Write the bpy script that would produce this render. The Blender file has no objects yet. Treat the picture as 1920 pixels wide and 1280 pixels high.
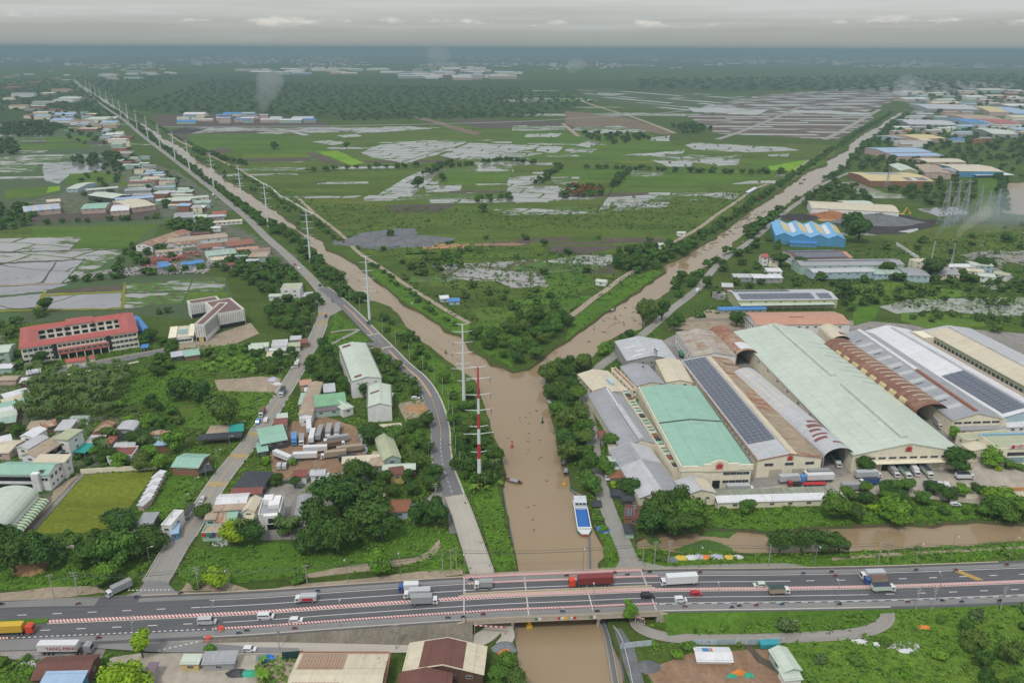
import bpy,bmesh,math,random
import numpy as np
from mathutils import Vector,Matrix,noise as mnoise
from mathutils.geometry import tessellate_polygon,delaunay_2d_cdt
# -- camera, sky, sun, exposure
H=180.0
FPX=1450.0
PITCH=math.atan(548.5/FPX)
ROLL=math.radians(0.209)
scene=bpy.context.scene
cam_d=bpy.data.cameras.new('camera')
cam=bpy.data.objects.new('camera',cam_d)
scene.collection.objects.link(cam)
cam_d.sensor_width=36.0
cam_d.lens=FPX/1920*36
cam_d.clip_start=1.0
cam_d.clip_end=400000.0
cam.matrix_world=Matrix.Translation((0,0,H))@Matrix.Rotation(math.pi/2-PITCH,4,'X')@Matrix.Rotation(ROLL,4,'Z')
scene.camera=cam
SUN_EL,SUN_AZ=math.radians(58),math.radians(205)
sun_d=bpy.data.lights.new('sun','SUN')
sun_d.energy=1.5
sun_d.angle=math.radians(10)
sun_d.color=(1.0,.965,.9)
sun=bpy.data.objects.new('sun',sun_d)
scene.collection.objects.link(sun)
sdir=Vector((math.sin(SUN_AZ)*math.cos(SUN_EL),math.cos(SUN_AZ)*math.cos(SUN_EL),math.sin(SUN_EL)))
sun.rotation_euler=(-sdir).to_track_quat('-Z','Y').to_euler()
world=bpy.data.worlds.new("World")
scene.world=world
world.use_nodes=True
def build_world():
 nt=world.node_tree;N=nt.nodes;L=nt.links
 N.clear()
 out=N.new('ShaderNodeOutputWorld')
 sky=N.new('ShaderNodeTexSky');sky.sky_type='NISHITA';sky.sun_disc=False
 sky.sun_elevation=SUN_EL;sky.sun_rotation=SUN_AZ
 sky.dust_density=3.0;sky.air_density=1.2
 bg1=N.new('ShaderNodeBackground');bg1.inputs[1].default_value=.1
 L.new(sky.outputs[0],bg1.inputs[0])
 tc=N.new('ShaderNodeTexCoord')
 sep=N.new('ShaderNodeSeparateXYZ');L.new(tc.outputs['Generated'],sep.inputs[0])
 def m(op,a,b=None,c=None):
  n=N.new('ShaderNodeMath');n.operation=op
  for i,v in enumerate((a,b,c)):
   if v is None:continue
   if isinstance(v,(int,float)):n.inputs[i].default_value=v
   else:L.new(v,n.inputs[i])
  return n.outputs[0]
 def noise(vec,scale,detail=4,rough=.55):
  n=N.new('ShaderNodeTexNoise');n.inputs['Scale'].default_value=scale
  n.inputs['Detail'].default_value=detail;n.inputs['Roughness'].default_value=rough
  L.new(vec,n.inputs['Vector']);return n.outputs[0]
 def stretch(k):
  c=N.new('ShaderNodeCombineXYZ')
  L.new(sep.outputs[0],c.inputs[0]);L.new(sep.outputs[1],c.inputs[1])
  L.new(m('MULTIPLY',sep.outputs[2],k),c.inputs[2]);return c.outputs[0]
 z=sep.outputs[2]
 layer=noise(stretch(26),2.6,5,.6)
 zz=m('ADD',z,m('MULTIPLY',m('SUBTRACT',layer,.5),.075))
 ramp=N.new('ShaderNodeValToRGB');L.new(zz,ramp.inputs[0])
 cr=ramp.color_ramp
 stops=[(0.0,(.345,.355,.33)),(.018,(.365,.372,.345)),(.030,(.415,.435,.418)),(.05,(.500,.520,.510)),(.09,(.56,.565,.56)),(.4,(.60,.61,.63)),(1.0,(.70,.72,.76))]
 cr.elements[0].position=stops[0][0];cr.elements[0].color=(*stops[0][1],1)
 cr.elements[1].position=stops[-1][0];cr.elements[1].color=(*stops[-1][1],1)
 for p,c in stops[1:-1]:
  e=cr.elements.new(p);e.color=(*c,1)
 cu=noise(stretch(3.0),17,5,.62)
 band=m('MULTIPLY',m('SUBTRACT',1,m('MINIMUM',m('ABSOLUTE',m('DIVIDE',m('SUBTRACT',z,.0290),.0085)),1)),1.0)
 puff=m('MULTIPLY',m('MAXIMUM',m('SUBTRACT',m('ADD',cu,m('MULTIPLY',band,.12)),.635),0),m('MULTIPLY',band,8.5))
 puff=m('MINIMUM',puff,.75)
 mix=N.new('ShaderNodeMix');mix.data_type='RGBA'
 L.new(puff,mix.inputs['Factor']);L.new(ramp.outputs[0],mix.inputs[6]);mix.inputs[7].default_value=(.70,.66,.60,1)
 bg2=N.new('ShaderNodeBackground');L.new(mix.outputs[2],bg2.inputs[0]);bg2.inputs[1].default_value=1.0
 ms=N.new('ShaderNodeMixShader');ms.inputs[0].default_value=.9
 L.new(bg1.outputs[0],ms.inputs[1]);L.new(bg2.outputs[0],ms.inputs[2])
 L.new(ms.outputs[0],out.inputs[0])
build_world()
scene.view_settings.view_transform='Standard'
scene.view_settings.look='None'
scene.view_settings.exposure=0.33
scene.view_settings.gamma=1.0
scene.view_settings.use_curve_mapping=False
scene.cycles.max_bounces=5
scene.cycles.diffuse_bounces=2
scene.cycles.glossy_bounces=2
scene.cycles.transparent_max_bounces=4
scene.cycles.volume_bounces=1
scene.cycles.use_denoising=True
# -- helpers
rng=random.Random(11)
COL=scene.collection
CM=cam.matrix_world.to_3x3()
def P(px,py,z=0.0):
 """the point of the place at height z seen at (px, py) of the 1920 x 1280 photograph"""
 d=CM@Vector(((px-960)/FPX,-(py-640)/FPX,-1))
 t=(z-H)/d.z
 return Vector((d.x*t,d.y*t,z))
CMI=CM.inverted()
def proj(v):
 q=CMI@(Vector(v)-Vector((0,0,H)))
 return(960+q.x/-q.z*FPX,640-q.y/-q.z*FPX)
def P2(px,py,z=0.0):
 p=P(px,py,z);return(p.x,p.y)
def pts(flat,z=0.0):
 return[P(flat[i],flat[i+1],z)for i in range(0,len(flat),2)]
TOP=[]
def tag(o,label=None,cat=None,group=None,kind=None):
 if label:o['label']=label
 if cat:o['category']=cat;TOP.append(o)
 if group:o['group']=group
 if kind:o['kind']=kind
 return o
def empty(name,loc,rz=0.0,label=None,cat=None,group=None):
 o=bpy.data.objects.new(name,None);COL.objects.link(o)
 o.location=loc;o.rotation_euler=(0,0,rz);o.empty_display_size=1
 return tag(o,label,cat,group)
def obj(name,me,parent=None,mat=None,loc=None,kind=None):
 o=bpy.data.objects.new(name,me);COL.objects.link(o)
 if parent is not None:o.parent=parent
 if mat is not None and not me.materials:me.materials.append(mat)
 if loc is not None:o.location=loc
 if kind:o['kind']=kind
 return o
def children_of(o):
 return[c for c in KIDS.get(o.name,[])]
def dup(root,loc,rz,label=None,group=None,mats=None,scale=None):
 """a copy of a thing with copies of its parts and sub-parts"""
 r=root.copy();COL.objects.link(r);r.location=loc;r.rotation_euler=(0,0,rz)
 if scale:r.scale=scale
 if label:r['label']=label
 if group:r['group']=group
 TOP.append(r)
 for ch in root.children:
  c=ch.copy();COL.objects.link(c);c.parent=r
  if mats:
   for i,s in enumerate(c.material_slots):
    nm=ch.data.materials[i].name if ch.data.materials[i]else ''
    for k,v in mats.items():
     if nm.startswith(k):s.link='OBJECT';s.material=v
  for g in ch.children:
   d=g.copy();COL.objects.link(d);d.parent=c
 return r
class MB:
 """collects boxes, prisms and tubes for one mesh"""
 def __init__(s):s.v=[];s.f=[];s.m=[]
 def add(s,vs,fs,mi=0):
  n=len(s.v);s.v+=[tuple(v)for v in vs]
  s.f+=[tuple(i+n for i in f)for f in fs];s.m+=[mi]*len(fs)
 def box(s,x0,y0,z0,x1,y1,z1,mi=0,M=None):
  vs=[(x,y,z)for z in(z0,z1)for x,y in((x0,y0),(x1,y0),(x1,y1),(x0,y1))]
  if M is not None:vs=[M@Vector(v)for v in vs]
  s.add(vs,[(3,2,1,0),(4,5,6,7),(0,1,5,4),(1,2,6,5),(2,3,7,6),(3,0,4,7)],mi)
 def prism(s,prof,a0,a1,axis='y',mi=0):
  """closed 2-D profile extruded along an axis; profile is (x,z) for y, (y,z) for x, (x,y) for z"""
  n=len(prof)
  def pt(p,a):
   return(p[0],a,p[1])if axis=='y' else(a,p[0],p[1])if axis=='x' else(p[0],p[1],a)
  vs=[pt(p,a0)for p in prof]+[pt(p,a1)for p in prof]
  s.add(vs,[tuple(range(n)),tuple(range(2*n-1,n-1,-1))]+[(i,i+n,(i+1)%n+n,(i+1)%n)for i in range(n)],mi)
 def bar(s,a,b,w,mi=0,w2=None,n=4):
  a=Vector(a);b=Vector(b);d=(b-a)
  if d.length<1e-6:return
  q=d.to_track_quat('Z','Y');w2=w if w2 is None else w2
  vs=[]
  for c,r in((a,w),(b,w2)):
   for i in range(n):
    t=2*math.pi*(i+.5)/n
    vs.append(c+q@Vector((math.cos(t)*r,math.sin(t)*r,0)))
  s.add(vs,[tuple(range(n-1,-1,-1)),tuple(range(n,2*n))]+[(i,(i+1)%n,(i+1)%n+n,i+n)for i in range(n)],mi)
 def cyl(s,c,r,h,axis='z',n=10,mi=0):
  d={'x':Vector((1,0,0)),'y':Vector((0,1,0)),'z':Vector((0,0,1))}[axis]
  s.bar(Vector(c),Vector(c)+d*h,r,mi,n=n)
 def mesh(s,name,mats=(),smooth=False):
  me=bpy.data.meshes.new(name);me.from_pydata(s.v,[],s.f)
  for m_ in(mats if isinstance(mats,(list,tuple))else[mats]):me.materials.append(m_)
  if len(me.materials)>1:me.polygons.foreach_set('material_index',s.m)
  bm=bmesh.new();bm.from_mesh(me);bmesh.ops.recalc_face_normals(bm,faces=bm.faces);bm.to_mesh(me);bm.free()
  if smooth:me.polygons.foreach_set('use_smooth',[True]*len(me.polygons))
  me.update();return me
def boxmesh(name,x0,y0,z0,x1,y1,z1,mats=()):
 b=MB();b.box(x0,y0,z0,x1,y1,z1);return b.mesh(name,mats)
class NT:
 def __init__(s,name):
  s.mat=bpy.data.materials.new(name);s.mat.use_nodes=True
  s.t=s.mat.node_tree;s.N=s.t.nodes;s.L=s.t.links
  s.b=s.N['Principled BSDF'];s.out=s.N['Material Output']
 def put(s,n,i,v):
  if v is None:return
  if hasattr(v,'is_linked')or hasattr(v,'links'):s.L.new(v,n.inputs[i])
  elif isinstance(v,(tuple,list))and len(v)==3 and n.inputs[i].type=='RGBA':n.inputs[i].default_value=(*v,1)
  else:n.inputs[i].default_value=v
 def geo(s):return s.N.new('ShaderNodeNewGeometry').outputs['Position']
 def objc(s):return s.N.new('ShaderNodeTexCoord').outputs['Object']
 def uv(s):return s.N.new('ShaderNodeTexCoord').outputs['UV']
 def rnd(s):return s.N.new('ShaderNodeObjectInfo').outputs['Random']
 def map(s,v,sc=(1,1,1),rot=(0,0,0),loc=(0,0,0)):
  n=s.N.new('ShaderNodeMapping');s.put(n,0,v);n.inputs['Scale'].default_value=sc
  n.inputs['Rotation'].default_value=rot;n.inputs['Location'].default_value=loc;return n.outputs[0]
 def sep(s,v):
  n=s.N.new('ShaderNodeSeparateXYZ');s.put(n,0,v);return n.outputs
 def noise(s,v,sc,det=3,ro=.55,dist=0):
  n=s.N.new('ShaderNodeTexNoise');s.put(n,'Vector',v);n.inputs['Scale'].default_value=sc
  n.inputs['Detail'].default_value=det;n.inputs['Roughness'].default_value=ro;n.inputs['Distortion'].default_value=dist
  return n.outputs[0]
 def vor(s,v,sc,feat='F1',out='Color'):
  n=s.N.new('ShaderNodeTexVoronoi');n.feature=feat;s.put(n,'Vector',v);n.inputs['Scale'].default_value=sc
  return n.outputs[out]
 def m(s,op,a,b=None,c=None):
  n=s.N.new('ShaderNodeMath');n.operation=op
  s.put(n,0,a);s.put(n,1,b);s.put(n,2,c);return n.outputs[0]
 def mapr(s,v,a,b,c=0,d=1):
  n=s.N.new('ShaderNodeMapRange');s.put(n,0,v)
  for i,q in enumerate((a,b,c,d)):n.inputs[i+1].default_value=q
  return n.outputs[0]
 def mix(s,f,a,b,mode='MIX'):
  n=s.N.new('ShaderNodeMix');n.data_type='RGBA';n.blend_type=mode
  s.put(n,0,f);s.put(n,6,a if hasattr(a,'links')else(*a,1));s.put(n,7,b if hasattr(b,'links')else(*b,1))
  return n.outputs[2]
 def ramp(s,f,stops,interp='LINEAR'):
  n=s.N.new('ShaderNodeValToRGB');s.put(n,0,f);cr=n.color_ramp;cr.interpolation=interp
  cr.elements[0].position=stops[0][0];cr.elements[0].color=(*stops[0][1],1)
  cr.elements[1].position=stops[-1][0];cr.elements[1].color=(*stops[-1][1],1)
  for p,c in stops[1:-1]:
   e=cr.elements.new(p);e.color=(*c,1)
  return n.outputs[0]
 def bump(s,h,dist=.1,st=1.0):
  n=s.N.new('ShaderNodeBump');s.put(n,'Height',h);n.inputs['Distance'].default_value=dist;n.inputs['Strength'].default_value=st
  s.L.new(n.outputs[0],s.b.inputs['Normal']);return n
 def set(s,col=None,rough=None,spec=None,metal=None,emis=None,ior=None):
  if col is not None:s.put(s.b,'Base Color',col if hasattr(col,'links')else(*col,1))
  if rough is not None:s.put(s.b,'Roughness',rough)
  if spec is not None:s.put(s.b,'Specular IOR Level',spec)
  if metal is not None:s.put(s.b,'Metallic',metal)
  if ior is not None:s.put(s.b,'IOR',ior)
  return s.mat
_mc={}
def paint(name,col,rough=.6,spec=.35,dirt=.25,scale=.6,metal=0.0):
 """painted or rendered surface: slow mottling and grime"""
 if name in _mc:return _mc[name]
 t=NT(name);g=t.geo()
 a=t.noise(g,scale,4,.6);b=t.noise(g,scale*7,3)
 d=t.mapr(t.m('ADD',t.m('MULTIPLY',a,.7),t.m('MULTIPLY',b,.3)),.38,.68,0,dirt)
 c=t.mix(d,col,tuple(x*.5 for x in col))
 _mc[name]=t.set(c,rough,spec,metal);return _mc[name]
def plain(name,col,rough=.6,spec=.3,metal=0.0):
 if name in _mc:return _mc[name]
 t=NT(name);a=t.noise(t.geo(),1.7,2)
 _mc[name]=t.set(t.mix(t.mapr(a,.3,.7,0,.25),col,tuple(x*.7 for x in col)),rough,spec,metal);return _mc[name]
def roofmat(name,col,rust=0.0,dirt=.3,axis=0,patch=.12,rustcol=(.17,.065,.035),pitch=1.0,rough=.5,seed=0,rustlo=None):
 """corrugated sheet: ribs running down the slope, sheet-to-sheet tone changes, streaks of dirt and rust.
    axis = the direction of the building the ribs step along (0: x, 1: y)"""
 key=name
 if key in _mc:return _mc[key]
 t=NT(name);o=t.objc();s3=t.sep(o);g=t.map(o,loc=(seed*37.7,seed*11.3,0))
 along=s3[axis];across=s3[1-axis]
 ci=t.m('FLOOR',t.m('DIVIDE',along,1.1*pitch));cj=t.m('FLOOR',t.m('DIVIDE',across,7.0))
 cv=t.N.new('ShaderNodeCombineXYZ');t.put(cv,0,ci);t.put(cv,1,cj)
 wn=t.N.new('ShaderNodeTexWhiteNoise');wn.noise_dimensions='3D';t.put(wn,0,cv.outputs[0])
 c=t.mix(t.m('MULTIPLY',wn.outputs[0],patch),col,tuple(x*.55 for x in col))
 st=(3.2,.16,1)if axis==0 else(.16,3.2,1)
 streak=t.noise(t.map(g,sc=st),.7,4,.65)
 cloud=t.noise(g,.055,4,.6)
 f=t.mapr(t.m('ADD',t.m('MULTIPLY',streak,.55),t.m('MULTIPLY',cloud,.45)),.42,.66,0,dirt)
 c=t.mix(f,c,tuple(x*.42 for x in(col[0]*.9+.03,col[1]*.9+.03,col[2]*.9+.03)))
 fade=t.noise(g,.3,3);c=t.mix(t.mapr(fade,.35,.7,0,.22),c,tuple(min(1,x*1.25+.03)for x in col))
 if rust>0:
  n2=t.noise(t.map(g,sc=(1.5,.35,1)if axis==0 else(.35,1.5,1)),.22,5,.7)
  n3=t.noise(g,1.6,4,.7)
  lo=.62-rust*.34 if rustlo is None else rustlo
  rf=t.mapr(t.m('ADD',t.m('MULTIPLY',n2,.6),t.m('MULTIPLY',n3,.4)),lo,lo+.09,0,1)
  rc=t.mix(t.mapr(n3,.35,.65),rustcol,tuple(x*2.0 for x in rustcol))
  c=t.mix(rf,c,rc)
 rib=t.m('SINE',t.m('MULTIPLY',along,2*math.pi/(.55*pitch)))
 joint=t.m('LESS_THAN',t.m('FRACT',t.m('DIVIDE',across,7.0)),.03)
 t.bump(t.m('SUBTRACT',rib,t.m('MULTIPLY',joint,1.5)),.05,.8)
 c=t.mix(t.m('MULTIPLY',joint,.35),c,tuple(x*.4 for x in col))
 _mc[key]=t.set(c,rough,.35);return _mc[key]
def grass_mat(name,c1,c2,c3,brown=(.13,.095,.05),bf=.35,s=1.0,rowdir=None,rowgap=2.5):
 k_=1.38 if s>.4 else 1.15
 c1,c2,c3=[(c[0]*k_*1.08,c[1]*k_*1.08,c[2]*k_*.6)for c in(c1,c2,c3)]
 t=NT(name);g=t.geo()
 n1=t.noise(g,.0065*s,4,.6);n2=t.noise(g,.045*s,5,.65);n3=t.noise(g,.5*s,3,.7);n4=t.noise(g,.16*s,4,.7)
 c=t.mix(t.mapr(n2,.36,.62),c1,c2)
 c=t.mix(t.mapr(n1,.35,.65,0,.75),c,c3)
 c=t.mix(t.mapr(n4,.60,.70,0,bf),c,brown)
 st=t.noise(t.map(g,sc=(.25,1,1),rot=(0,0,.12)),.05*s,5,.7);c=t.mix(t.mapr(st,.50,.66,0,.55 if s<1.25 else.25),c,tuple(x*.55 for x in c1));c=t.mix(t.mapr(st,.34,.46,.35,0),c,(c3[0]*1.5,c3[1]*1.25,c3[2]))
 c=t.mix(t.mapr(n3,.35,.7,0,.6),c,tuple(x*.4 for x in c1))
 if rowdir is not None:
  s3=t.sep(t.map(g,rot=(0,0,rowdir)))
  w=t.m('SINE',t.m('MULTIPLY',s3[0],2*math.pi/rowgap))
  c=t.mix(t.mapr(w,-.2,.8,0,.45),c,brown)
 t.bump(t.m('ADD',t.m('MULTIPLY',n3,.6),n4),.5,.7)
 return t.set(c,.95,.1)
def farm_mat(name,cell,cols,rot=.3,wet=0.0,sx=1.0,sy=.45,edge=(.03,.055,.022)):
 """land parcelled into fields of different greens, with bunds between and standing water in some"""
 t=NT(name);g=t.geo();q=t.map(g,sc=(sx/cell,sy/cell,0),rot=(0,0,rot))
 v=t.N.new('ShaderNodeTexVoronoi');v.distance='CHEBYCHEV';v.inputs['Randomness'].default_value=.55;v.inputs['Scale'].default_value=1;t.put(v,'Vector',q)
 r=t.sep(v.outputs['Color'])
 n2=t.noise(g,.03,5,.65);n3=t.noise(g,.35,3,.7)
 c=t.ramp(t.m('ADD',r[0],t.m('MULTIPLY',t.m('SUBTRACT',n2,.5),.5)),[(i/(len(cols)-1),k)for i,k in enumerate(cols)])
 c=t.mix(t.mapr(n3,.3,.7,0,.45),c,tuple(x*.45 for x in cols[0]))
 ro=.95
 if wet>0:
  nn=t.noise(t.map(g,sc=(1,2.2,1)),.028,5,.68)
  wm=t.mapr(t.m('ADD',t.m('MULTIPLY',nn,.8),t.m('MULTIPLY',r[1],.25)),.74-wet*.3,.77-wet*.3)
  c=t.mix(wm,c,(.26,.255,.24));ro=t.mapr(wm,0,1,.95,.12)
  t.put(t.b,'Specular IOR Level',t.mapr(wm,0,1,.1,.5))
 return t.set(c,ro)
def wet_mat(name,green,fill=.6,water=(.27,.265,.25),scale=.03,veg2=(.09,.085,.05),rot=.25,rough=.10,cell=(75,34),bund=.05):
 """flooded fields: shallow water that mirrors the sky, broken by patches of plants and parted by bunds"""
 t=NT(name);g=t.geo()
 n=t.noise(t.map(g,sc=(1,2.2,1),rot=(0,0,.2)),scale,7,.74)
 q=t.map(g,rot=(0,0,rot));s3=t.sep(q);wob=t.m('MULTIPLY',t.noise(g,.012,2),30)
 gy=t.m('DIVIDE',t.m('ADD',s3[1],wob),cell[1]);row=t.m('FLOOR',gy)
 gx=t.m('DIVIDE',t.m('ADD',t.m('ADD',s3[0],wob),t.m('MULTIPLY',row,cell[0]*.37)),cell[0])
 cv=t.N.new('ShaderNodeCombineXYZ');t.put(cv,0,t.m('FLOOR',gx));t.put(cv,1,row)
 wn=t.N.new('ShaderNodeTexWhiteNoise');wn.noise_dimensions='3D';t.put(wn,0,cv.outputs[0])
 thr=t.m('ADD',n,t.m('MULTIPLY',t.m('SUBTRACT',wn.outputs[0],.5),.17))
 wm=t.mapr(thr,.675-fill*.36,.715-fill*.36)
 fy=t.m('FRACT',gy);fx=t.m('FRACT',gx)
 wm=t.m('MULTIPLY',wm,t.m('MULTIPLY',t.m('GREATER_THAN',fy,bund*1.4),t.m('GREATER_THAN',fx,bund)))
 vc=t.mix(t.mapr(t.noise(g,scale*5,4),.4,.65),green,veg2)
 wc=t.mix(t.mapr(t.noise(g,scale*.7,3),.35,.7),water,tuple(x*.74 for x in water))
 c=t.mix(wm,vc,wc)
 t.put(t.b,'Specular IOR Level',t.mapr(wm,0,1,.1,.5))
 return t.set(c,t.mapr(wm,0,1,.95,rough))
def soil_mat(name,col,col2,s=1.0,veg=0.0,rough=.95,bumpd=.4):
 t=NT(name);g=t.geo()
 n1=t.noise(g,.06*s,5,.65);n2=t.noise(g,.6*s,4,.7);n3=t.noise(t.map(g,sc=(1,.25,1)),.4*s,3)
 c=t.mix(t.mapr(n1,.35,.65),col,col2)
 c=t.mix(t.mapr(n2,.4,.72,0,.45),c,tuple(x*.5 for x in col))
 c=t.mix(t.mapr(n3,.5,.7,0,.3),c,tuple(min(1,x*1.35)for x in col2))
 if veg>0:c=t.mix(t.mapr(t.noise(g,.14,5,.7),.66-.22*veg,.72-.22*veg),c,(.06,.105,.03))
 t.bump(n2,bumpd,.6)
 return t.set(c,rough,.15)
G_={}
G_['ground']=grass_mat('grass_ground',(.040,.070,.024),(.062,.105,.030),(.050,.068,.028),bf=.45)
G_['lush']=grass_mat('lush_grass',(.050,.110,.022),(.085,.165,.034),(.048,.100,.026),bf=.12,s=1.6)
G_['meadow']=grass_mat('meadow',(.075,.135,.032),(.105,.175,.045),(.065,.11,.04),bf=.25,s=1.3)
G_['scrubland']=grass_mat('scrub_ground',(.035,.062,.022),(.055,.095,.03),(.07,.10,.035),bf=.4,s=.9)
G_['greenfield']=grass_mat('green_field',(.052,.100,.026),(.066,.125,.030),(.075,.12,.036),bf=.2,s=.5)
G_['marshfield']=grass_mat('rough_field',(.050,.085,.026),(.068,.115,.030),(.085,.100,.042),brown=(.11,.08,.045),bf=.5,s=.45)
G_['brightfield']=grass_mat('bright_rice',(.12,.23,.025),(.15,.27,.03),(.11,.20,.03),bf=0,s=.6)
G_['yellowfield']=grass_mat('yellow_bund',(.20,.19,.05),(.17,.17,.05),(.1,.12,.04),bf=.3)
G_['yellowfield2']=grass_mat('ripening_rice',(.10,.13,.03),(.13,.16,.04),(.09,.12,.03),bf=.2,s=.6)
G_['football']=grass_mat('football_turf',(.115,.135,.028),(.15,.17,.042),(.10,.14,.03),brown=(.27,.21,.09),bf=.75,s=1.0)
G_['rows']=grass_mat('row_crops',(.055,.115,.028),(.075,.145,.034),(.06,.11,.03),brown=(.13,.09,.05),bf=.3,s=1.2,rowdir=1.2,rowgap=7)
G_['hyacinth']=grass_mat('water_hyacinth',(.045,.100,.035),(.065,.130,.040),(.05,.10,.04),bf=.05,s=3)
G_['forest']=grass_mat('forest_floor',(.032,.060,.028),(.050,.084,.034),(.040,.072,.030),bf=.1,s=.35)
G_['farm']=farm_mat('farmland',130,[(.045,.080,.026),(.055,.105,.028),(.062,.088,.034),(.050,.115,.026),(.085,.115,.038)],wet=.0)
G_['farmwet']=farm_mat('wet_farmland',110,[(.050,.085,.028),(.060,.115,.030),(.058,.100,.030),(.052,.110,.028)],wet=.50,rot=.25)
G_['fargreen']=farm_mat('far_farmland',600,[(.030,.055,.030),(.038,.066,.034),(.035,.060,.030),(.050,.070,.040),(.035,.060,.03),(.17,.18,.16)],rot=.1)
G_['wet']=wet_mat('flooded_field',(.085,.155,.042),.84,water=(.315,.31,.295))
G_['wet2']=wet_mat('half_flooded_field',(.085,.17,.040),.62,scale=.022,water=(.30,.295,.28))
G_['wet3']=wet_mat('rice_with_pools',(.085,.18,.036),.44,scale=.03,water=(.30,.295,.28))
G_['wetmud']=wet_mat('flooded_mud',(.12,.10,.065),.70,veg2=(.10,.11,.05),scale=.02,water=(.27,.26,.245))
G_['leftwet']=wet_mat('left_flooded_field',(.10,.13,.05),.86,water=(.25,.25,.26),scale=.035,cell=(160,90),bund=.012)
BR=(.12,.092,.072);BR2=(.14,.115,.09)
G_['saltpan']=wet_mat('stripe_ponds',BR,.78,rot=0.04,cell=(500,62),bund=.36,scale=.006,veg2=BR2,water=(.30,.29,.265))
G_['saltpan2']=wet_mat('square_ponds',BR,.80,rot=-.25,cell=(280,150),bund=.26,scale=.004,veg2=BR2,water=(.31,.30,.275))
G_['saltpan3']=wet_mat('thin_ponds',(.06,.10,.04),.66,rot=1.05,cell=(700,85),bund=.42,scale=.003,veg2=(.09,.10,.055),water=(.34,.33,.30))
G_['marsh']=wet_mat('lily_pond',(.14,.19,.10),.74,water=(.30,.31,.27),scale=.09,veg2=(.16,.20,.11),bund=0)
G_['pool']=wet_mat('pond_water',(.1,.1,.05),1.6,water=(.44,.43,.41),bund=0)
G_['soil']=soil_mat('red_soil',(.235,.145,.090),(.30,.20,.135))
G_['orange']=soil_mat('orange_sand',(.36,.20,.10),(.42,.27,.15))
G_['redsoil']=soil_mat('red_brown_soil',(.26,.10,.05),(.34,.16,.08))
G_['earth']=soil_mat('brown_earth',(.17,.12,.09),(.22,.165,.12),s=.3,veg=.5)
G_['tan']=soil_mat('tan_earth',(.30,.24,.17),(.36,.30,.23),veg=.15)
G_['concrete']=soil_mat('yard_concrete',(.34,.30,.245),(.43,.395,.33),s=.5,rough=.75,bumpd=.05)
G_['greyyard']=soil_mat('grey_yard',(.22,.205,.19),(.30,.28,.26),s=.7,veg=.12)
G_['mud']=soil_mat('dark_mud',(.085,.072,.058),(.125,.10,.078),veg=.35)
G_['coal']=soil_mat('coal_ground',(.040,.036,.040),(.065,.058,.060),bumpd=.8)
G_['gravel']=soil_mat('grey_gravel',(.125,.13,.14),(.19,.195,.205),s=2,bumpd=.8)
G_['dirtroad']=soil_mat('dirt_road',(.30,.25,.19),(.38,.32,.25),s=.7)
G_['stones']=soil_mat('stone_pitching',(.165,.145,.115),(.24,.215,.17),s=2.2,bumpd=.8)
G_['darkfield']=soil_mat('ploughed',(.080,.065,.058),(.115,.092,.075),veg=.3)
G_['village']=soil_mat('village_ground',(.13,.12,.10),(.17,.155,.13),veg=.8)
def river_mat():
 t=NT('river_water');g=t.geo()
 n=t.noise(t.map(g,sc=(1,.35,1),rot=(0,0,.3)),.014,5,.6);n2=t.noise(g,.0045,3)
 c=t.mix(t.mapr(n,.32,.68),(.268,.195,.112),(.325,.245,.152))
 c=t.mix(t.mapr(n2,.35,.65,0,.5),c,(.225,.165,.095))
 rp=t.noise(t.map(g,sc=(1,1.6,1)),.55,4,.6);rp2=t.noise(g,2.2,2)
 t.bump(t.m('ADD',rp,t.m('MULTIPLY',rp2,.3)),.07,.35)
 return t.set(c,.07,.5,ior=1.4)
G_['river']=river_mat()
# -- sheets
LV=.05
def roughen(flat,amp,step):
 out=[]
 n=len(flat)//2
 for i in range(n):
  x0,y0=flat[2*i],flat[2*i+1];x1,y1=flat[(2*i+2)%(2*n)],flat[(2*i+3)%(2*n)]
  L_=math.hypot(x1-x0,(y1-y0)*1.6);k=max(1,int(L_/step))
  for j in range(k):
   t=j/k;x=x0+(x1-x0)*t;y=y0+(y1-y0)*t
   if j or amp>2:
    q=mnoise.noise(Vector((x*.09,y*.15,3.1)))+.5*mnoise.noise(Vector((x*.31,y*.5,7.7)))
    q2=mnoise.noise(Vector((x*.09,y*.15,33.1)))+.5*mnoise.noise(Vector((x*.31,y*.5,37.7)))
    x+=amp*q;y+=amp*.55*q2
   out+=[x,y]
 return out
def poly_mesh(name,P3,mat):
 tris=tessellate_polygon([P3])
 me=bpy.data.meshes.new(name)
 fs=[]
 for a,b,c in tris:
  n=(P3[b]-P3[a]).cross(P3[c]-P3[a])
  fs.append((a,b,c)if n.z>0 else(a,c,b))
 me.from_pydata([tuple(p)for p in P3],[],fs);me.materials.append(mat);me.update()
 return me
def sheet(name,flat,matk,lv=1,rough=0.0,step=14,kind='structure',z=0.0):
 f=roughen(flat,rough,step)if rough else flat
 p=pts(f,z+lv*LV)
 return obj(name,(cut_mesh if z>-.5 else poly_mesh)(name,p,G_[matk]if isinstance(matk,str)else matk),kind=kind)
def wsmooth(P_,n=6):
 """Catmull-Rom through world points"""
 out=[]
 for i in range(len(P_)-1):
  p0=P_[max(i-1,0)];p1=P_[i];p2=P_[i+1];p3=P_[min(i+2,len(P_)-1)]
  for k in range(n):
   t=k/n
   out.append(.5*((2*p1)+(p2-p0)*t+(2*p0-5*p1+4*p2-p3)*t*t+(3*p1-p0-3*p2+p3)*t**3))
 out.append(P_[-1].copy());return out
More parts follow.
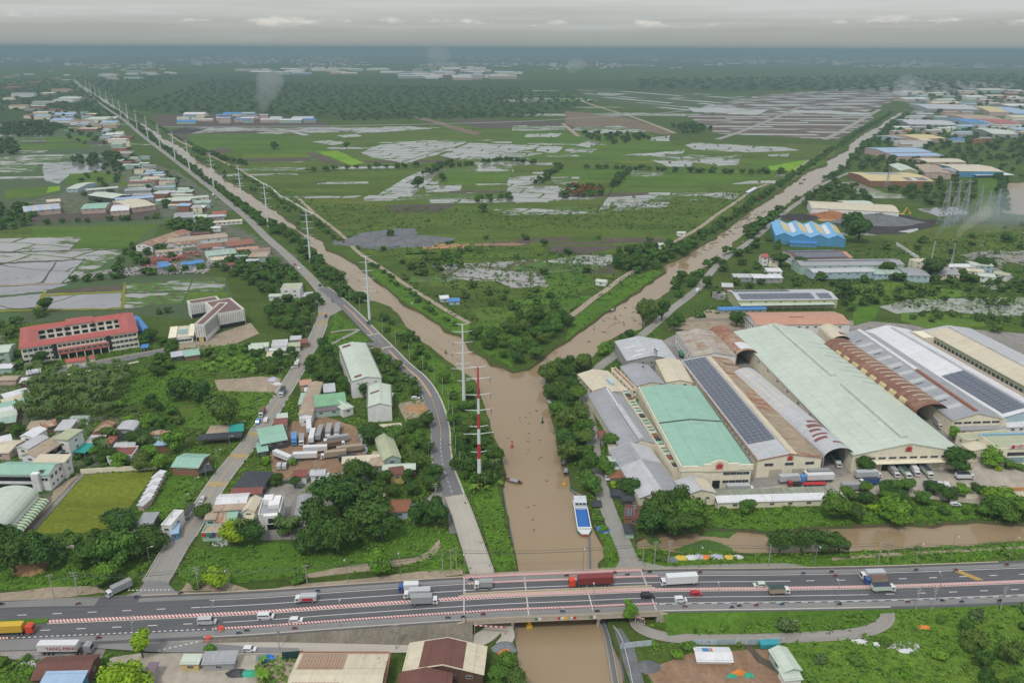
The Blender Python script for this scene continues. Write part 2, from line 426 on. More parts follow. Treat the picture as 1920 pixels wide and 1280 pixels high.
def ribbon(name,P_,o0,o1,mat,dz=0.0,kind='structure',parent=None,thick=None,zs=None):
 """strip along a path between offsets o0 (left) and o1 (right), in metres; UV in metres"""
 n=len(P_);V=[];UV=[];s=0
 for i,p in enumerate(P_):
  d=(P_[min(i+1,n-1)]-P_[max(i-1,0)]);d.z=0;d.normalize();r=Vector((d.y,-d.x,0))
  if i:s+=(P_[i]-P_[i-1]).length
  a=o0(i)if callable(o0)else o0;b=o1(i)if callable(o1)else o1
  V+=[p+r*a+Vector((0,0,dz)),p+r*b+Vector((0,0,dz))];UV+=[(s,a),(s,b)]
 F=[(2*i,2*i+1,2*i+3,2*i+2)for i in range(n-1)]
 uvx=UV[:]
 if thick:
  m=len(V)
  V+=[v-Vector((0,0,thick))for v in V];uvx+=UV
  for i in range(n-1):
   F+=[(2*i+m,2*i,2*i+2,2*i+2+m),(2*i+1,2*i+1+m,2*i+3+m,2*i+3),(2*i+m,2*i+2+m,2*i+3+m,2*i+1+m)]
  F+=[(0,m,m+1,1),(2*n-2,2*n-1,m+2*n-1,m+2*n-2)]
 me=bpy.data.meshes.new(name);me.from_pydata([tuple(v)for v in V],[],F);me.materials.append(mat)
 ul=me.uv_layers.new(name='UVMap')
 for l in me.loops:ul.data[l.index].uv=uvx[l.vertex_index]
 if not thick:
  if me.polygons[0].normal.z<0:me.flip_normals()
 me.update()
 return obj(name,me,parent,kind=kind)
LEFT_TRUNK=[930,1500,977,1280,958,1170,968,1065,965,1040,958,1000,950,965,945,945,938,915,946,885,943,850,932,822,920,795,908,760,897,725,885,705,858,692,828,664,794,642,762,612,748,595,735,575,715,568,692,560,675,552,650,532,642,510,627,500,605,490,597,477,582,460,562,437,537,422,512,418,487,405,475,392,457,377,425,357,397,342,377,322,355,305,335,297,325,282,300,272,285,255,272,242,250,230,235,222,225,213,194,194,175,180,152,165,135,150]
LEFT_ARM_R=[138,147,155,160,175,175,195,187,220,205,240,221,265,232,287,247,300,259,317,266,337,279,362,299,390,314,422,339,430,342,460,360,480,371,502,387,525,402,545,417,555,427,580,440,607,452,612,467,635,475,660,490,680,505,705,525,722,537,745,557,757,571,792,587,825,607,837,619,865,628,877,652,890,658,915,671,919,682,942,688]
RIGHT_ARM_L=[962,696,990,690,1015,674,1032,656,1065,637,1085,621,1115,601,1135,586,1150,578,1165,567,1182,555,1205,538,1235,518,1247,509,1243,496,1285,480,1305,465,1340,445,1370,423,1385,412,1402,397,1440,375,1465,358,1492,338,1516,320,1547,310,1553,299,1590,280,1596,267,1615,253,1625,245,1650,236,1662,225,1686,211]
RIGHT_ARM_R=[1701,209,1687,217,1667,228,1655,241,1632,256,1617,266,1602,278,1584,296,1579,312,1547,331,1560,322,1530,346,1512,362,1482,373,1465,391,1440,403,1408,420,1396,437,1376,454,1370,472,1350,483,1310,508,1270,521,1255,546,1222,566,1206,584,1208,607,1200,618,1172,622,1132,643,1116,664,1100,678,1067,684,1042,688,1025,705,1022,735,1034,755,1037,790,1045,815,1052,850,1064,880,1072,912,1092,922,1102,937,1112,960,1124,1000,1134,1020,1136,1042,1120,1055,1142,1170,1176,1280,1200,1500]
CANAL=[1190,1008,1207,1002,1235,1002,1262,998,1300,993,1340,990,1395,991,1440,995,1480,992,1515,986,1565,983,1600,984,1647,980,1700,978,1750,985,1765,977,1812,975,1830,972,1865,976,1925,978,2100,975,2100,1020,1925,1014,1815,1022,1740,1026,1665,1030,1587,1033,1480,1037,1375,1036,1320,1034,1255,1034,1190,1027]
for i in range(0,len(LEFT_ARM_R),2):
 y=LEFT_ARM_R[i+1];LEFT_ARM_R[i]+=max(0,8*(1-abs(y-280)/150))if y>165 else 1
for i in range(0,len(RIGHT_ARM_R),2):
 y=RIGHT_ARM_R[i+1];RIGHT_ARM_R[i]+=max(0,7*(1-abs(y-300)/130))
RIVER_FLAT=LEFT_TRUNK+LEFT_ARM_R+RIGHT_ARM_L+RIGHT_ARM_R
def inside(x,y,poly):
 c=False;n=len(poly);j=n-1
 for i in range(n):
  xi,yi=poly[i];xj,yj=poly[j]
  if(yi>y)!=(yj>y)and x<(xj-xi)*(y-yi)/(yj-yi)+xi:c=not c
  j=i
 return c
def fix_order():
 pass
RIVER_W=[P2(RIVER_FLAT[i],RIVER_FLAT[i+1])for i in range(0,len(RIVER_FLAT),2)]
CANAL_W=[P2(CANAL[i],CANAL[i+1])for i in range(0,len(CANAL),2)]
def jitter_loop(W,amp,step):
 out=[]
 n=len(W)
 for i in range(n):
  a=Vector(W[i]);b=Vector(W[(i+1)%n]);L_=(b-a).length
  st=step*max(1,a.length/500)
  k=max(1,min(12,int(L_/st)))
  for j in range(k):
   p=a+(b-a)*(j/k)
   am=amp*min(4,max(1,p.length/500))
   q=Vector((mnoise.noise(Vector((p.x*.08,p.y*.08,1))),mnoise.noise(Vector((p.x*.08,p.y*.08,9)))))
   p=p+q*am
   out.append((p.x,p.y))
 return out
RIVER_W=jitter_loop(RIVER_W,2.2,7.0)
CANAL_W=jitter_loop(CANAL_W,2.0,6.0)
def build_ground():
 X0,X1,Y0,Y1=-4800.0,4800.0,-400.0,9200.0
 loops=[[(X0,Y0),(X1,Y0),(X1,Y1),(X0,Y1)],RIVER_W,CANAL_W]
 V=[];Ed=[]
 for lp in loops:
  n0=len(V);V+=[Vector(p)for p in lp]
  Ed+=[(n0+i,n0+(i+1)%len(lp))for i in range(len(lp))]
 for gx in range(-23,24):
  for gy in range(-1,46):
   p=Vector((gx*200+7,gy*200+30))
   if not inside(p.x,p.y,RIVER_W)and not inside(p.x,p.y,CANAL_W):V.append(p)
 vo,eo,fo,*_=delaunay_2d_cdt(V,Ed,[],0,1e-4)
 F=[]
 for f in fo:
  c=sum((vo[i]for i in f),Vector((0,0)))/len(f)
  if inside(c.x,c.y,RIVER_W)or inside(c.x,c.y,CANAL_W):continue
  F.append(tuple(f))
 me=bpy.data.meshes.new('ground')
 me.from_pydata([(v.x,v.y,0)for v in vo],[],F);me.materials.append(G_['ground']);me.update()
 if me.polygons[0].normal.z<0:me.flip_normals()
 obj('ground',me,kind='structure')
 g=MB();sz=9600.0
 cells=[(X0,Y0,sz)]
 gv={};VV=[];FF=[]
 def vid(x,y):
  k=(round(x),round(y))
  if k not in gv:gv[k]=len(VV);VV.append((x,y,0))
  return gv[k]
 ST=4800.0
 for i in range(-22,22):
  for j in range(0,40):
   x0=X0+i*ST;y0=Y0+j*ST
   if i in(0,1)and j in(0,1):continue
   FF.append((vid(x0,y0),vid(x0+ST,y0),vid(x0+ST,y0+ST),vid(x0,y0+ST)))
 m2=bpy.data.meshes.new('plain');m2.from_pydata(VV,[],FF);m2.materials.append(G_['fargreen']);m2.update()
 obj('plain',m2,kind='structure')
 for nm,W in(('river',RIVER_W),('canal',CANAL_W)):
  p3=[Vector((x,y,-1.2))for x,y in W]
  obj(nm,poly_mesh(nm,p3,G_['river']),kind='structure')
  n=len(W)
  V=[(x,y,0)for x,y in W]
  V2=[]
  for i in range(n):
   a=Vector(W[i-1]);b=Vector(W[(i+1)%n]);d=(b-a).normalized();nr=Vector((d.y,-d.x))
   p=Vector(W[i]);q=p+nr*.9
   if not inside(q.x,q.y,W):q=p-nr*.9
   V2.append((q.x,q.y,-1.9))
  F=[(i,(i+1)%n,n+(i+1)%n,n+i)for i in range(n)]
  me=bpy.data.meshes.new(nm+'_bank');me.from_pydata(V+V2,[],F);me.materials.append(soil_mat(nm+'_bank_earth',(.09,.075,.045),(.12,.095,.06),veg=.7))
  obj(nm+'_bank',me,kind='structure')
build_ground()
LOOPS=[np.array(RIVER_W),np.array(CANAL_W)]
def inside_np(Q,W):
 x,y=Q[:,0][:,None],Q[:,1][:,None];x1,y1=W[:,0],W[:,1];x2,y2=np.roll(x1,1),np.roll(y1,1)
 with np.errstate(divide='ignore',invalid='ignore'):c=((y1>y)!=(y2>y))&(x<(x2-x1)*(y-y1)/(y2-y1)+x1)
 return c.sum(1)%2==1
def cut_mesh(name,P3,mat):
 """flat sheet inside an outline, cut back where river or canal runs through it"""
 W=np.array([(p.x,p.y)for p in P3]);z=P3[0].z;V=[Vector(p)for p in W.tolist()];n=len(V);Ed=[(i,(i+1)%n)for i in range(n)];hit=[]
 for L in LOOPS:
  lo,hi=W.min(0)-5,W.max(0)+5;k=((L>lo)&(L<hi)).all(1)
  if not k.any():continue
  hit.append(L);m=len(L);kk=k|np.roll(k,1)|np.roll(k,-1);idx={}
  for i in np.nonzero(kk)[0]:idx[int(i)]=len(V);V.append(Vector(L[i].tolist()))
  Ed+=[(idx[i],idx[(i+1)%m])for i in idx if(i+1)%m in idx]
 vo,eo,fo,*_=delaunay_2d_cdt(V,Ed,[],0,1e-4)
 if not fo:return poly_mesh(name,P3,mat)
 C_=np.array([[sum(vo[i][0]for i in f)/len(f),sum(vo[i][1]for i in f)/len(f)]for f in fo]);ok=inside_np(C_,W)
 for L in hit:ok&=~inside_np(C_,L)
 F=[tuple(f)for f,o in zip(fo,ok)if o]
 me=bpy.data.meshes.new(name);me.from_pydata([(v.x,v.y,z)for v in vo],[],F);me.materials.append(mat);me.update()
 if F and me.polygons[0].normal.z<0:me.flip_normals()
 return me
sheet('forest_floor',[170,150,400,138,700,142,960,152,1300,150,2400,150,2400,178,1640,180,1500,168,1300,175,1130,168,1100,205,1010,220,800,222,640,224,480,222,330,218,240,205],'forest',1,3,20)
sheet('farmland',[330,262,300,236,640,236,960,234,1180,226,1240,262,1340,268,1580,272,1560,296,1520,316,1470,350,1420,372,1340,420,1260,452,1180,478,1150,508,1080,545,980,560,880,560,800,520,700,455,640,440,560,392,480,345,440,320,380,285],'marshfield',1,2,20)
sheet('left_farmland',[-600,250,0,248,190,240,215,270,200,300,300,330,420,420,300,420,260,500,420,520,440,560,360,600,240,590,-100,620,-600,620],'farm',1,2,20)
sheet('left_far_farmland',[-600,160,130,160,230,230,190,240,0,248,-600,250],'forest',1,2,20)
sheet('right_land',[1690,215,2500,200,2500,420,1920,400,1700,440,1560,470,1480,440,1540,370,1620,300],'scrubland',1,2,20)
# -- fields
FIELDS=[('paddy','leftwet',[-200,486,0,452,145,445,128,470,98,490,0,492,-200,500],2),('paddy','wet2',[0,446,148,444,152,447,128,470,0,472,-200,474,-200,448],3),('paddy','wet2',[0,476,95,470,160,466,240,468,212,485,160,486,86,491,0,494],3),('paddy','leftwet',[-200,497,0,494,106,490,76,530,0,535,-200,540],3),('paddy','leftwet',[109,488,157,487,126,520,112,532,80,531],3),('paddy','wet2',[162,486,206,486,190,500,160,510,130,528,118,530],3),('paddy','leftwet',[-200,545,0,538,110,532,128,533,84,546,0,555,-200,560],3),('paddy','leftwet',[-200,562,0,558,80,550,66,576,0,580,-200,584],3),('paddy','leftwet',[86,550,228,548,226,576,150,580,70,578],3),('paddy','mud',[90,545,230,534,232,546,200,548,88,548],4),('paddy','wet3',[236,533,360,522,352,545,235,548],3),('paddy','wet3',[362,522,425,520,420,545,355,546],3),('paddy','wet3',[234,550,350,548,340,568,232,578],3),('paddy','greenfield',[352,548,440,546,400,575,345,570],3),('paddy','greenfield',[60,425,160,424,178,430,150,444,62,446],3),('paddy','marshfield',[-100,428,58,425,60,446,-100,449],3),('paddy','greenfield',[163,424,300,420,262,448,240,466,135,468,152,446],3),('bund','yellowfield',[66,579,80,546,88,546,72,580],6),('bund','yellowfield',[86,551,228,545,228,548,86,555],6),('bund','yellowfield',[226,578,231,530,236,530,233,578],6),('bund','yellowfield',[-200,584,230,577,230,580,-200,588],6),('bund','tan',[-200,541,0,533.5,110,530.5,110,532.5,0,536.5,-200,545],6),('bund','mud',[-200,498,0,492.5,158,485,158,486.5,0,495,-200,500],6),('bund','mud',[-200,476,0,472.5,130,468.5,250,465.5,250,467,130,470,0,474,-200,478],6),('bund','mud',[75,532,104,492,107,492,80,532],6),('field','leftwet',[80,305,180,302,192,308,190,320,150,325,128,330,110,345,82,338],3),('field','wet3',[0,310,70,308,66,322,0,326],3),('field','wet2',[0,294,120,290,110,306,0,312],3),('field','greenfield',[0,270,160,268,180,276,0,284],3),('field','greenfield',[82,258,165,252,186,262,90,268],3),('field','greenfield',[130,326,190,322,240,330,200,345,120,346],3),('field','brightfield',[92,350,114,348,112,358,88,362],4),('field','greenfield',[10,354,100,350,90,366,8,374],3),('field','greenfield',[222,340,258,338,262,347,222,349],3),('field','darkfield',[50,403,170,398,300,392,308,410,180,414,60,418],3),('field','wetmud',[345,238,520,240,640,238,700,246,560,250,420,252,350,250],2),('field','greenfield',[350,252,480,250,620,262,600,285,470,290,370,280],3),('field','wet',[636,240,734,239,826,240,735,247,672,250],4),('field','wet',[716,238,770,237,812,242,735,245],4),('field','wet',[632,254,668,251,678,256,646,259],4),('field','wet',[586,266,618,263,650,269,622,272],4),('field','wet',[544,247,552,246,584,254,570,255],4),('field','greenfield',[540,280,600,272,640,288,560,292],3),('field','brightfield',[594,285,634,283,686,306,660,310],5),('field','mud',[572,288,592,286,648,310,610,306],4),('field','wet',[676,286,712,272,788,264,876,267,820,290,760,306,700,296],3),('field','wet',[826,292,880,268,975,272,920,286,850,298],3),('field','wet',[900,270,1010,272,1000,280,950,284,890,284],3),('field','wet2',[900,284,970,282,1020,288,960,298,850,300],3),('field','wet',[700,370,730,352,756,336,790,320,830,317,800,345,770,368,740,373],3),('field','wet',[795,348,866,347,862,358,800,362],4),('field','wet2',[818,365,900,360,860,374,826,374],4),('field','greenfield',[830,322,960,316,958,344,820,346],3),('field','wet3',[828,316,960,310,964,322,836,324],4),('field','wet',[900,306,930,312,945,320,892,322],4),('field','wet',[952,332,1030,329,1010,345,952,350],4),('field','wet',[952,350,1048,348,1046,376,966,381,950,362],4),('field','wet2',[1030,331,1086,332,1080,346,1040,346],4),('field','greenfield',[1050,314,1170,312,1150,340,1088,344,1030,330],3),('field','greenfield',[1175,322,1440,318,1460,330,1340,350,1180,348,1155,362],3),('field','wet3',[1180,318,1250,320,1240,330,1178,330],4),('field','wet',[1138,370,1240,364,1200,382,1130,392,1120,400],4),('field','wet2',[1190,372,1270,364,1250,388,1140,398],3),('field','wet',[1310,364,1360,360,1388,364,1376,374,1340,370],4),('field','wet3',[1300,368,1330,374,1290,380],3),('field','greenfield',[960,245,1240,262,1340,300,1160,300,960,298],2),('field','greenfield',[1380,300,1560,300,1500,325,1440,318],3),('field','brightfield',[1440,312,1510,300,1500,322,1445,320],3),('field','wet',[986,252,1055,250,1045,257,985,257],4),('field','wet',[1080,273,1105,264,1127,267,1104,277],4),('field','wet',[1006,274,1060,275,1042,287,1005,284],4),('field','wet2',[1060,279,1120,278,1110,287,1058,286],4),('field','wet',[1285,273,1300,268,1440,275,1470,276,1500,282,1400,286,1300,280],4),('field','wet',[1163,292,1230,286,1284,282,1280,288,1210,292],4),('field','wet2',[1216,290,1310,290,1370,298,1360,310,1240,300],4),('field','wet2',[1345,294,1390,290,1385,308,1345,312],4),('field','wet',[1220,300,1298,302,1296,313,1255,313],4),('field','wet2',[1440,290,1480,288,1478,293,1442,293],4),('field','wet',[1218,258,1256,254,1254,265,1216,264],4),('field','wet2',[960,500,1090,478,1150,478,1162,490,1090,510,970,512],3),('field','wetmud',[806,498,900,493,1005,487,1010,511,1020,525,960,528,880,526,830,512],3),('field','wetmud',[950,512,1015,512,1030,538,960,540,930,526],4),('field','darkfield',[1022,463,1180,460,1100,476,1040,476],3),('field','darkfield',[720,384,860,382,820,398,730,398],3),('field','orange',[790,459,800,456,880,457,876,465,795,467],4),('field','soil',[890,457,960,455,990,458,960,461,890,461],4),('field','greenfield',[1020,512,1100,510,1120,535,1040,565,1000,545],3),('vegetable_plot','rows',[880,578,1060,572,1078,575,1050,596,940,616,905,608],3),('vegetable_plot','lush',[960,562,1110,555,1115,562,1076,575,965,570],3),('gravel_pan','gravel',[642,450,680,436,740,428,778,428,785,438,760,444,790,448,775,462,720,468,680,466],5),('construction_earth','darkfield',[320,252,460,245,500,247,470,252,360,262,320,262],3),('construction_yard','darkfield',[285,216,480,214,620,232,600,238,340,240,300,236],2),('construction_earth','coal',[302,248,345,240,390,242,360,249,320,251],4),('construction_earth','mud',[370,284,420,276,440,282,400,290],4),('red_earth','earth',[1060,208,1100,212,1180,222,1270,250,1240,252,1160,236,1080,240,1060,232],4),('red_earth','darkfield',[840,222,960,226,1060,228,1080,244,900,240],2),('red_earth','earth',[762,216,800,222,905,250,890,254,840,240],4),('thin_ponds','saltpan3',[1080,168,1140,166,1200,172,1440,180,1360,198,1290,210,1220,206,1100,182],3),('bare_pans','saltpan2',[1290,206,1440,176,1640,166,1720,150,1900,156,1900,166,1720,172,1650,200,1620,212,1500,214,1380,214],3),('bare_pans','saltpan',[1280,214,1400,212,1630,214,1640,222,1570,262,1340,250,1330,240],4),('shallow_pond','pool',[1290,204,1340,201,1400,203,1360,212,1300,210],5),('shallow_pond','pool',[1372,208,1440,206,1420,216,1365,214],5),('shallow_pond','pool',[1480,206,1640,212,1620,216,1480,211],5),('wet_meadow','wet2',[1130,224,1240,246,1120,250,1070,244],3),('wet_meadow','wet',[1120,174,1180,176,1150,180,1125,179],5),('wet_meadow','wet2',[960,236,1060,236,1060,244,960,246],3),('scrap_ground','coal',[1560,418,1600,408,1760,412,1750,425,1700,438,1640,440,1580,428],4),('soil_heap_ground','orange',[1510,402,1590,400,1600,412,1540,415],5),('puddle','pool',[1684,434,1720,428,1722,431,1706,437],6),('grey_car_park','greyyard',[1800,478,1850,470,1930,472,1930,500,1890,490,1870,510,1850,500],4),('rough_field','marshfield',[1640,440,1760,425,1930,420,1930,472,1850,470,1800,478,1770,490,1720,470,1660,450],3),('rice_strip','greenfield',[1832,334,1872,334,1872,396,1834,392],4),('bare_yard','tan',[1880,344,1960,340,1960,410,1880,398],4),('green_strip','meadow',[1580,535,1660,528,1800,545,1820,555,1700,565,1600,570],3),('lily_pond','marsh',[1648,575,1700,562,1850,558,2000,556,2000,594,1840,590,1760,582,1680,588],4),('lily_pond','marsh',[1838,534,1880,532,1885,540,1842,545],4),('stream','marsh',[1560,345,1600,340,1660,362,1690,365,1700,372,1640,372,1590,358],4),('bog','leftwet',[1720,392,1790,388,1820,400,1760,406],3),('lily_meadow','meadow',[1690,586,1840,592,1850,612,1740,616,1690,602],4),('lily_meadow','lush',[1600,575,1650,572,1640,600,1600,610],4),('tan_clearing','tan',[1250,618,1390,618,1400,600,1370,580,1330,580,1270,605],3),]
for i_,(nm,mk,fl,lv)in enumerate(FIELDS):
 sheet(nm,fl,mk,lv,2.4,7,z=.006*(i_%8))
def parcels(poly,n,ks,w,d,seed,lv=1.5):
 """small plots of different growth and water scattered over the open land"""
 r=random.Random(seed);pl=[P2(poly[i],poly[i+1])for i in range(0,len(poly),2)];xs=[p[0]for p in pl];ys=[p[1]for p in pl];c=0
 for _ in range(n*20):
  x,y=r.uniform(min(xs),max(xs)),r.uniform(min(ys),max(ys))
  if not inside(x,y,pl)or inside(x,y,RIVER_W):continue
  W_,D_=r.uniform(*w)/2,r.uniform(*d)/2;sk=r.uniform(-.5,.5);a=r.uniform(.02,.2);q=[]
  for i in range(28):
   t=i/28*4;e=int(t);f=t-e;u,v=[(-1+2*f,-1),(1,-1+2*f),(1-2*f,1),(-1,1-2*f)][e]
   X=u*W_+v*D_*sk;Y=v*D_;X+=W_*.13*mnoise.noise(Vector((x+X*.03,Y*.05,1)));Y+=D_*.30*mnoise.noise(Vector((X*.04,y+Y*.04,5)))
   q.append(Vector((x+X*math.cos(a)-Y*math.sin(a),y+X*math.sin(a)+Y*math.cos(a),lv*LV+.006*(c%9))))
  obj('field',cut_mesh('field',q,G_[r.choice(ks)]),kind='structure');c+=1
  if c>=n:break
parcels([360,290,620,262,960,262,1240,270,1540,300,1480,340,1380,390,1240,440,1000,440,700,430,560,385,460,330],70,['wet2','wet3','wet3','greenfield','darkfield','wet','marshfield','rows','yellowfield2'],(50,190),(14,46),5)
parcels([640,440,1200,440,1100,540,900,560,780,500],22,['wet3','greenfield','darkfield','mud','marshfield','rows'],(30,90),(8,22),6)
parcels([-100,230,200,225,200,300,140,340,-100,345],26,['wet2','wet3','greenfield','darkfield','wet'],(60,200),(20,60),7)
parcels([960,170,1300,160,1250,215,1060,225],14,['wet2','greenfield','darkfield','wet3'],(150,500),(50,120),8);parcels([1600,430,1900,420,1900,470,1650,465],8,['wet3','greenfield','mud','marshfield'],(40,110),(10,30),9)
# -- near ground
NEAR=[('village_ground','village',[-300,860,0,790,80,780,260,780,330,830,300,880,160,890,60,1000,-300,1040],1,4),('village_ground','village',[0,620,60,680,50,790,-300,800,-300,620],1,4),('village_ground','village',[250,470,330,440,400,400,500,455,560,480,520,520,400,500,300,500],2,4),('village_ground','village',[160,330,250,300,330,320,440,395,320,405,60,400,50,380,120,360],2,4),('grass_patch','meadow',[360,745,520,705,545,712,500,800,420,810,345,800],2,3),('grass_patch','lush',[225,725,300,690,360,700,340,760,240,755],2,3),('grass_patch','meadow',[360,650,540,640,545,690,400,700,300,700],2,3),('bare_earth','tan',[402,712,510,704,540,715,520,735,410,732],3,2),('allotment','rows',[335,755,370,752,362,785,335,782],4,0),('football_pitch','football',[160,889,288,882,278,905,243,950,200,990,160,998,62,1000],3,0),('running_track','greyyard',[152,888,158,888,60,1000,48,1000],4,0),('school_yard','tan',[125,900,150,888,55,990,40,985,95,940,100,920],3,1),('grass_patch','lush',[292,885,400,868,385,905,350,940,300,978,268,970],3,2),('truck_yard','soil',[505,850,548,790,610,780,668,800,690,870,660,885,560,888,515,905],3,3),('grey_yard','greyyard',[500,890,660,880,700,900,700,930,560,960,560,1010,490,1012,395,985,440,930,480,905],2,3),('lush_meadow','lush',[330,1060,400,1030,480,1015,560,1020,700,1010,720,985,800,985,830,1000,800,1035,700,1055,560,1078,430,1095,340,1095],3,3),('lush_meadow','lush',[830,1000,850,990,880,1070,800,1080,780,1045],3,3),('lush_meadow','lush',[885,930,935,920,945,980,968,1060,940,1072,925,1060,905,980],3,3),('lush_meadow','lush',[0,1055,120,1030,220,1040,270,1060,250,1085,120,1100,0,1105],3,3),('dirt_track','tan',[640,1062,780,1045,800,1035,824,1010,826,1024,812,1046,760,1058,690,1070,560,1085,560,1078],5,2),('verge_earth','tan',[0,1112,90,1100,180,1098,200,1110,130,1118,0,1130],3,3),('verge_earth','tan',[350,1092,430,1092,470,1106,340,1108],4,3),('roadside_path','tan',[470,1110,560,1095,690,1083,790,1070,868,1066,868,1076,760,1090,600,1104,480,1118],5,1.5),('earth_heap','orange',[40,1065,68,1058,76,1072,60,1082,36,1078],4,2),('factory_yard','concrete',[1340,930,1412,915,1560,900,1640,870,1800,890,1850,840,1800,800,1830,800,1920,860,2100,860,2100,930,1840,945,1650,925,1580,935,1350,945],4,1),('factory_lane','greyyard',[1230,640,1280,660,1300,720,1420,880,1560,860,1540,840,1330,640],3,0),('factory_ground','greyyard',[1112,745,1240,640,1290,615,1600,600,1760,612,2100,640,2100,880,1420,938,1345,945,1210,945,1160,870],1,0),('canal_grass','lush',[1312,985,1340,960,1580,955,1820,945,1830,970,1700,977,1515,984,1440,996,1390,993],3,2),('canal_grass','lush',[1180,1015,1210,1040,1480,1042,1700,1034,1925,1018,2100,1015,2100,1040,1925,1036,1700,1062,1540,1068,1250,1064,1200,1058],3,2),('canal_path','tan',[1560,1044,1660,1036,1790,1030,1925,1022,1925,1027,1790,1035,1660,1042,1560,1050],5,1),('roadside_strip','greyyard',[1230,1062,1380,1056,1480,1055,1540,1066,1500,1072,1240,1072],4,1),('lush_meadow','lush',[1240,1158,1640,1143,1646,1160,1620,1178,1500,1190,1280,1190,1225,1170],3,2),('lush_meadow','meadow',[1470,1200,1660,1185,1680,1140,1920,1136,2100,1136,2100,1400,1480,1400],2,3),('bare_earth','soil',[1210,1255,1290,1225,1440,1215,1480,1240,1500,1300,1250,1320],3,4),('rubble_patch','gravel',[1150,1175,1165,1178,1190,1215,1210,1290,1185,1290,1162,1215],3,1.5),('rubble_patch','gravel',[1330,1150,1420,1146,1500,1160,1420,1164,1340,1163],5,2),('dirt_lane','mud',[1395,1208,1405,1206,1430,1232,1470,1250,1460,1262,1420,1240],5,1),('south_yard','concrete',[205,1232,260,1224,400,1222,480,1215,480,1300,200,1320],3,2),('south_yard','tan',[480,1225,560,1220,580,1320,480,1320],3,2),('roadside_earth','greyyard',[0,1215,80,1212,200,1212,190,1235,0,1235],3,2),('triangle_green','lush',[628,584,636,590,668,616,668,620,650,622,620,622],4,0),('triangle_green','lush',[618,626,655,624,668,624,640,640,612,648],4,0),('triangle_green','lush',[672,622,700,642,690,644,640,648,628,646],4,0),('construction_clearing','tan',[745,756,810,744,800,790,760,790],3,2),('river_verge','lush',[700,600,760,620,840,690,890,760,930,850,935,920,860,925,850,850,830,740,760,650],2,3),('river_verge','lush',[1060,640,1110,600,1200,540,1240,512,1230,505,1180,520,1110,570,1070,600],2,2),('river_verge','lush',[690,505,740,555,800,590,850,625,875,640,882,610,830,585,770,545,720,505],2,2),('lush_bank','lush',[990,640,1060,600,900,600,880,625,900,655,960,690],2,2),('east_verge','lush',[1115,1000,1140,1060,1108,1068,1140,1075,1165,1060,1140,980],3,2),]
for i_,(nm,mk,fl,lv,r)in enumerate(NEAR):
 sheet(nm,fl,mk,max(.5,lv*.5),r,12,z=.006*(i_%7))
for fl in([1308,1000,1330,994,1392,988,1380,998,1366,1008,1345,1006,1320,1004],[1212,1010,1235,1006,1240,1018,1220,1020],[1262,1030,1320,1010,1340,1014,1372,1026,1378,1038,1300,1040],[1440,998,1500,986,1515,988,1480,996,1450,1002]):
 sheet('water_hyacinth',fl,'hyacinth',0,2.5,6,kind='stuff',z=-1.08)
def asphalt(name,col,crack=.2,wear=.3):
 t=NT(name);g=t.geo();uv=t.uv();s3=t.sep(uv)
 n1=t.noise(g,.05,4,.6);n2=t.noise(g,1.1,3,.7)
 tr=t.noise(t.map(uv,sc=(.02,.9,1)),1.0,3,.6)
 c=t.mix(t.mapr(n1,.35,.68,0,.5),col,tuple(x*1.35 for x in col))
 c=t.mix(t.mapr(tr,.42,.68,0,wear),c,tuple(min(1,x*1.5+.01)for x in col))
 c=t.mix(t.mapr(n2,.5,.75,0,crack),c,tuple(x*.55 for x in col))
 return t.set(c,.85,.25)
def hatch_mat(name,pitch=1.15,slant=.8,a=(.62,.58,.56),b=(.42,.05,.055)):
 t=NT(name);s3=t.sep(t.uv())
 f=t.m('FRACT',t.m('DIVIDE',t.m('ADD',s3[0],t.m('MULTIPLY',s3[1],-slant)),pitch))
 w=t.noise(t.geo(),.45,4)
 c=t.mix(t.m('GREATER_THAN',f,.52),a,t.mix(t.mapr(w,.4,.62),b,(.42,.12,.11)))
 c=t.mix(t.mapr(t.noise(t.geo(),2.1,3),.5,.8,0,.4),c,(.28,.25,.22))
 return t.set(c,.7,.3)
A_MAIN=asphalt('asphalt',(.088,.089,.096),.2,.45)
A_SIDE=asphalt('grey_asphalt',(.185,.183,.180),.2,.3)
A_LEFT=asphalt('worn_road',(.235,.225,.205),.25,.35)
A_CONC=asphalt('concrete_road',(.36,.33,.285),.25,.3)
A_DARK=asphalt('dark_asphalt',(.145,.145,.150),.2,.3)
HATCH=hatch_mat('red_white_kerb');HATCH2=hatch_mat('red_white_kerb_small',1.05,.7)
WHITE=paint('road_paint',(.66,.65,.62),.7,.3,.4,1.5)
YELL=paint('yellow_paint',(.55,.36,.09),.7,.3,.4,1.5)
CONC=paint('concrete',(.42,.385,.33),.8,.25,.45,.8)
CONC2=paint('pale_concrete',(.52,.48,.42),.8,.25,.35,.8)
BEIGE=paint('bridge_beige',(.50,.42,.32),.8,.25,.4,.8)
STEEL=plain('galvanised_steel',(.40,.42,.43),.45,.5,.6)
POLEC=paint('pole_concrete',(.40,.38,.35),.8,.2,.3,1.0)
def zprof(px):
 k=[(-400,.3),(92,.35),(480,.9),(635,2.0),(775,3.1),(870,3.7),(960,4.2),(1100,4.2),(1210,3.8),(1330,2.7),(1440,1.7),(1640,.7),(1920,.35),(2500,.3)]
 for(a,za),(b,zb)in zip(k,k[1:]):
  if px<=b:return za+(zb-za)*max(0,(px-a))/(b-a)
 return.3
HW=[-260,1179,-60,1171,92,1164.5,300,1155.5,480,1147,635,1136,775,1126.5,870,1120.5,960,1115.5,1100,1110,1210,1105.5,1330,1103.5,1440,1102.5,1640,1099,1780,1094.5,1920,1089,2120,1080.5]
hw_px=HW[0::2]
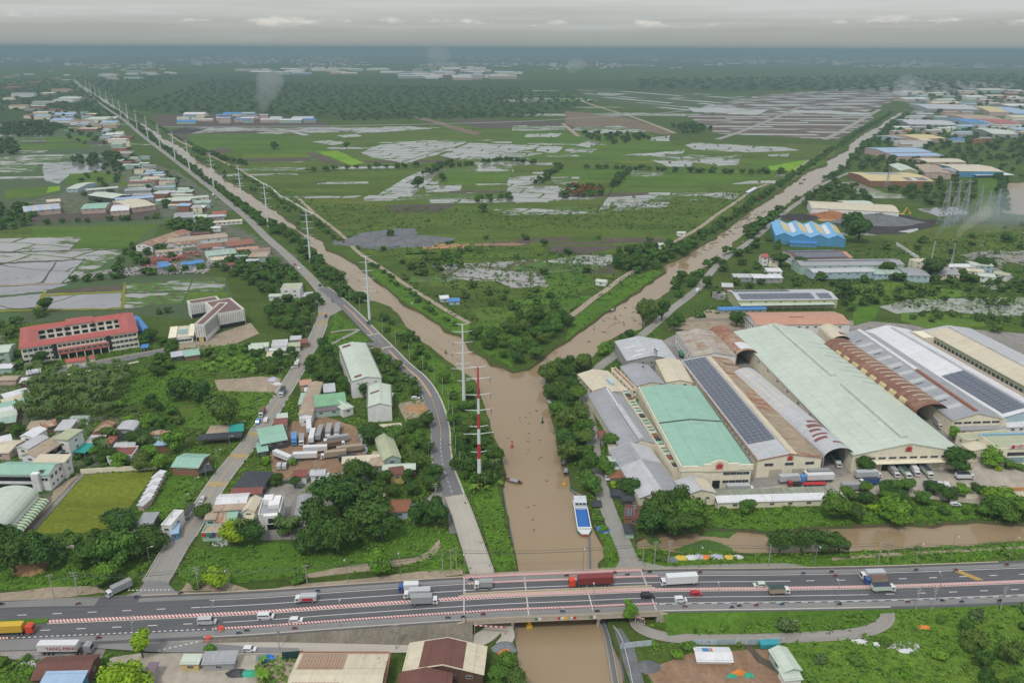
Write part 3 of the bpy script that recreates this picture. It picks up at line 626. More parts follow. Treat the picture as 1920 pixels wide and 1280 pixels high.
HWP=wsmooth([P(HW[i],HW[i+1],zprof(HW[i]))for i in range(0,len(HW),2)],6)
def hw_seg(px0,px1):
 out=[]
 for p in HWP:
  x=proj(p)[0]
  if px0-1e-6<=x<=px1+1e-6:out.append(p)
 return out
def cut(px):
 """exact path point at screen column px"""
 for a,b in zip(HWP,HWP[1:]):
  xa,xb=proj(a)[0],proj(b)[0]
  if xa<=px<=xb:return a+(b-a)*((px-xa)/(xb-xa))
 return HWP[-1].copy()
def hw_path(px0,px1):
 mid=[p for p in HWP if px0+1<proj(p)[0]<px1-1]
 return[cut(px0)]+mid+[cut(px1)]
c0=P(960,1115.5,4.2)
def OFF(row):return-(P(960,row,4.2).y-c0.y)*.985
oN,oNl,oNs0,oNs1,oNline,oM0,oM1,oSline,oSs0,oSs1,oSl,oS=[OFF(r)for r in(1075,1080,1087,1091.5,1101.5,1109.5,1119.5,1131,1140,1145,1155.5,1160)]
ribbon('highway',HWP,oN-.2,oS+.2,A_MAIN,0.0)
ribbon('motorbike_lane',hw_path(240,2110),oNl,oNs0,A_SIDE,.03);ribbon('motorbike_lane',hw_path(-250,2110),oSs1,oSl,A_SIDE,.03)
def kerb_strip(name,path,a,b,h,mat):
 return ribbon(name,path,a,b,mat,h,thick=h+.02)
kerb_strip('median',hw_path(92,2110),oM1-1.6,oM1-.3,.28,HATCH);ribbon('median_gutter',hw_path(860,1230),oM0+.2,oM1-1.65,BEIGE,.04)
ribbon('median_edge',hw_path(92,2110),oM1-.2,oM1+.15,CONC2,.05)
kerb_strip('lane_divider',hw_path(410,1222),oSs0+.3,oSs1-.2,.25,HATCH2)
kerb_strip('lane_divider',hw_path(-250,38),oSs0+.3,oSs1-.2,.25,HATCH2)
kerb_strip('lane_divider',hw_path(878,1245),oNs0+.3,oNs1-.15,.25,HATCH2)
ribbon('median_planting',hw_path(-250,88),oM0+.2,oM1-.2,G_['lush'],.25,thick=.25)
ribbon('hatched_verge',hw_path(868,1218),oN+.15,oNl-.1,HATCH2,.32,thick=.3)
def line(px0,px1,off,w=.16,dash=None,mat=None,path=None,dz=.045,name='lane_marking'):
 pth=path or hw_path(px0,px1)
 dense=[pth[0].copy()];S=[0]
 for p in pth[1:]:
  dense.append(p);S.append(S[-1]+(p-dense[-2]).length)
 if not dash:return ribbon(name,pth,off-w,off+w,mat or WHITE,dz)
 b=MB();s=0;tot=S[-1]
 def at(s_):
  for i in range(len(S)-1):
   if S[i+1]>=s_:
    t=(s_-S[i])/max(1e-6,S[i+1]-S[i]);d=(dense[i+1]-dense[i]).normalized()
    return dense[i]+(dense[i+1]-dense[i])*t,d
  return dense[-1],(dense[-1]-dense[-2]).normalized()
 while s<tot-dash[0]:
  p,d=at(s);q,e=at(s+dash[0]);r=Vector((d.y,-d.x,0));r2=Vector((e.y,-e.x,0));u=Vector((0,0,dz))
  b.add([p+r*(off-w)+u,p+r*(off+w)+u,q+r2*(off+w)+u,q+r2*(off-w)+u],[(0,1,2,3)])
  s+=dash[0]+dash[1]
 return obj(name,b.mesh(name,mat or WHITE),kind='structure')
line(-250,430,oNline,dash=(3,8.5));line(370,1490,oNline,.13);line(1520,2110,oNline,dash=(3,8.5))
line(-250,400,oSline,dash=(3,8.5));line(425,1618,oSline,.13);line(1650,2110,oSline,dash=(3,8.5))
line(380,2110,oNs0+.6,.12);line(1225,2110,oSs0+.5,.12);line(1225,2110,oSs0+1.0,.14,dash=(2.2,2.4))
line(42,400,oSs0+.6,.2,dash=(.9,.9))
line(1222,1224,oM0,.1)if False else None
pth=hw_path(1826,1836)
b=MB()
for k in range(5):
 p=cut(1823+k*3.0);d=(cut(1850)-cut(1800)).normalized();r=Vector((d.y,-d.x,0));sk=d*5.0
 a=p+r*(oNs0+.8)-d*2.6;c=p+r*(oM0+.1)+d*2.6
 b.add([a+Vector((0,0,.05)),a+d*.45+Vector((0,0,.05)),c+d*.45+Vector((0,0,.05)),c+Vector((0,0,.05))],[(0,1,2,3)])
obj('yellow_bars',b.mesh('yellow_bars',YELL),kind='structure')
def skirt(px0,px1,off,side,mat,name,run=1.7,step=None):
 pth=hw_path(px0,px1);V=[];F=[]
 for i,p in enumerate(pth):
  d=(pth[min(i+1,len(pth)-1)]-pth[max(i-1,0)]);d.z=0;d.normalize();r=Vector((d.y,-d.x,0))
  a=p+r*off;q=p+r*(off+side*(max(.25,p.z)*run+.3));q.z=.03
  m_=(a+q)/2;m_.z+=.12;V+=[a-Vector((0,0,.02)),m_,q]
 for i in range(len(pth)-1):
  for j in(0,1):F.append((3*i+j,3*i+j+1,3*i+j+4,3*i+j+3))
 me=bpy.data.meshes.new(name);me.from_pydata([tuple(v)for v in V],[],F);me.materials.append(mat);me.update()
 return obj(name,me,kind='structure')
skirt(-250,868,oN-.15,-1,G_['tan'],'embankment',1.3);skirt(1222,2110,oN-.15,-1,G_['canalg']if 'canalg' in G_ else G_['lush'],'embankment',1.3)
skirt(-250,400,oS+.15,1,G_['greyyard'],'embankment',1.2);skirt(400,886,oS+.15,1,G_['stones'],'stone_embankment',1.9);skirt(1226,2110,oS+.15,1,G_['lush'],'embankment',1.9)
ribbon('edge_kerb',hw_path(240,868),oN,oN+.35,BEIGE,.22,thick=.25);ribbon('edge_kerb',hw_path(1222,1910),oN,oN+.35,BEIGE,.22,thick=.25)
ribbon('edge_kerb',hw_path(400,870),oSl+.3,oSl+.6,CONC2,.25,thick=.3);ribbon('edge_kerb',hw_path(1222,1640),oSl+.2,oSl+.6,CONC2,.2,thick=.25)
# -- the bridge over the river
def frame_at(px):
 p=cut(px);d=(cut(px+8)-cut(px-8));d.z=0;d.normalize();return p,d,Vector((d.y,-d.x,0))
def build_bridge():
 base=cut(1040);root=empty('road_bridge',(base.x,base.y,0),0,'long beige concrete road bridge carrying the highway over the brown river','bridge')
 inv=Matrix.Translation((-base.x,-base.y,0))
 def fix(o):
  o.parent=root;o.data.transform(inv);o['kind']='thing';del o['kind'];return o
 pth=hw_path(868,1224)
 fix(ribbon('deck_slab',pth,oN-.3,oS+.3,CONC,-.03,thick=.45))
 fix(ribbon('edge_beam',pth,oS-.1,oS+.25,BEIGE,-.5,thick=.9));fix(ribbon('edge_beam',pth,oN-.2,oN+.2,BEIGE,-.5,thick=.9))
 for k in range(7):fix(ribbon('girder',pth,oN+2+k*(oS-oN-4)/6-.3,oN+2+k*(oS-oN-4)/6+.3,CONC,-.5,thick=.8))
 fix(ribbon('parapet',pth,oS-.25,oS+.1,BEIGE,.75,thick=.75));fix(ribbon('parapet',pth,oN-.1,oN+.12,BEIGE,.75,thick=.75))
 fix(ribbon('parapet_rail',pth,oS-.12,oS-.02,STEEL,1.05,thick=.08));fix(ribbon('parapet_rail',pth,oN-.02,oN+.08,STEEL,1.05,thick=.08))
 fix(ribbon('middle_parapet',hw_path(868,1224),oM0-.15,oM0+.2,BEIGE,.62,thick=.6))
 for px in(870,987,1103,1216):
  p,d,r=frame_at(px);b=MB();b.add([p+r*(oN+.3)-d*.22+Vector((0,0,.06)),p+r*(oS-.3)-d*.22+Vector((0,0,.06)),p+r*(oS-.3)+d*.22+Vector((0,0,.06)),p+r*(oN+.3)+d*.22+Vector((0,0,.06))],[(0,1,2,3)])
  o=obj('expansion_joint',b.mesh('expansion_joint',CONC2));fix(o)
 for px in(958,1112):
  p,d,r=frame_at(px)
  b=MB();a=p+r*(oN+.8);c=p+r*(oS-.1);a.z=c.z=p.z-1.75
  b.bar(a,c,.75);fix(obj('pier_cap',b.mesh('pier_cap',BEIGE)))
  for k in range(6):
   q=p+r*(oN+2+k*(oS-oN-3.2)/5);b=MB();b.bar((q.x,q.y,-3),(q.x,q.y,p.z-1.9),.55,n=10)
   fix(obj('pier_column',b.mesh('pier_column',CONC)))
 for px,s in((872,-1),(1220,1)):
  p,d,r=frame_at(px);b=MB()
  for(u0,u1)in((oN-.2,oS+.2),):
   A=p+r*u0-d*.9;B_=p+r*u1-d*.9;C_=p+r*u1+d*.9;D_=p+r*u0+d*.9
   lo=[(v.x,v.y,-.3)for v in(A,B_,C_,D_)];hi=[(v.x,v.y,p.z-.55)for v in(A,B_,C_,D_)]
   b.add(lo+hi,[(3,2,1,0),(4,5,6,7),(0,1,5,4),(1,2,6,5),(2,3,7,6),(3,0,4,7)])
  fix(obj('abutment',b.mesh('abutment',CONC)))
  b=MB();q=p+r*(oS+.2)
  b.add([q+Vector((0,0,.4-0)),q+d*s*7+Vector((0,0,-p.z*.35)),(q.x+d.x*s*7,q.y+d.y*s*7,-.1),(q.x,q.y,-.3)],[(0,1,2,3)])
  b.add([v+Vector((0,0,0))for v in[q+r*.4+Vector((0,0,.4)),q+r*.4+d*s*7+Vector((0,0,-p.z*.35)),Vector((q.x+d.x*s*7,q.y+d.y*s*7,-.1))+r*.4,Vector((q.x,q.y,-.3))+r*.4]],[(3,2,1,0)])
  b.f+=[(0,4,5,1),(1,5,6,2),(2,6,7,3),(3,7,4,0)];b.m+=[0]*4
  fix(obj('wing_wall',b.mesh('wing_wall',BEIGE)))
 reds=[plain('sign_white',(.7,.7,.68)),plain('sign_red',(.5,.05,.05)),plain('sign_green',(.05,.25,.14)),plain('sign_yellow',(.75,.5,.04))]
 for px,mi in((1000,2),(1006,0),(1041,1),(1046,0),(1052,3),(1064,0),(1068,1),(1098,2),(1103,0)):
  p,d,r=frame_at(px);q=p+r*(oS+.3);b=MB()
  M_=Matrix.Translation((q.x,q.y,q.z))@Matrix.Rotation(math.atan2(d.y,d.x),4,'Z')
  b.box(-.55,-.05,-.85,.55,.03,.15,M=M_)
  fix(obj('navigation_board',b.mesh('navigation_board',reds[mi])))
build_bridge()
# -- side roads
def road(name,flat,w,mat,dz=.3,n=5,kerb=None,z=0.0):
 pth=wsmooth(pts(flat,z),n)
 wf=w if callable(w)else(lambda i:w)
 o=ribbon(name,pth,(lambda i:-wf(i)),(lambda i:wf(i)),mat,dz)
 return pth
A_L=G_
LR=road('left_road',[285,1112,300,1085,318,1050,345,1008,372,965,396,925,418,893,446,858,472,826,508,775,531,737,556,697,575,662,592,632,604,602,611,575,608,556,592,533,565,505,530,472,498,444,462,408,425,378,395,353,350,318,300,280,265,253,232,225,200,203,178,186,160,172],4.3,A_LEFT,.30)
line(0,0,0,.14,None,YELL,LR[:80],.34,'centre_line')
for nm,o_ in(('road_edge',-4.6),('road_edge',4.3)):ribbon(nm,LR[12:70],o_,o_+.35,CONC2,.34)
RR=road('right_road',[863,1000,858,962,850,928,833,880,827,840,826,805,818,770,805,738,785,710,755,684,724,652,694,622,668,595,645,573,622,553,604,540],4.2,A_DARK,.31)
line(0,0,0,.12,None,YELL,RR[22:-14],.36,'centre_line')
line(0,0,-.2,.12,(2,2),WHITE,RR[5:24],.36,'lane_marking')
ribbon('road_shoulder',RR[6:],4.2,5.0,CONC2,.30);ribbon('road_shoulder',RR[6:40],-5.2,-4.2,G_['greyyard'],.28)
ribbon('narrow_median',RR[-42:-26],-.75,-.35,paint('faded_orange',(.55,.36,.27)),.50,thick=.2);ribbon('narrow_median',RR[-42:-26],.15,.5,paint('faded_orange',(.55,.36,.27)),.50,thick=.2)
ribbon('narrow_median',RR[-22:-10],-.75,-.35,paint('faded_orange',(.55,.36,.27)),.50,thick=.2);ribbon('narrow_median',RR[-22:-10],.15,.5,paint('faded_orange',(.55,.36,.27)),.50,thick=.2)
def zebra(path,i,w=4.0,n=8,L_=2.2,nm='zebra_crossing'):
 p=path[i];d=(path[i+1]-path[i-1]).normalized();r=Vector((d.y,-d.x,0));b=MB()
 for k in range(n):
  q=p+r*(-w+2*w*k/n+.2);a=.45
  b.add([q-d*L_/2+Vector((0,0,.37)),q-d*L_/2+r*a+Vector((0,0,.37)),q+d*L_/2+r*a+Vector((0,0,.37)),q+d*L_/2+Vector((0,0,.37))],[(0,1,2,3)])
 obj(nm,b.mesh(nm,WHITE),kind='structure')
zebra(RR,len(RR)-26);zebra(RR,len(RR)-22)
def bars(path,px,nm='yellow_bars',half=4.2,n=4,gap=.9,z=.36,mat=None):
 i=min(range(1,len(path)-1),key=lambda j:abs(proj(path[j])[1]-px));p=path[i];d=(path[i+1]-path[i-1]).normalized();r=Vector((d.y,-d.x,0));b=MB()
 for k in range(n):
  q=p+d*(k*gap)
  b.add([q-r*half+Vector((0,0,z)),q+r*half+Vector((0,0,z)),q+r*half+d*.5+Vector((0,0,z)),q-r*half+d*.5+Vector((0,0,z))],[(0,1,2,3)])
 obj(nm,b.mesh(nm,mat or YELL),kind='structure')
for y in(914,858,812,592,609,525):bars(LR,y)
J=[('junction_apron',[222,1120,258,1108,270,1092,278,1080,316,1080,316,1095,330,1108,400,1112,480,1114,480,1126,380,1132,90,1136,-260,1146,-260,1128,0,1128,120,1121],A_SIDE,.43),('slip_road',[-260,1208,0,1200,160,1196,400,1190,415,1194,380,1204,480,1212,560,1214,560,1224,480,1222,300,1222,180,1214,0,1219,-260,1228],A_SIDE,.41),('merge_apron',[585,558,640,570,642,580,628,588,604,600,596,585,596,560],A_LEFT,.285),('merge_apron',[840,888,852,900,866,925,872,934,834,936,826,920,815,905,808,888],A_DARK,.29)]
for nm,fl,mt,z in J:
 obj(nm,poly_mesh(nm,pts(fl,z),mt),kind='structure')
line(0,0,0,.25,(.7,.7),WHITE,[P(240,1106,.45),P(322,1105,.45)],.06)
line(0,0,0,.22,(.8,.8),WHITE,[P(296,1219,.43),P(383,1200,.43)],.06)
ribbon('crossing_path',wsmooth(pts([618,648,640,636,668,622,672,618]),5),-1.4,1.4,A_LEFT,.30)
ribbon('crossing_path',wsmooth(pts([620,624,645,620,672,618]),5),-1.2,1.2,A_LEFT,.32)
ribbon('spur_road',wsmooth(pts([674,650,690,645,720,650]),5),-2.5,2.5,A_DARK,.27)
road('lane',[700,984,745,972,780,960,808,938,832,915],2.3,A_LEFT,.26)
road('service_road',[380,1212,470,1214,560,1214,640,1213,720,1211,800,1210,870,1206,905,1196,925,1180,936,1163,944,1145,940,1110,925,1085],lambda i:3.0,A_CONC,.22)
road('service_lane',[940,1210,952,1195,950,1180,944,1165],2.2,A_CONC,.20)
road('east_bank_road',[1196,1075,1182,1052,1166,1015,1152,985,1140,955,1130,925,1120,890,1114,855,1110,815,1100,770,1098,735,1112,700,1145,672,1180,648,1212,622,1240,598,1262,578,1290,557,1312,538,1332,512,1358,486,1388,466,1420,443,1452,415,1482,391,1508,372,1540,347,1568,334,1592,324],3.3,A_LEFT,.26)
obj('junction_apron',poly_mesh('junction_apron',pts([1150,1072,1162,1050,1152,1010,1180,1010,1185,1035,1205,1052,1260,1064,1480,1056,1525,1068,1525,1074,1240,1076],.20),A_LEFT),kind='structure')
road('underpass_track',[1196,1150,1192,1165,1205,1180,1240,1192,1300,1198,1400,1198,1500,1195,1580,1190,1625,1183,1652,1172,1664,1158,1662,1140],2.3,asphalt('gravel_track',(.24,.225,.205),.4,.4),.20)
road('underpass_track',[1180,1060,1186,1090,1194,1125,1196,1150],2.3,A_LEFT,.18)
road('dirt_road',[560,372,592,402,640,440,668,470,700,492,737,517,770,540,802,560,842,585,880,606],2.1,G_['dirtroad'],.17)
road('dirt_road',[316,250,338,266,366,278,396,293,436,312,474,333],2.3,G_['dirtroad'],.17)
road('white_track',[470,330,486,340,508,352,525,367,548,378,560,386,588,402],1.6,plain('pale_track',(.42,.41,.38)),.18)
road('dirt_road',[1062,598,1085,582,1110,562,1135,545,1165,522,1196,504],2.6,G_['dirtroad'],.17)
road('dirt_road',[1250,462,1278,446,1310,428,1345,402,1378,380,1415,355,1440,345],2.4,G_['dirtroad'],.17)
road('dirt_road',[1486,322,1500,312,1516,300],2.0,G_['dirtroad'],.17)
road('far_highway',[300,238,420,238,560,237,700,235,850,232,1000,227,1100,221,1200,216,1300,206,1440,186,1560,170,1640,160,1710,152],9,asphalt('far_asphalt',(.20,.195,.185)),.25)
road('field_road',[1345,262,1400,243,1470,215,1510,200,1640,182],7,asphalt('field_road_grey',(.25,.24,.22)),.35)
road('field_road',[1546,262,1580,245,1620,222,1650,205],7,asphalt('field_road_grey2',(.25,.24,.22)),.35)
road('field_road',[1075,184,1120,200,1180,218,1230,236,1265,250],6,G_['dirtroad'],.35)
road('field_road',[1055,232,1072,246,1085,256],5,G_['dirtroad'],.3)
for fl in([480,330,560,325,620,322,760,316,800,310],[735,312,800,290,880,268],[805,325,845,306,862,296],[1016,340,1040,322,1058,310],[1160,345,1175,325,1185,312],[1150,350,1138,372,1118,400]):
 road('field_bund',fl,1.6,G_['forest'],.20)
road('school_road',[105,700,140,690,200,680,250,671,300,660,360,648],3.2,A_DARK,.22)
road('school_path',[95,712,140,700,200,690,260,678],1.2,CONC2,.2)
road('right_ring_road',[1960,470,1880,476,1850,488,1860,502,1900,520,1960,540],3.5,A_LEFT,.27)
obj('school_forecourt',poly_mesh('school_forecourt',pts([400,628,470,605,486,625,440,645,330,660,325,648],.24),G_['tan']),kind='structure')
# -- the two ramps with parapets
def ramp(name,flat,wl,mat,label,z0,z1,par=.7):
 n=len(flat)//2
 P_=[P(flat[2*i],flat[2*i+1],0)for i in range(n)]
 for i,p in enumerate(P_):p.z=z0+(z1-z0)*math.sin(math.pi*i/(n-1))
 base=P_[n//2];root=empty(name,(base.x,base.y,0),0,label,'bridge')
 inv=Matrix.Translation((-base.x,-base.y,0));path=wsmooth(P_,5)
 for nm,a,b_,m_,dz,th in(('deck',-wl,wl,mat,.0,.5),('parapet',-wl-.35,-wl,CONC,par,par+.6),('parapet',wl,wl+.35,CONC,par,par+.6)):
  o=ribbon(nm,path,a,b_,m_,dz,thick=th);o.data.transform(inv);o.parent=root;del o['kind']
 for sgn in(-.98,.93):
  o=ribbon('edge_line',path,wl*sgn,wl*sgn+.2,WHITE,.03);o.data.transform(inv);o.parent=root;del o['kind']
 return path
ramp('approach_bridge',[852,930,864,960,876,995,888,1030,905,1078],4.1,A_CONC,'pale concrete ramp bridge between the dark asphalt road and the highway',.38,.9)
ramp('approach_bridge',[292,1092,302,1078,318,1050,333,1024,344,1008],4.6,A_LEFT,'short bridge with low parapets where the left road meets the highway',.40,.65,.6)
# -- buildings
RC={'celadon':((.52,.59,.50),0,.30,.14),'mint':((.28,.48,.375),0,.28,.14),'green':((.20,.42,.24),.1,.3,.25),'grey':((.34,.35,.37),0,.45,.22),'ltgrey':((.50,.51,.53),0,.42,.22),'white':((.68,.69,.71),.08,.32,.12),'rust':((.36,.26,.19),.85,.4,.3),'oldrust':((.46,.38,.27),.55,.4,.35),'tan':((.42,.34,.25),.25,.35,.3),'cream':((.62,.56,.42),.12,.3,.25),'blue':((.06,.22,.50),0,.2,.1),'ltblue':((.32,.45,.62),0,.22,.12),'brown':((.150,.060,.045),0,.3,.12),'redbrown':((.22,.07,.055),.2,.3,.2),'red':((.41,.10,.085),0,.25,.1),'dark':((.045,.05,.06),0,.3,.3),'terracotta':((.50,.27,.18),0,.25,.12),'yellow':((.62,.52,.26),.15,.3,.2),'teal':((.02,.32,.28),0,.2,.1),'purple':((.22,.16,.20),.1,.3,.2),'olive':((.42,.45,.30),0,.3,.2),'asbestos':((.47,.44,.38),.35,.55,.4),'patchmint':((.38,.52,.44),.25,.35,.5),'orange':((.55,.20,.07),0,.2,.2),'mottled':((.30,.34,.26),.15,.8,.7)}
RN={'celadon':'pale green','mint':'mint green','green':'faded green','grey':'grey','ltgrey':'light grey','white':'white','rust':'rusty','oldrust':'rust-stained tan','tan':'tan','cream':'cream','blue':'bright blue','ltblue':'pale blue','brown':'dark brown','redbrown':'red-brown','red':'red','dark':'black','terracotta':'terracotta','yellow':'yellow','teal':'teal','purple':'purplish','olive':'olive','asbestos':'weathered','patchmint':'patched green','orange':'orange','mottled':'mottled'}
def RM(k,axis=0):
 c,ru,di,pa=RC[k]
 return roofmat('roof_'+k+'_%d'%axis,c,ru,di,axis,pa,seed=len(k)+axis)
WALLC={'ivory':(.80,.77,.68),'cream':(.80,.74,.58),'white':(.78,.78,.77),'grey':(.36,.36,.36),'mint':(.40,.54,.46),'blue':(.10,.30,.50),'ltblue':(.42,.54,.60),'brick':(.30,.15,.10),'yellow':(.60,.46,.18),'dark':(.08,.08,.085),'pink':(.55,.42,.37),'brownw':(.14,.08,.06),'orange':(.58,.28,.10),'yellowgreen':(.46,.48,.26)}
def WM(k):return paint('wall_'+k,WALLC[k],.8,.2,.38,.35)
GLASS=plain('window_glass',(.035,.045,.055),.15,.6)
FRAME=plain('window_frame',(.45,.45,.43),.6)
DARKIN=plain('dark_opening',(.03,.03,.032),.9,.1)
KEEP=[]
BLD={}
_win={}
def window_mesh(w,h):
 k=(round(w,1),round(h,1))
 if k in _win:return _win[k]
 b=MB();w2=w/2;t=.12
 b.box(-w2,-.10,0,-w2+t,.02,h);b.box(w2-t,-.10,0,w2,.02,h)
 b.box(-w2+t,-.10,0,w2-t,.02,t);b.box(-w2+t,-.10,h-t,w2-t,.02,h)
 b.box(-w2+t,-.04,t,w2-t,-.02,h-t,1)
 if w>1.5:b.box(-.04,-.09,t,.04,-.03,h-t)
 _win[k]=b.mesh('window',[FRAME,GLASS]);return _win[k]
class Bld:
 def __init__(s,name,label,A,B,C,he,roof='gx',hr=None,rk='grey',wk='white',over=.45,cat=None,group=None,wins='auto',base=0.0,rmat=None,open_front=False,nowall=False):
  a=P(*A,he);b=P(*B,he);u=(b-a);w=u.length;u.normalize();v=Vector((-u.y,u.x,0))
  d=(P(*C,he)-a).dot(v)if isinstance(C,tuple)else C
  d=max(2.0,d)
  s.w,s.d,s.he,s.hr,s.rk=w,d,he,(hr if hr else he+min(w if roof=='gy' else d,40)*.10),rk
  s.root=empty(name,(a.x,a.y,0),math.atan2(u.y,u.x),label,cat or('warehouse' if 'warehouse' in name else 'house' if 'house' in name else 'building'),group)
  s.u,s.v,s.a=u,v,a;s.roof=roof;s.over=over
  KEEP.append((a.x,a.y,u.x,u.y,w,d))
  hr=s.hr;o=over;th=.18
  wm=WM(wk)if isinstance(wk,str)else wk
  wb=MB()
  if roof in('gx','hip'):prof=[(0,base),(d,base),(d,he-.1),(d/2,hr-.1),(0,he-.1)]if roof=='gx' else[(0,base),(d,base),(d,he-.1),(0,he-.1)];wb.prism(prof,0,w,'x')
  elif roof=='gy':wb.prism([(0,base),(w,base),(w,he-.1),(w/2,hr-.1),(0,he-.1)],0,d,'y')
  elif roof=='arch':
   n=12;arc=[(w/2-w/2*math.cos(math.pi*i/n),he-.1+(hr-he)*math.sin(math.pi*i/n))for i in range(n+1)]
   if open_front:
    wb.box(0,0,base,.5,d,he-.1);wb.box(w-.5,0,base,w,d,he-.1);wb.box(0,d-.5,base,w,d,he)
   else:wb.prism([(0,base)]+arc+[(w,base)],0,d,'y')
  elif roof=='saw':
   n=s.nb=4;prof=[(0,base),(w,base)];arc=[]
   for i in range(n):
    arc+=[(w*i/n,he-.1),(w*(i+.5)/n,hr-.1)]
   arc+=[(w,he-.1)];wb.prism([(0,base)]+arc+[(w,base)],0,d,'y')
  elif roof=='shed':wb.prism([(0,base),(d,base),(d,hr-.1),(0,he-.1)],0,w,'x')
  else:wb.box(0,0,base,w,d,he-.05)
  if nowall:
   wb=MB();n=max(2,int(w/6))
   for i in range(n+1):
    for y in(0.1,d-.1):wb.box(w*i/n-.1,y-.1,base,w*i/n+.1,y+.1,(hr if y>1 and roof=='shed' else he)-.1)
  s.wall=obj('wall' if not nowall else 'posts',wb.mesh('wall',wm),s.root)
  def slab(prof,a0,a1,axis,mat,nm='roof'):
   top=prof;bot=[(p[0],p[1]-th)for p in prof][::-1]
   b=MB();vs=top+bot;n=len(top)
   b.v=[];
   def pt(p,q):return(p[0],q,p[1])if axis=='y' else(q,p[0],p[1])
   V=[pt(p,a0)for p in top]+[pt(p,a1)for p in top]+[pt((p[0],p[1]-th),a0)for p in top]+[pt((p[0],p[1]-th),a1)for p in top]
   F=[]
   for i in range(n-1):
    F+=[(i,i+1,n+i+1,n+i),(2*n+i,3*n+i,3*n+i+1,2*n+i+1),(i,2*n+i,2*n+i+1,i+1),(n+i,n+i+1,3*n+i+1,3*n+i)]
   F+=[(0,n,3*n,2*n),(n-1,3*n-1,4*n-1,2*n-1)]
   b.add(V,F);return obj(nm,b.mesh(nm,mat),s.root)
  m0,m1=(rmat,rmat)if rmat else(RM(rk,0),RM(rk,1))
  sl=(hr-he)
  if roof=='gx':
   k=sl/(d/2)*o;s.r=slab([(-o,he-k),(d/2,hr),(d+o,he-k)],-o,w+o,'x',m0)
  elif roof=='gy':
   k=sl/(w/2)*o;s.r=slab([(-o,he-k),(w/2,hr),(w+o,he-k)],-o,d+o,'y',m1)
  elif roof=='arch':
   n=14;s.r=slab([(w/2-(w/2+.2)*math.cos(math.pi*i/n),he+.05+(hr-he)*math.sin(math.pi*i/n))for i in range(n+1)],-o,d+o,'y',m1)
  elif roof=='saw':
   pr=[]
   for i in range(s.nb):pr+=[(w*i/s.nb,he),(w*(i+.5)/s.nb,hr)]
   s.r=slab(pr+[(w,he)],-o,d+o,'y',m1)
  elif roof=='shed':
   k=sl/d*o;s.r=slab([(-o,he-k),(d+o,hr+k)],-o,w+o,'x',m0)
  elif roof=='hip':
   b=MB();m=min(w,d)/2
   R1,R2=((m,d/2,hr),(w-m,d/2,hr))if w>=d else((w/2,m,hr),(w/2,d-m,hr))
   V=[(-o,-o,he),(w+o,-o,he),(w+o,d+o,he),(-o,d+o,he),R1,R2]
   F=[(0,1,5,4),(1,2,5),(2,3,4,5),(3,0,4),(3,2,1,0)]if w>=d else[(0,1,4),(1,2,5,4),(2,3,5),(3,0,4,5),(3,2,1,0)]
   b.add(V,F);s.r=obj('roof',b.mesh('roof',m0),s.root)
  else:
   b=MB();b.box(-.02,-.02,he-.05,w+.02,d+.02,he+.02,0)
   p=.55
   for x0,y0,x1,y1 in((-.05,-.05,w+.05,.25),(-.05,d-.25,w+.05,d+.05),(-.05,.25,.25,d-.25),(w-.25,.25,w+.05,d-.25)):b.box(x0,y0,he+.02,x1,y1,he+p,1)
   s.r=obj('roof',b.mesh('roof',[m0,wm]),s.root)
  if wins=='auto' and not nowall and not open_front:s.auto()
  elif wins and wins!='auto':
   for q in wins:s.windows(*q)
 def windows(s,face,n,w,h,z,f0=.06,f1=.94,name='window',mat=None):
  me=window_mesh(w,h)if mat is None else mat
  L=s.w if face in 'FB' else s.d
  for i in range(n):
   t=L*(f0+(f1-f0)*(i+.5)/n)
   if face=='F':loc,r=(t,-.02,z),0
   elif face=='L':loc,r=(-.02,L-t,z),-math.pi/2
   elif face=='R':loc,r=(s.w+.02,t,z),math.pi/2
   else:loc,r=(t,s.d+.02,z),math.pi
   o=obj(name,me,s.root);o.location=loc;o.rotation_euler=(0,0,r)
 def auto(s):
  side='R' if proj(s.a)[0]<900 else 'L'
  fl=max(1,int(s.he/3.3))
  far=s.a.length>900
  if s.a.length>1500:return
  for f in range(fl):
   z=s.he-2.1-f*3.3
   if z<.7:break
   n=max(1,min(6 if not far else 3,int(s.w/5)));s.windows('F',n,min(2.0,s.w/n*.5),1.15,z)
   if not far:
    n=max(1,min(5,int(s.d/6)));s.windows(side,n,1.6,1.1,z)
 def slope_pt(s,side,a,b,lift=.05):
  """point on a roof slope: a along the ridge 0..1 (front to back, or left to right), b from eave 0 to ridge 1"""
  w,d,he,hr=s.w,s.d,s.he,s.hr
  if s.roof=='gy':
   x=w/2*b if side=='L' else w-w/2*b;return Vector((x,d*a,he+(hr-he)*b+lift))
  if s.roof=='gx':
   y=d/2*b if side=='F' else d-d/2*b;return Vector((w*a,y,he+(hr-he)*b+lift))
  if s.roof=='arch':
   t=b*math.pi;return Vector((w/2-(w/2+.2)*math.cos(t),d*a,he+.05+(hr-he)*math.sin(t)+lift))
  if s.roof=='shed':return Vector((w*a,d*b,he+(hr-he)*b+lift))
  return Vector((w*a,d*b,he+.02+lift))
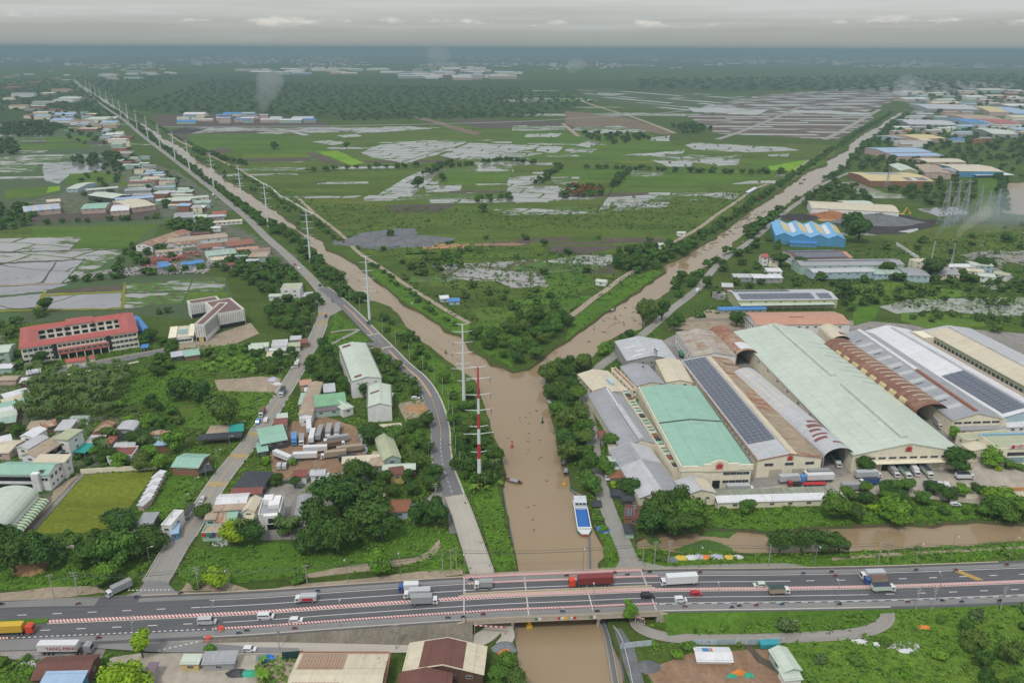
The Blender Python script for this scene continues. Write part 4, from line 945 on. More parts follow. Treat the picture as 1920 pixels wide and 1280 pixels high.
 def patch(s,side,a0,a1,b0,b1,mat,name='roof_patch',lift=.06,nb=1):
  if isinstance(mat,str):mat=RM(mat,1 if s.roof in('gy','arch','saw')else 0)
  b=MB();top=[];bot=[]
  n=nb if s.roof!='arch' else 6
  for i in range(n+1):
   bb=b0+(b1-b0)*i/n
   top+=[s.slope_pt(side,a0,bb,lift),s.slope_pt(side,a1,bb,lift)]
   bot+=[s.slope_pt(side,a0,bb,lift-.05),s.slope_pt(side,a1,bb,lift-.05)]
  m=len(top);F=[]
  for i in range(n):
   F+=[(2*i,2*i+1,2*i+3,2*i+2),(2*i,2*i+2,m+2*i+2,m+2*i),(2*i+1,m+2*i+1,m+2*i+3,2*i+3)]
  F+=[(0,m,m+1,1),(m-2,m-1,2*m-1,2*m-2)]
  b.add(top+bot,F);return obj(name,b.mesh(name,mat),s.root)
 def grid(s,side,a0,a1,b0,b1,na,nb,mat,name='solar_panel',gap=.12,lift=.22):
  """rows of equal panels lying on a slope, sharing one mesh"""
  p00=s.slope_pt(side,a0,b0);p10=s.slope_pt(side,a1,b0);p01=s.slope_pt(side,a0,b1)
  ua=(p10-p00)/na;ub=(p01-p00)/nb
  la,lb=ua.length*(1-gap*.5),ub.length*(1-gap*.5)
  ea=ua.normalized();eb=ub.normalized();en=ea.cross(eb)
  if en.z<0:en=-en
  M_=Matrix((ea,eb,ea.cross(eb))).transposed().to_4x4()
  sg=1 if ea.cross(eb).z>0 else-1
  me=boxmesh(name,0,0,0,la,lb,.06*sg,mat)
  for i in range(na):
   for j in range(nb):
    q=p00+ua*i+ub*j+en*lift
    o=obj(name,me,s.root);o.matrix_local=Matrix.Translation(q)@M_
 def ridge_vent(s,a0,a1,mat,w=1.6,h=1.1,name='ridge_vent'):
  if isinstance(mat,str):mat=RM(mat,1)
  b=MB();x=s.w/2
  prof=[(x-w,s.hr-.3),(x+w,s.hr-.3),(x+w,s.hr+h*.6),(x+w*.5,s.hr+h),(x-w*.5,s.hr+h),(x-w,s.hr+h*.6)]
  b.prism(prof,s.d*a0,s.d*a1,'y');return obj(name,b.mesh(name,mat),s.root)
 def box(s,name,x0,y0,z0,x1,y1,z1,mat):return obj(name,boxmesh(name,x0,y0,z0,x1,y1,z1,mat),s.root)
SOLAR=NT('solar_cells');_g=SOLAR.objc();_s=SOLAR.sep(_g)
_l=SOLAR.m('MAXIMUM',SOLAR.m('GREATER_THAN',SOLAR.m('FRACT',SOLAR.m('DIVIDE',_s[0],1.02)),.94),SOLAR.m('GREATER_THAN',SOLAR.m('FRACT',SOLAR.m('DIVIDE',_s[1],1.7)),.96))
SOLAR=SOLAR.set(SOLAR.mix(_l,(.075,.09,.125),(.42,.44,.47)),.22,.5)
def crown_emblem(s,x,y,z,h=2.6):
 """the red lotus-like crest above its line of small lettering"""
 b=MB();red=plain('crest_red',(.46,.03,.05),.5)
 for k,(ang,L)in enumerate([(-78,.72),(-52,.85),(-26,.95),(0,1.0),(26,.95),(52,.85),(78,.72)]):
  a=math.radians(ang);L*=h*.95
  q=lambda r,da:(x+math.sin(a+da)*r,z+h*.12+math.cos(a+da)*r)
  b.prism([q(h*.1,-.5),q(L*.62,-.15),q(L,0),q(L*.62,.15),q(h*.1,.5)],y-.12-.004*k,y,'y')
 b.box(x-h*.38,y-.16,z,x+h*.38,y,z+h*.12)
 obj('crest',b.mesh('crest',red),s.root)
 b=MB();n=9
 for i in range(n):
  b.box(x-h*.6+i*h*1.2/n,y-.1,z-h*.2,x-h*.6+(i+.72)*h*1.2/n,y,z-h*.06)
 obj('lettering',b.mesh('lettering',red),s.root)
def factory():
 m=Bld('warehouse','long mint green roofed warehouse beside the river road, crest on its front',(1280,876),(1410,872),(1302,724),11,'gy',12.6,'mint','cream',wins=[('F',4,3.2,1.5,6.6,.60,.97),('F',4,3.2,1.5,2.6,.60,.97),('L',12,1.6,1.2,7.5)])
 m.box('front_parapet',-.6,-.5,9.2,m.w+.6,.1,11.7,WM('cream'));m.box('front_parapet',m.w*.30,-.7,9.0,m.w*.80,-.1,12.6,WM('cream'))
 b=MB();x=m.w*.52;n=14;arc=[(x+3.9*math.cos(math.pi*i/n),12.5+1.7*math.sin(math.pi*i/n))for i in range(n+1)];b.prism(arc,-.72,-.15,'y');obj('pediment',b.mesh('pediment',WM('cream')),m.root)
 crown_emblem(m,x,-.74,10.6,3.0)
 m.box('side_parapet',-.9,0,9,-.5,m.d,11.9,WM('cream'));m.box('side_parapet',m.w+.5,0,9,m.w+.9,m.d,11.6,plain('gutter',(.18,.17,.16)))
 m.patch('L',.495,.51,0,1,'dark','expansion_gap',.08);m.patch('R',.495,.51,0,1,'dark','expansion_gap',.08)
 m.box('doorway',m.w*.45,-.08,0,m.w*.56,.02,4,DARKIN)
 g=Bld('warehouse','huge pale green gabled warehouse with a row of loading docks, largest roof here',(1600,852),(1804,846),(1527,619),9,'gy',14.2,'celadon','cream',wins=[('F',10,3.6,1.2,6.2,.03,.99),('L',10,2.4,1.2,6)])
 g.ridge_vent(.03,.40,'celadon',1.5,1.2);g.ridge_vent(.47,.985,'celadon',1.5,1.2)
 g.box('canopy',g.w*.20,-2.4,4.9,g.w*.93,0,5.2,WM('cream'));crown_emblem(g,g.w/2,-.12,10.3,2.8)
 dm=boxmesh('dock_door',-2.0,-.06,0,2.0,.03,4.2,DARKIN)
 for i,f in enumerate((.32,.41,.50,.59)):
  o=obj('dock_door',dm,g.root);o.location=(g.w*f,-.03,.1)
 dm2=boxmesh('dock_door',-2.0,-.06,0,2.0,.03,4.0,paint('roller_door',(.5,.46,.36)))
 for f in(.235,.69,.78):o=obj('dock_door',dm2,g.root);o.location=(g.w*f,-.03,.1)
 for i in range(9):g.patch('R',.46+i*.045,.47+i*.045,.0,.35+.2*((i*7)%3)/2,paint('roof_stain',(.36,.43,.38)),'repair_strip',.05)
 s=Bld('warehouse','warehouse with a solar covered left slope and rust-stained right slope',(1421,862),(1541,857),(1388,672),9,'gy',11.6,'oldrust','cream',wins=[('F',3,4.2,1.6,5.6,.02,.98),('L',22,1.6,1.2,6)])
 s.patch('L',0,1,0,.98,'ltgrey','roof_sheet',.05);s.grid('L',.12,.985,.06,.93,34,5,SOLAR,gap=.14);s.patch('R',0,1,.78,1.0,'cream','ridge_sheet',.07)
 for a0,a1,b0,b1 in((.80,.93,.1,.7),(.60,.74,.2,.75),(.02,.40,.02,.76),(.9,.97,.1,.5)):s.patch('R',a0,a1,b0,b1,roofmat('roof_mossy_rust',(.40,.32,.22),.3,.6,1,.6),'rusted_sheet',.09)
 crown_emblem(s,s.w/2,-.12,8.7,2.4)
 for f in(.3,.66):s.box('roller_door',s.w*f-3,-.08,0,s.w*f+3,.02,3.8,paint('roller_door',(.5,.46,.36)))
 a=Bld('arched_shed','long grey barrel roofed shed with an open mouth between two warehouses',(1544,858),(1599,853),(1452,700),7.5,'arch',12.2,'ltgrey','grey',cat='shed',open_front=True)
 a.patch('L',.45,1,.0,1,'cream','roof_sheet',.06)
 for a0,a1,b0,b1 in((.10,.12,.2,.5),(.14,.155,.25,.6),(.18,.20,.3,.55),(.22,.25,.35,.7),(.27,.29,.45,.9),(.05,.065,.5,.95)):a.patch('L',a0,a1,b0,b1,'redbrown','torn_strip',.10)
 b2=Bld('arched_shed','rusty barrel roofed shed with an open mouth behind the solar warehouse',(1380,668),(1421,666),(1382,620),7.5,'arch',11.5,'oldrust','grey',cat='shed',open_front=True)
 b2.patch('L',.05,.30,.35,.9,'white','roof_sheet',.1)
 o=Bld('warehouse','old warehouse with a crumbling tan fibre roof and white side wall',(1300,668),(1380,667),(1340,622),9,'gy',11.4,'asbestos','white',wins=[('L',8,1.8,1.6,5),('L',8,1.8,1.6,1.5)])
 for a0,a1,b0,b1 in((.15,.45,.45,.85),(.5,.8,.1,.5)):o.patch('L' if b0>.2 else 'R',a0,a1,b0,b1,roofmat('roof_mossy_rust',(.40,.32,.22),.3,.6,1,.6),'rusted_sheet',.08)
 r=Bld('arched_shed','long dark rusted barrel roof striped with pale ribs',(1717,773),(1776,770),(1591,646),8.5,'arch',13,'rust','cream',cat='shed',open_front=True,rmat=roofmat('roof_deep_rust',(.30,.17,.11),.5,.6,1,.5,(.12,.045,.03)))
 for i in range(17):r.patch('L',.06+i*.053,.068+i*.053,.35,.78,'cream','skylight_strip',.1)
 for i in range(8):r.patch('L',.1+i*.1,.16+i*.1,.0,.18,'yellow','faded_sheet',.08)
 q=Bld('arched_shed','cream barrel roof patched with rust behind the striped rusty one',(1560,640),(1594,640),(1552,618),8.5,'arch',12.5,'cream','cream',cat='shed',open_front=True);q.patch('L',.1,.3,.5,.9,'redbrown','rusted_sheet',.09)
 n=Bld('warehouse','grey gabled warehouse with a cream end wall and rusty ridge vent',(1787,787),(1879,784),(1660,626),9,'gy',12.4,'grey','cream',wins=[('F',5,4.2,1.3,6.6,.02,.98)])
 n.ridge_vent(.45,.99,'white',1.2,.9);n.ridge_vent(.02,.45,'rust',1.0,.7)
 for i in range(9):n.patch('L',.08+i*.09,.11+i*.09,.1,.85,paint('roof_faded',(.44,.47,.46)),'translucent_strip',.06)
 for i in range(5):n.patch('L',.15+i*.18,.157+i*.18,.3,.62,'dark','vent_slot',.1)
 w=Bld('warehouse','white gabled warehouse with a dark solar array near the right edge',(1881,781),(1985,775),(1737,616),9,'gy',12.6,'white','ltblue',wins=[])
 w.grid('L',.02,.40,.10,.93,17,3,SOLAR,gap=.10);w.ridge_vent(.02,.96,'ltgrey',.8,.6);w.patch('R',.1,.95,.0,.35,'tan','roof_sheet',.06)
 v=Bld('valley_roof','narrow low roof patched in blue, rust and olive between two long warehouses',(1879,790),(1888,789),(1668,626),8,'flat',8.3,'olive','cream',wins=[],cat='roof')
 for i in range(26):v.patch('F',.08,.92,i/26+.004,(i+.8)/26,['cream','olive','rust','ltgrey','ltblue','olive','white'][(i*5)%7],'roof_patch',.7)
 f=Bld('warehouse','cream roofed warehouse with a yellow side wall at the far right',(2010,772),(2120,766),(1850,614),9,'gy',11.6,'ltgrey','yellowgreen',wins=[('L',30,2.6,2.4,4.5),('L',30,1.6,1.2,1.2)]);f.ridge_vent(.1,.98,'ltgrey',1.6,.8)
 f.patch('L',.0,.98,.0,.98,'cream','roof_sheet',.05);f.box('extension',-9,f.d*.9,0,-.2,f.d,8.6,WM('cream'))
 t=Bld('warehouse','terracotta roofed warehouse with a white gable behind the factory',(1419,609),(1594,607),(1566,584),8,'gx',10.2,'terracotta','white',wins=[('L',6,2.2,1.8,4),('L',6,1.6,1.2,1.4),('F',10,2,1.1,5.5)]);t.patch('F',.40,.56,.74,.84,'rust','vent_slot',.1)
 k=Bld('warehouse','grey gabled shed roof with a long ridge vent along the river road',(1163,838),(1240,832),(1187,733),5,'gy',8.2,'grey','cream',wins=[]);k.ridge_vent(.0,.62,'ltgrey',1.4,1.0);k.ridge_vent(.62,.98,'white',.4,.3)
 k2=Bld('warehouse','pale grey gabled shed nearest the canal with a cream end wall',(1200,932),(1280,924),(1240,834),5,'gy',8.0,'ltgrey','cream',wins=[('F',3,2.2,1.0,3.2,.1,.9)]);k2.patch('R',0,.62,.0,1,'grey','roof_sheet',.06);k2.patch('L',.62,1,.0,1,'grey','roof_sheet',.06)
 k3=Bld('shed','small cream and grey gabled shed between the mint warehouse and the canal',(1284,927),(1342,922),(1330,896),6,'gy',8.0,'ltgrey','cream',wins=[('F',2,1.6,1.1,3,.3,.9)],cat='shed');k3.patch('R',.05,.95,.05,.9,'cream','roof_sheet',.07)
 al=Bld('lean_to','narrow lean-to patched with mint and rust along the mint warehouse',(1262,878),(1276,877),(1197,728),7,'flat',7.3,'cream','cream',wins=[],cat='lean-to')
 for i in range(24):al.patch('F',.05,.95,i/24+.005,(i+.85)/24,['mint','cream','patchmint','celadon','rust','olive'][(i*5)%6]if i%7 else 'dark','roof_patch',.65)
 al2=Bld('lean_to','ribbed cream and tan lean-to between the mint and solar warehouses',(1413,853),(1424,853),(1335,748),7.6,'flat',7.8,'tan','cream',wins=[],cat='lean-to')
 for i in range(22):al2.patch('F',-.8 if i>3 else 0,1.0,i/22+.006,(i+.7)/22,['cream','tan','white','cream','oldrust'][(i*3)%5],'roof_patch',.66)
 for(nm,lb,A,B,C,he,rf,hr,rk,wk)in[('warehouse','cream roofed block behind the mint warehouse',(1250,716),(1298,716),(1270,675),9,'gy',10.5,'cream','cream'),('warehouse','dark grey roofed block with chimneys behind the mint warehouse',(1193,723),(1247,719),(1225,683),8,'gy',9.8,'grey','cream'),('warehouse','blue-white roofed block at the north tip of the factory',(1176,676),(1268,673),(1243,637),8,'gy',11,'ltgrey','grey'),('warehouse','cream roofed block with a rusty patch beside the river road',(1121,742),(1180,735),(1168,692),6,'gy',8,'cream','cream'),('lean_to','narrow rusty and cream roof strip west of the dark grey block',(1185,730),(1194,729),(1172,688),7,'flat',7.3,'oldrust','cream'),('shed','long white roofed shed along the canal wall',(1347,941),(1583,934),3.5,3.2,'shed',3.9,'white','cream'),('canopy','mottled camouflage netting canopy behind the white canal shed',(1346,934),(1572,926),6,3.4,'shed',3.6,'mottled','cream'),('annex','low cream and grey annex in front of the grey gabled warehouse',(1793,806),(1890,803),8,5,'shed',6,'grey','cream'),('annex','flat green-cream roofed annex beside the factory lane',(1812,826),(1905,818),(1890,806),5,'flat',5.4,'olive','cream'),('house','cream box house with a green roof at the factory lane',(1804,833),(1822,845),14,6,'gx',7,'cream','cream'),('shed','white low shed at the right edge behind the shop',(1888,800),(1960,797),14,5,'gx',6.5,'white','white'),('warehouse','long solar roofed building with a yellow wall north of the terracotta roof',(1384,563),(1571,561),(1545,542),7,'gx',9,'ltgrey','yellowgreen'),('canopy','pale green lean-to canopy in front of the yellow walled building',(1390,573),(1565,570),5,4.4,'shed',5,'celadon','grey'),('shed','low bright blue roofed shed beside the river road',(1350,581),(1437,579),5,3,'shed',3.6,'blue','grey'),('warehouse','brown roofed warehouse covered with solar panels',(1493,485),(1600,483),(1588,468),8,'gx',10,'brown','white'),('warehouse','very long grey roofed hall with mint walls',(1502,498),(1696,496),(1688,485),8,'gx',9.8,'grey','mint'),('warehouse','white colonnaded workshop in front of the long mint hall',(1525,511),(1641,509),(1632,501),6,'gx',7.2,'ltgrey','ltblue'),('building','cream box building beside the smoking chimneys',(1716,491),(1751,490),(1748,485),9,'flat',9.3,'cream','cream'),('building','small mint box next to the cream box building',(1754,494),(1776,494),12,6,'flat',6.3,'celadon','ltblue'),('shed','grey roofed shed south of the cream box building',(1702,516),(1744,517),(1740,503),6,'gx',7,'grey','ltblue'),('shed','tan and mint roofed shed right of the colonnaded workshop',(1642,514),(1700,513),(1690,502),5,'gx',6,'patchmint','ltblue'),('shed','grey shed with a tall thin chimney',(1752,513),(1800,515),(1790,505),5,'gx',6.2,'grey','cream'),('shed','long white roofed shed north of the chimney shed',(1776,500),(1830,500),10,6,'gx',7,'white','white'),('shed','mint roofed shed at the rim of the grey yard',(1822,497),(1863,499),(1850,491),7,'gx',8,'celadon','ltblue'),('shed','cream roofed shed of the right cluster',(1805,507),(1845,510),10,5,'gx',6,'cream','cream'),('shed','pale green roofed shed with white walls in the right cluster',(1835,517),(1866,520),12,5,'gx',6,'celadon','white'),('shed','pale roofed shed at the right end of the cluster',(1862,512),(1890,517),10,5,'gx',6,'olive','white'),('workshop','long white workshop with a cream roof behind the soil heaps',(1522,390),(1686,398),(1668,384),9,'gx',11,'cream','white'),('shed','mint roofed shed behind the long white workshop',(1588,384),(1640,384),(1635,376),8,'gx',9.5,'celadon','pink'),('shed','rusty shed at the left end of the white workshop',(1556,384),(1590,384),12,5,'gx',6,'terracotta','pink'),('warehouse','yellow roofed warehouse with a dark middle strip',(1632,339),(1752,340),(1722,324),8,'gx',10.5,'yellow','brick'),('warehouse','left yellow roofed wing of the yellow warehouse',(1616,333),(1650,338),(1672,326),7,'gx',8.5,'cream','brick'),('warehouse','pale blue roofed warehouse, northern of two steps',(1662,286),(1748,285),(1729,276),10,'gx',12,'ltblue','pink'),('warehouse','pale blue roofed warehouse, lower southern step',(1680,293),(1770,292),(1752,286),8,'gx',9.5,'ltblue','pink'),('warehouse','cream roofed warehouse right of the pale blue pair',(1738,304),(1812,304),(1797,297),8,'gx',10,'cream','pink'),('warehouse','grey roofed warehouse running down to the cream one',(1755,318),(1790,322),(1745,304),8,'gy',10,'grey','pink'),('warehouse','wide cream roofed warehouse with a deep blue wall',(1800,321),(1883,322),(1858,309),9,'gx',11,'cream','blue'),('house','pale green gabled house among dark trees',(1688,320),(1722,321),(1716,310),8,'gy',11,'celadon','yellowgreen'),('warehouse','tan roofed warehouse beside the pale green gabled house',(1736,324),(1784,326),(1770,311),8,'gy',10,'tan','pink'),('canopy','flat white canopy right of the blue walled warehouse',(1832,329),(1902,328),20,4,'shed',4.5,'white','grey'),('warehouse','cream gabled warehouse in the far right industrial estate',(1725,261),(1774,259),(1762,250),9,'gx',12,'yellow','pink'),('shed','grey shed left of the cream gabled warehouse',(1682,260),(1722,258),(1716,251),7,'gx',9,'grey','ltblue'),('shed','small deep blue shed in the right industrial estate',(1787,261),(1810,261),22,7,'gx',8.5,'blue','ltblue'),('house','orange three storey house near the canal bend',(1698,243),(1711,243),12,10,'gx',13,'olive','orange'),('warehouse','very long grey shed under drifting smoke',(1705,233),(1798,235),(1798,226),8,'gx',11,'ltgrey','grey'),('warehouse','long tan warehouse behind the deep blue one',(1815,224),(1888,225),(1884,216),9,'gx',12,'tan','pink'),('warehouse','deep blue gabled warehouse in the right estate',(1818,231),(1862,231),(1856,222),10,'gx',14,'blue','ltblue'),('warehouse','red roofed white warehouse at the right edge',(1872,232),(1916,232),(1912,223),12,'gx',16,'red','white'),('warehouse','big cream roofed warehouse far right',(1856,210),(1897,211),(1896,200),12,'gx',16,'yellow','pink'),('warehouse','blue striped warehouse at the far right edge',(1903,213),(1948,214),(1944,202),12,'gx',15,'ltblue','ltblue'),('warehouse','very long grey warehouse far back on the right',(1740,204),(1848,206),(1848,197),10,'gx',13,'ltgrey','grey'),('warehouse','thin orange roofed warehouse far back on the right',(1772,211),(1806,211),25,8,'gx',10,'terracotta','pink'),('warehouse','wide pale green warehouse at the right edge',(1862,251),(1910,252),(1900,242),9,'gx',12,'celadon','grey'),('warehouse','grey warehouse left of the wide pale green one',(1848,246),(1878,250),(1870,242),8,'gx',10,'ltgrey','grey'),('house','grey roofed villa beside the solar warehouse',(1442,487),(1460,489),12,6,'hip',9,'grey','cream'),('shed','long white roofed shed left of the mint hall',(1440,509),(1467,509),9,4.5,'shed',5.2,'white','white'),('shed','grey flat shed by the river road north of the factory',(1378,520),(1410,520),9,4,'shed',4.6,'ltgrey','grey'),('shed','white roofed shed right of the grey flat shed',(1414,521),(1468,521),10,4.5,'shed',5,'white','grey'),('house','small grey gabled house in the trees by the river road',(1354,537),(1374,538),8,4,'gx',6,'ltgrey','brick'),('house','white house with a red roof beside the river road',(1430,482),(1441,482),9,8,'gx',10,'red','white'),('shed','pale mint shed by the white yard',(1345,553),(1362,553),8,4,'flat',4.3,'celadon','grey'),('shed','patched shed above the river road with tan sheets',(1336,548),(1345,552),6,4,'flat',4.3,'tan','grey')]:
  x=Bld(nm,lb,A,B,C,he,rf,hr,rk,wk,nowall=nm=='canopy')
  BLD[lb]=x
 x=BLD['long solar roofed building with a yellow wall north of the terracotta roof'];x.grid('F',.04,.78,.12,.85,14,2,SOLAR);x.grid('F',.83,.96,.15,.8,3,2,SOLAR);x.grid('B',.03,.6,.2,.8,12,1,SOLAR)
 x=BLD['brown roofed warehouse covered with solar panels'];x.grid('F',.05,.90,.1,.92,12,3,SOLAR);x.grid('B',.05,.88,.1,.9,10,2,SOLAR);x.patch('F',.92,1,0,1,'terracotta','roof_sheet',.1)
 x=BLD['blue-white roofed block at the north tip of the factory']
 for sd,a0,b0 in(('L',.12,.3),('R',.18,.2),('R',.4,.4),('L',.3,.5),('R',.05,.5),('L',.55,.2)):x.patch(sd,a0,a0+.05,b0,b0+.4,'white','skylight_strip',.08)
 x=BLD['cream roofed block with a rusty patch beside the river road'];x.patch('L',.0,.22,.02,.8,'redbrown','rusted_sheet',.08);x.box('roof_vent',x.w*.6,x.d*.25,7,x.w*.7,x.d*.5,8.8,WM('ltblue'))
 x=BLD['very long grey roofed hall with mint walls'];x.patch('F',.05,.9,.8,.95,'dark','ridge_slot',.1)
 x=BLD['yellow roofed warehouse with a dark middle strip'];x.patch('B',.2,.75,.1,.9,'grey','solar_strip',.1);x.patch('F',.6,.95,.1,.6,'purple','roof_sheet',.1);x.patch('F',.7,.78,.15,.5,'white','roof_sheet',.14)
 z=Bld('workshop','workshop with four bright blue and cream saw-tooth bays',(1454,442),(1586,449),(1587,424),8,'saw',11.5,'ltblue','blue',wins=[],rmat=roofmat('roof_sky_blue',(.16,.42,.70),0,.2,1,.1))
 for i in range(4):
  wv=z.w/4
  for(f0,f1,col)in((.50,.98,'yellow'),(.04,.28,'white'))if i else((.52,.98,'yellow'),):
   b=MB();x0=wv*(i+f0);x1=wv*(i+f1);h=lambda x:8+3.5*(1-abs(((x/wv)%1)-.5)*2)+.1
   b.add([(x0,z.d*.25,h(x0)),(x1,z.d*.25,h(x1)),(x1,z.d*.9,h(x1)),(x0,z.d*.9,h(x0))],[(0,1,2,3)]);o_=obj('translucent_sheet',b.mesh('translucent_sheet',RM(col,1)),z.root)
 Bld('shed','low bright blue lean-to in front of the saw-tooth workshop',(1482,455),(1532,457),8,4,'shed',5,'blue','blue',cat='shed')
 s=Bld('shop_building','cream corner shop with an arched window and a red lettered sign',(1871,842),(2000,838),(1985,812),8.5,'flat',8.8,'olive','cream',wins=[('L',1,1.6,1.8,5.5,.45,.6)],cat='shop')
 s.box('blue_coping',-.3,s.d-.4,8.6,s.w,s.d+.3,9.4,paint('coping_blue',(.22,.42,.60)))
 wm_=boxmesh('ribbon_window',0,-.1,0,24,.02,1.7,GLASS);o=obj('ribbon_window',wm_,s.root);o.location=(5.2,-.02,5.0)
 gm=boxmesh('shop_glass',0,-.12,0,4.4,.02,2.7,plain('shop_glass',(.20,.33,.36),.15,.5))
 for i in range(5):o=obj('shop_glass',gm,s.root);o.location=(4.6+i*4.7,-.02,1.2)
 b=MB();n=8;b.prism([(2.6,1)]+[(1.7+.9*math.cos(math.pi*i/n),5.2+.9*math.sin(math.pi*i/n))for i in range(n+1)]+[(.8,1)],-.1,.02,'y');obj('arched_window',b.mesh('arched_window',GLASS),s.root)
 s.box('sign_board',5.2,-.5,8.9,26,-.3,11.2,paint('sign_board_white',(.72,.70,.68)))
 cu=bpy.data.curves.new('sign_text','FONT');cu.body='NỆM V';cu.size=1.9;cu.extrude=.05
 to=bpy.data.objects.new('sign_text',cu);COL.objects.link(to)
 dg=bpy.context.evaluated_depsgraph_get();me=bpy.data.meshes.new_from_object(to.evaluated_get(dg));bpy.data.objects.remove(to)
 me.materials.clear();me.materials.append(plain('crest_red',(.46,.03,.05),.5));me.transform(Matrix.Translation((8.2,-.58,9.25))@Matrix.Rotation(math.pi/2,4,'X'));obj('sign_lettering',me,s.root)
 crown_emblem(s,6.7,-.55,9.35,1.6)
factory()
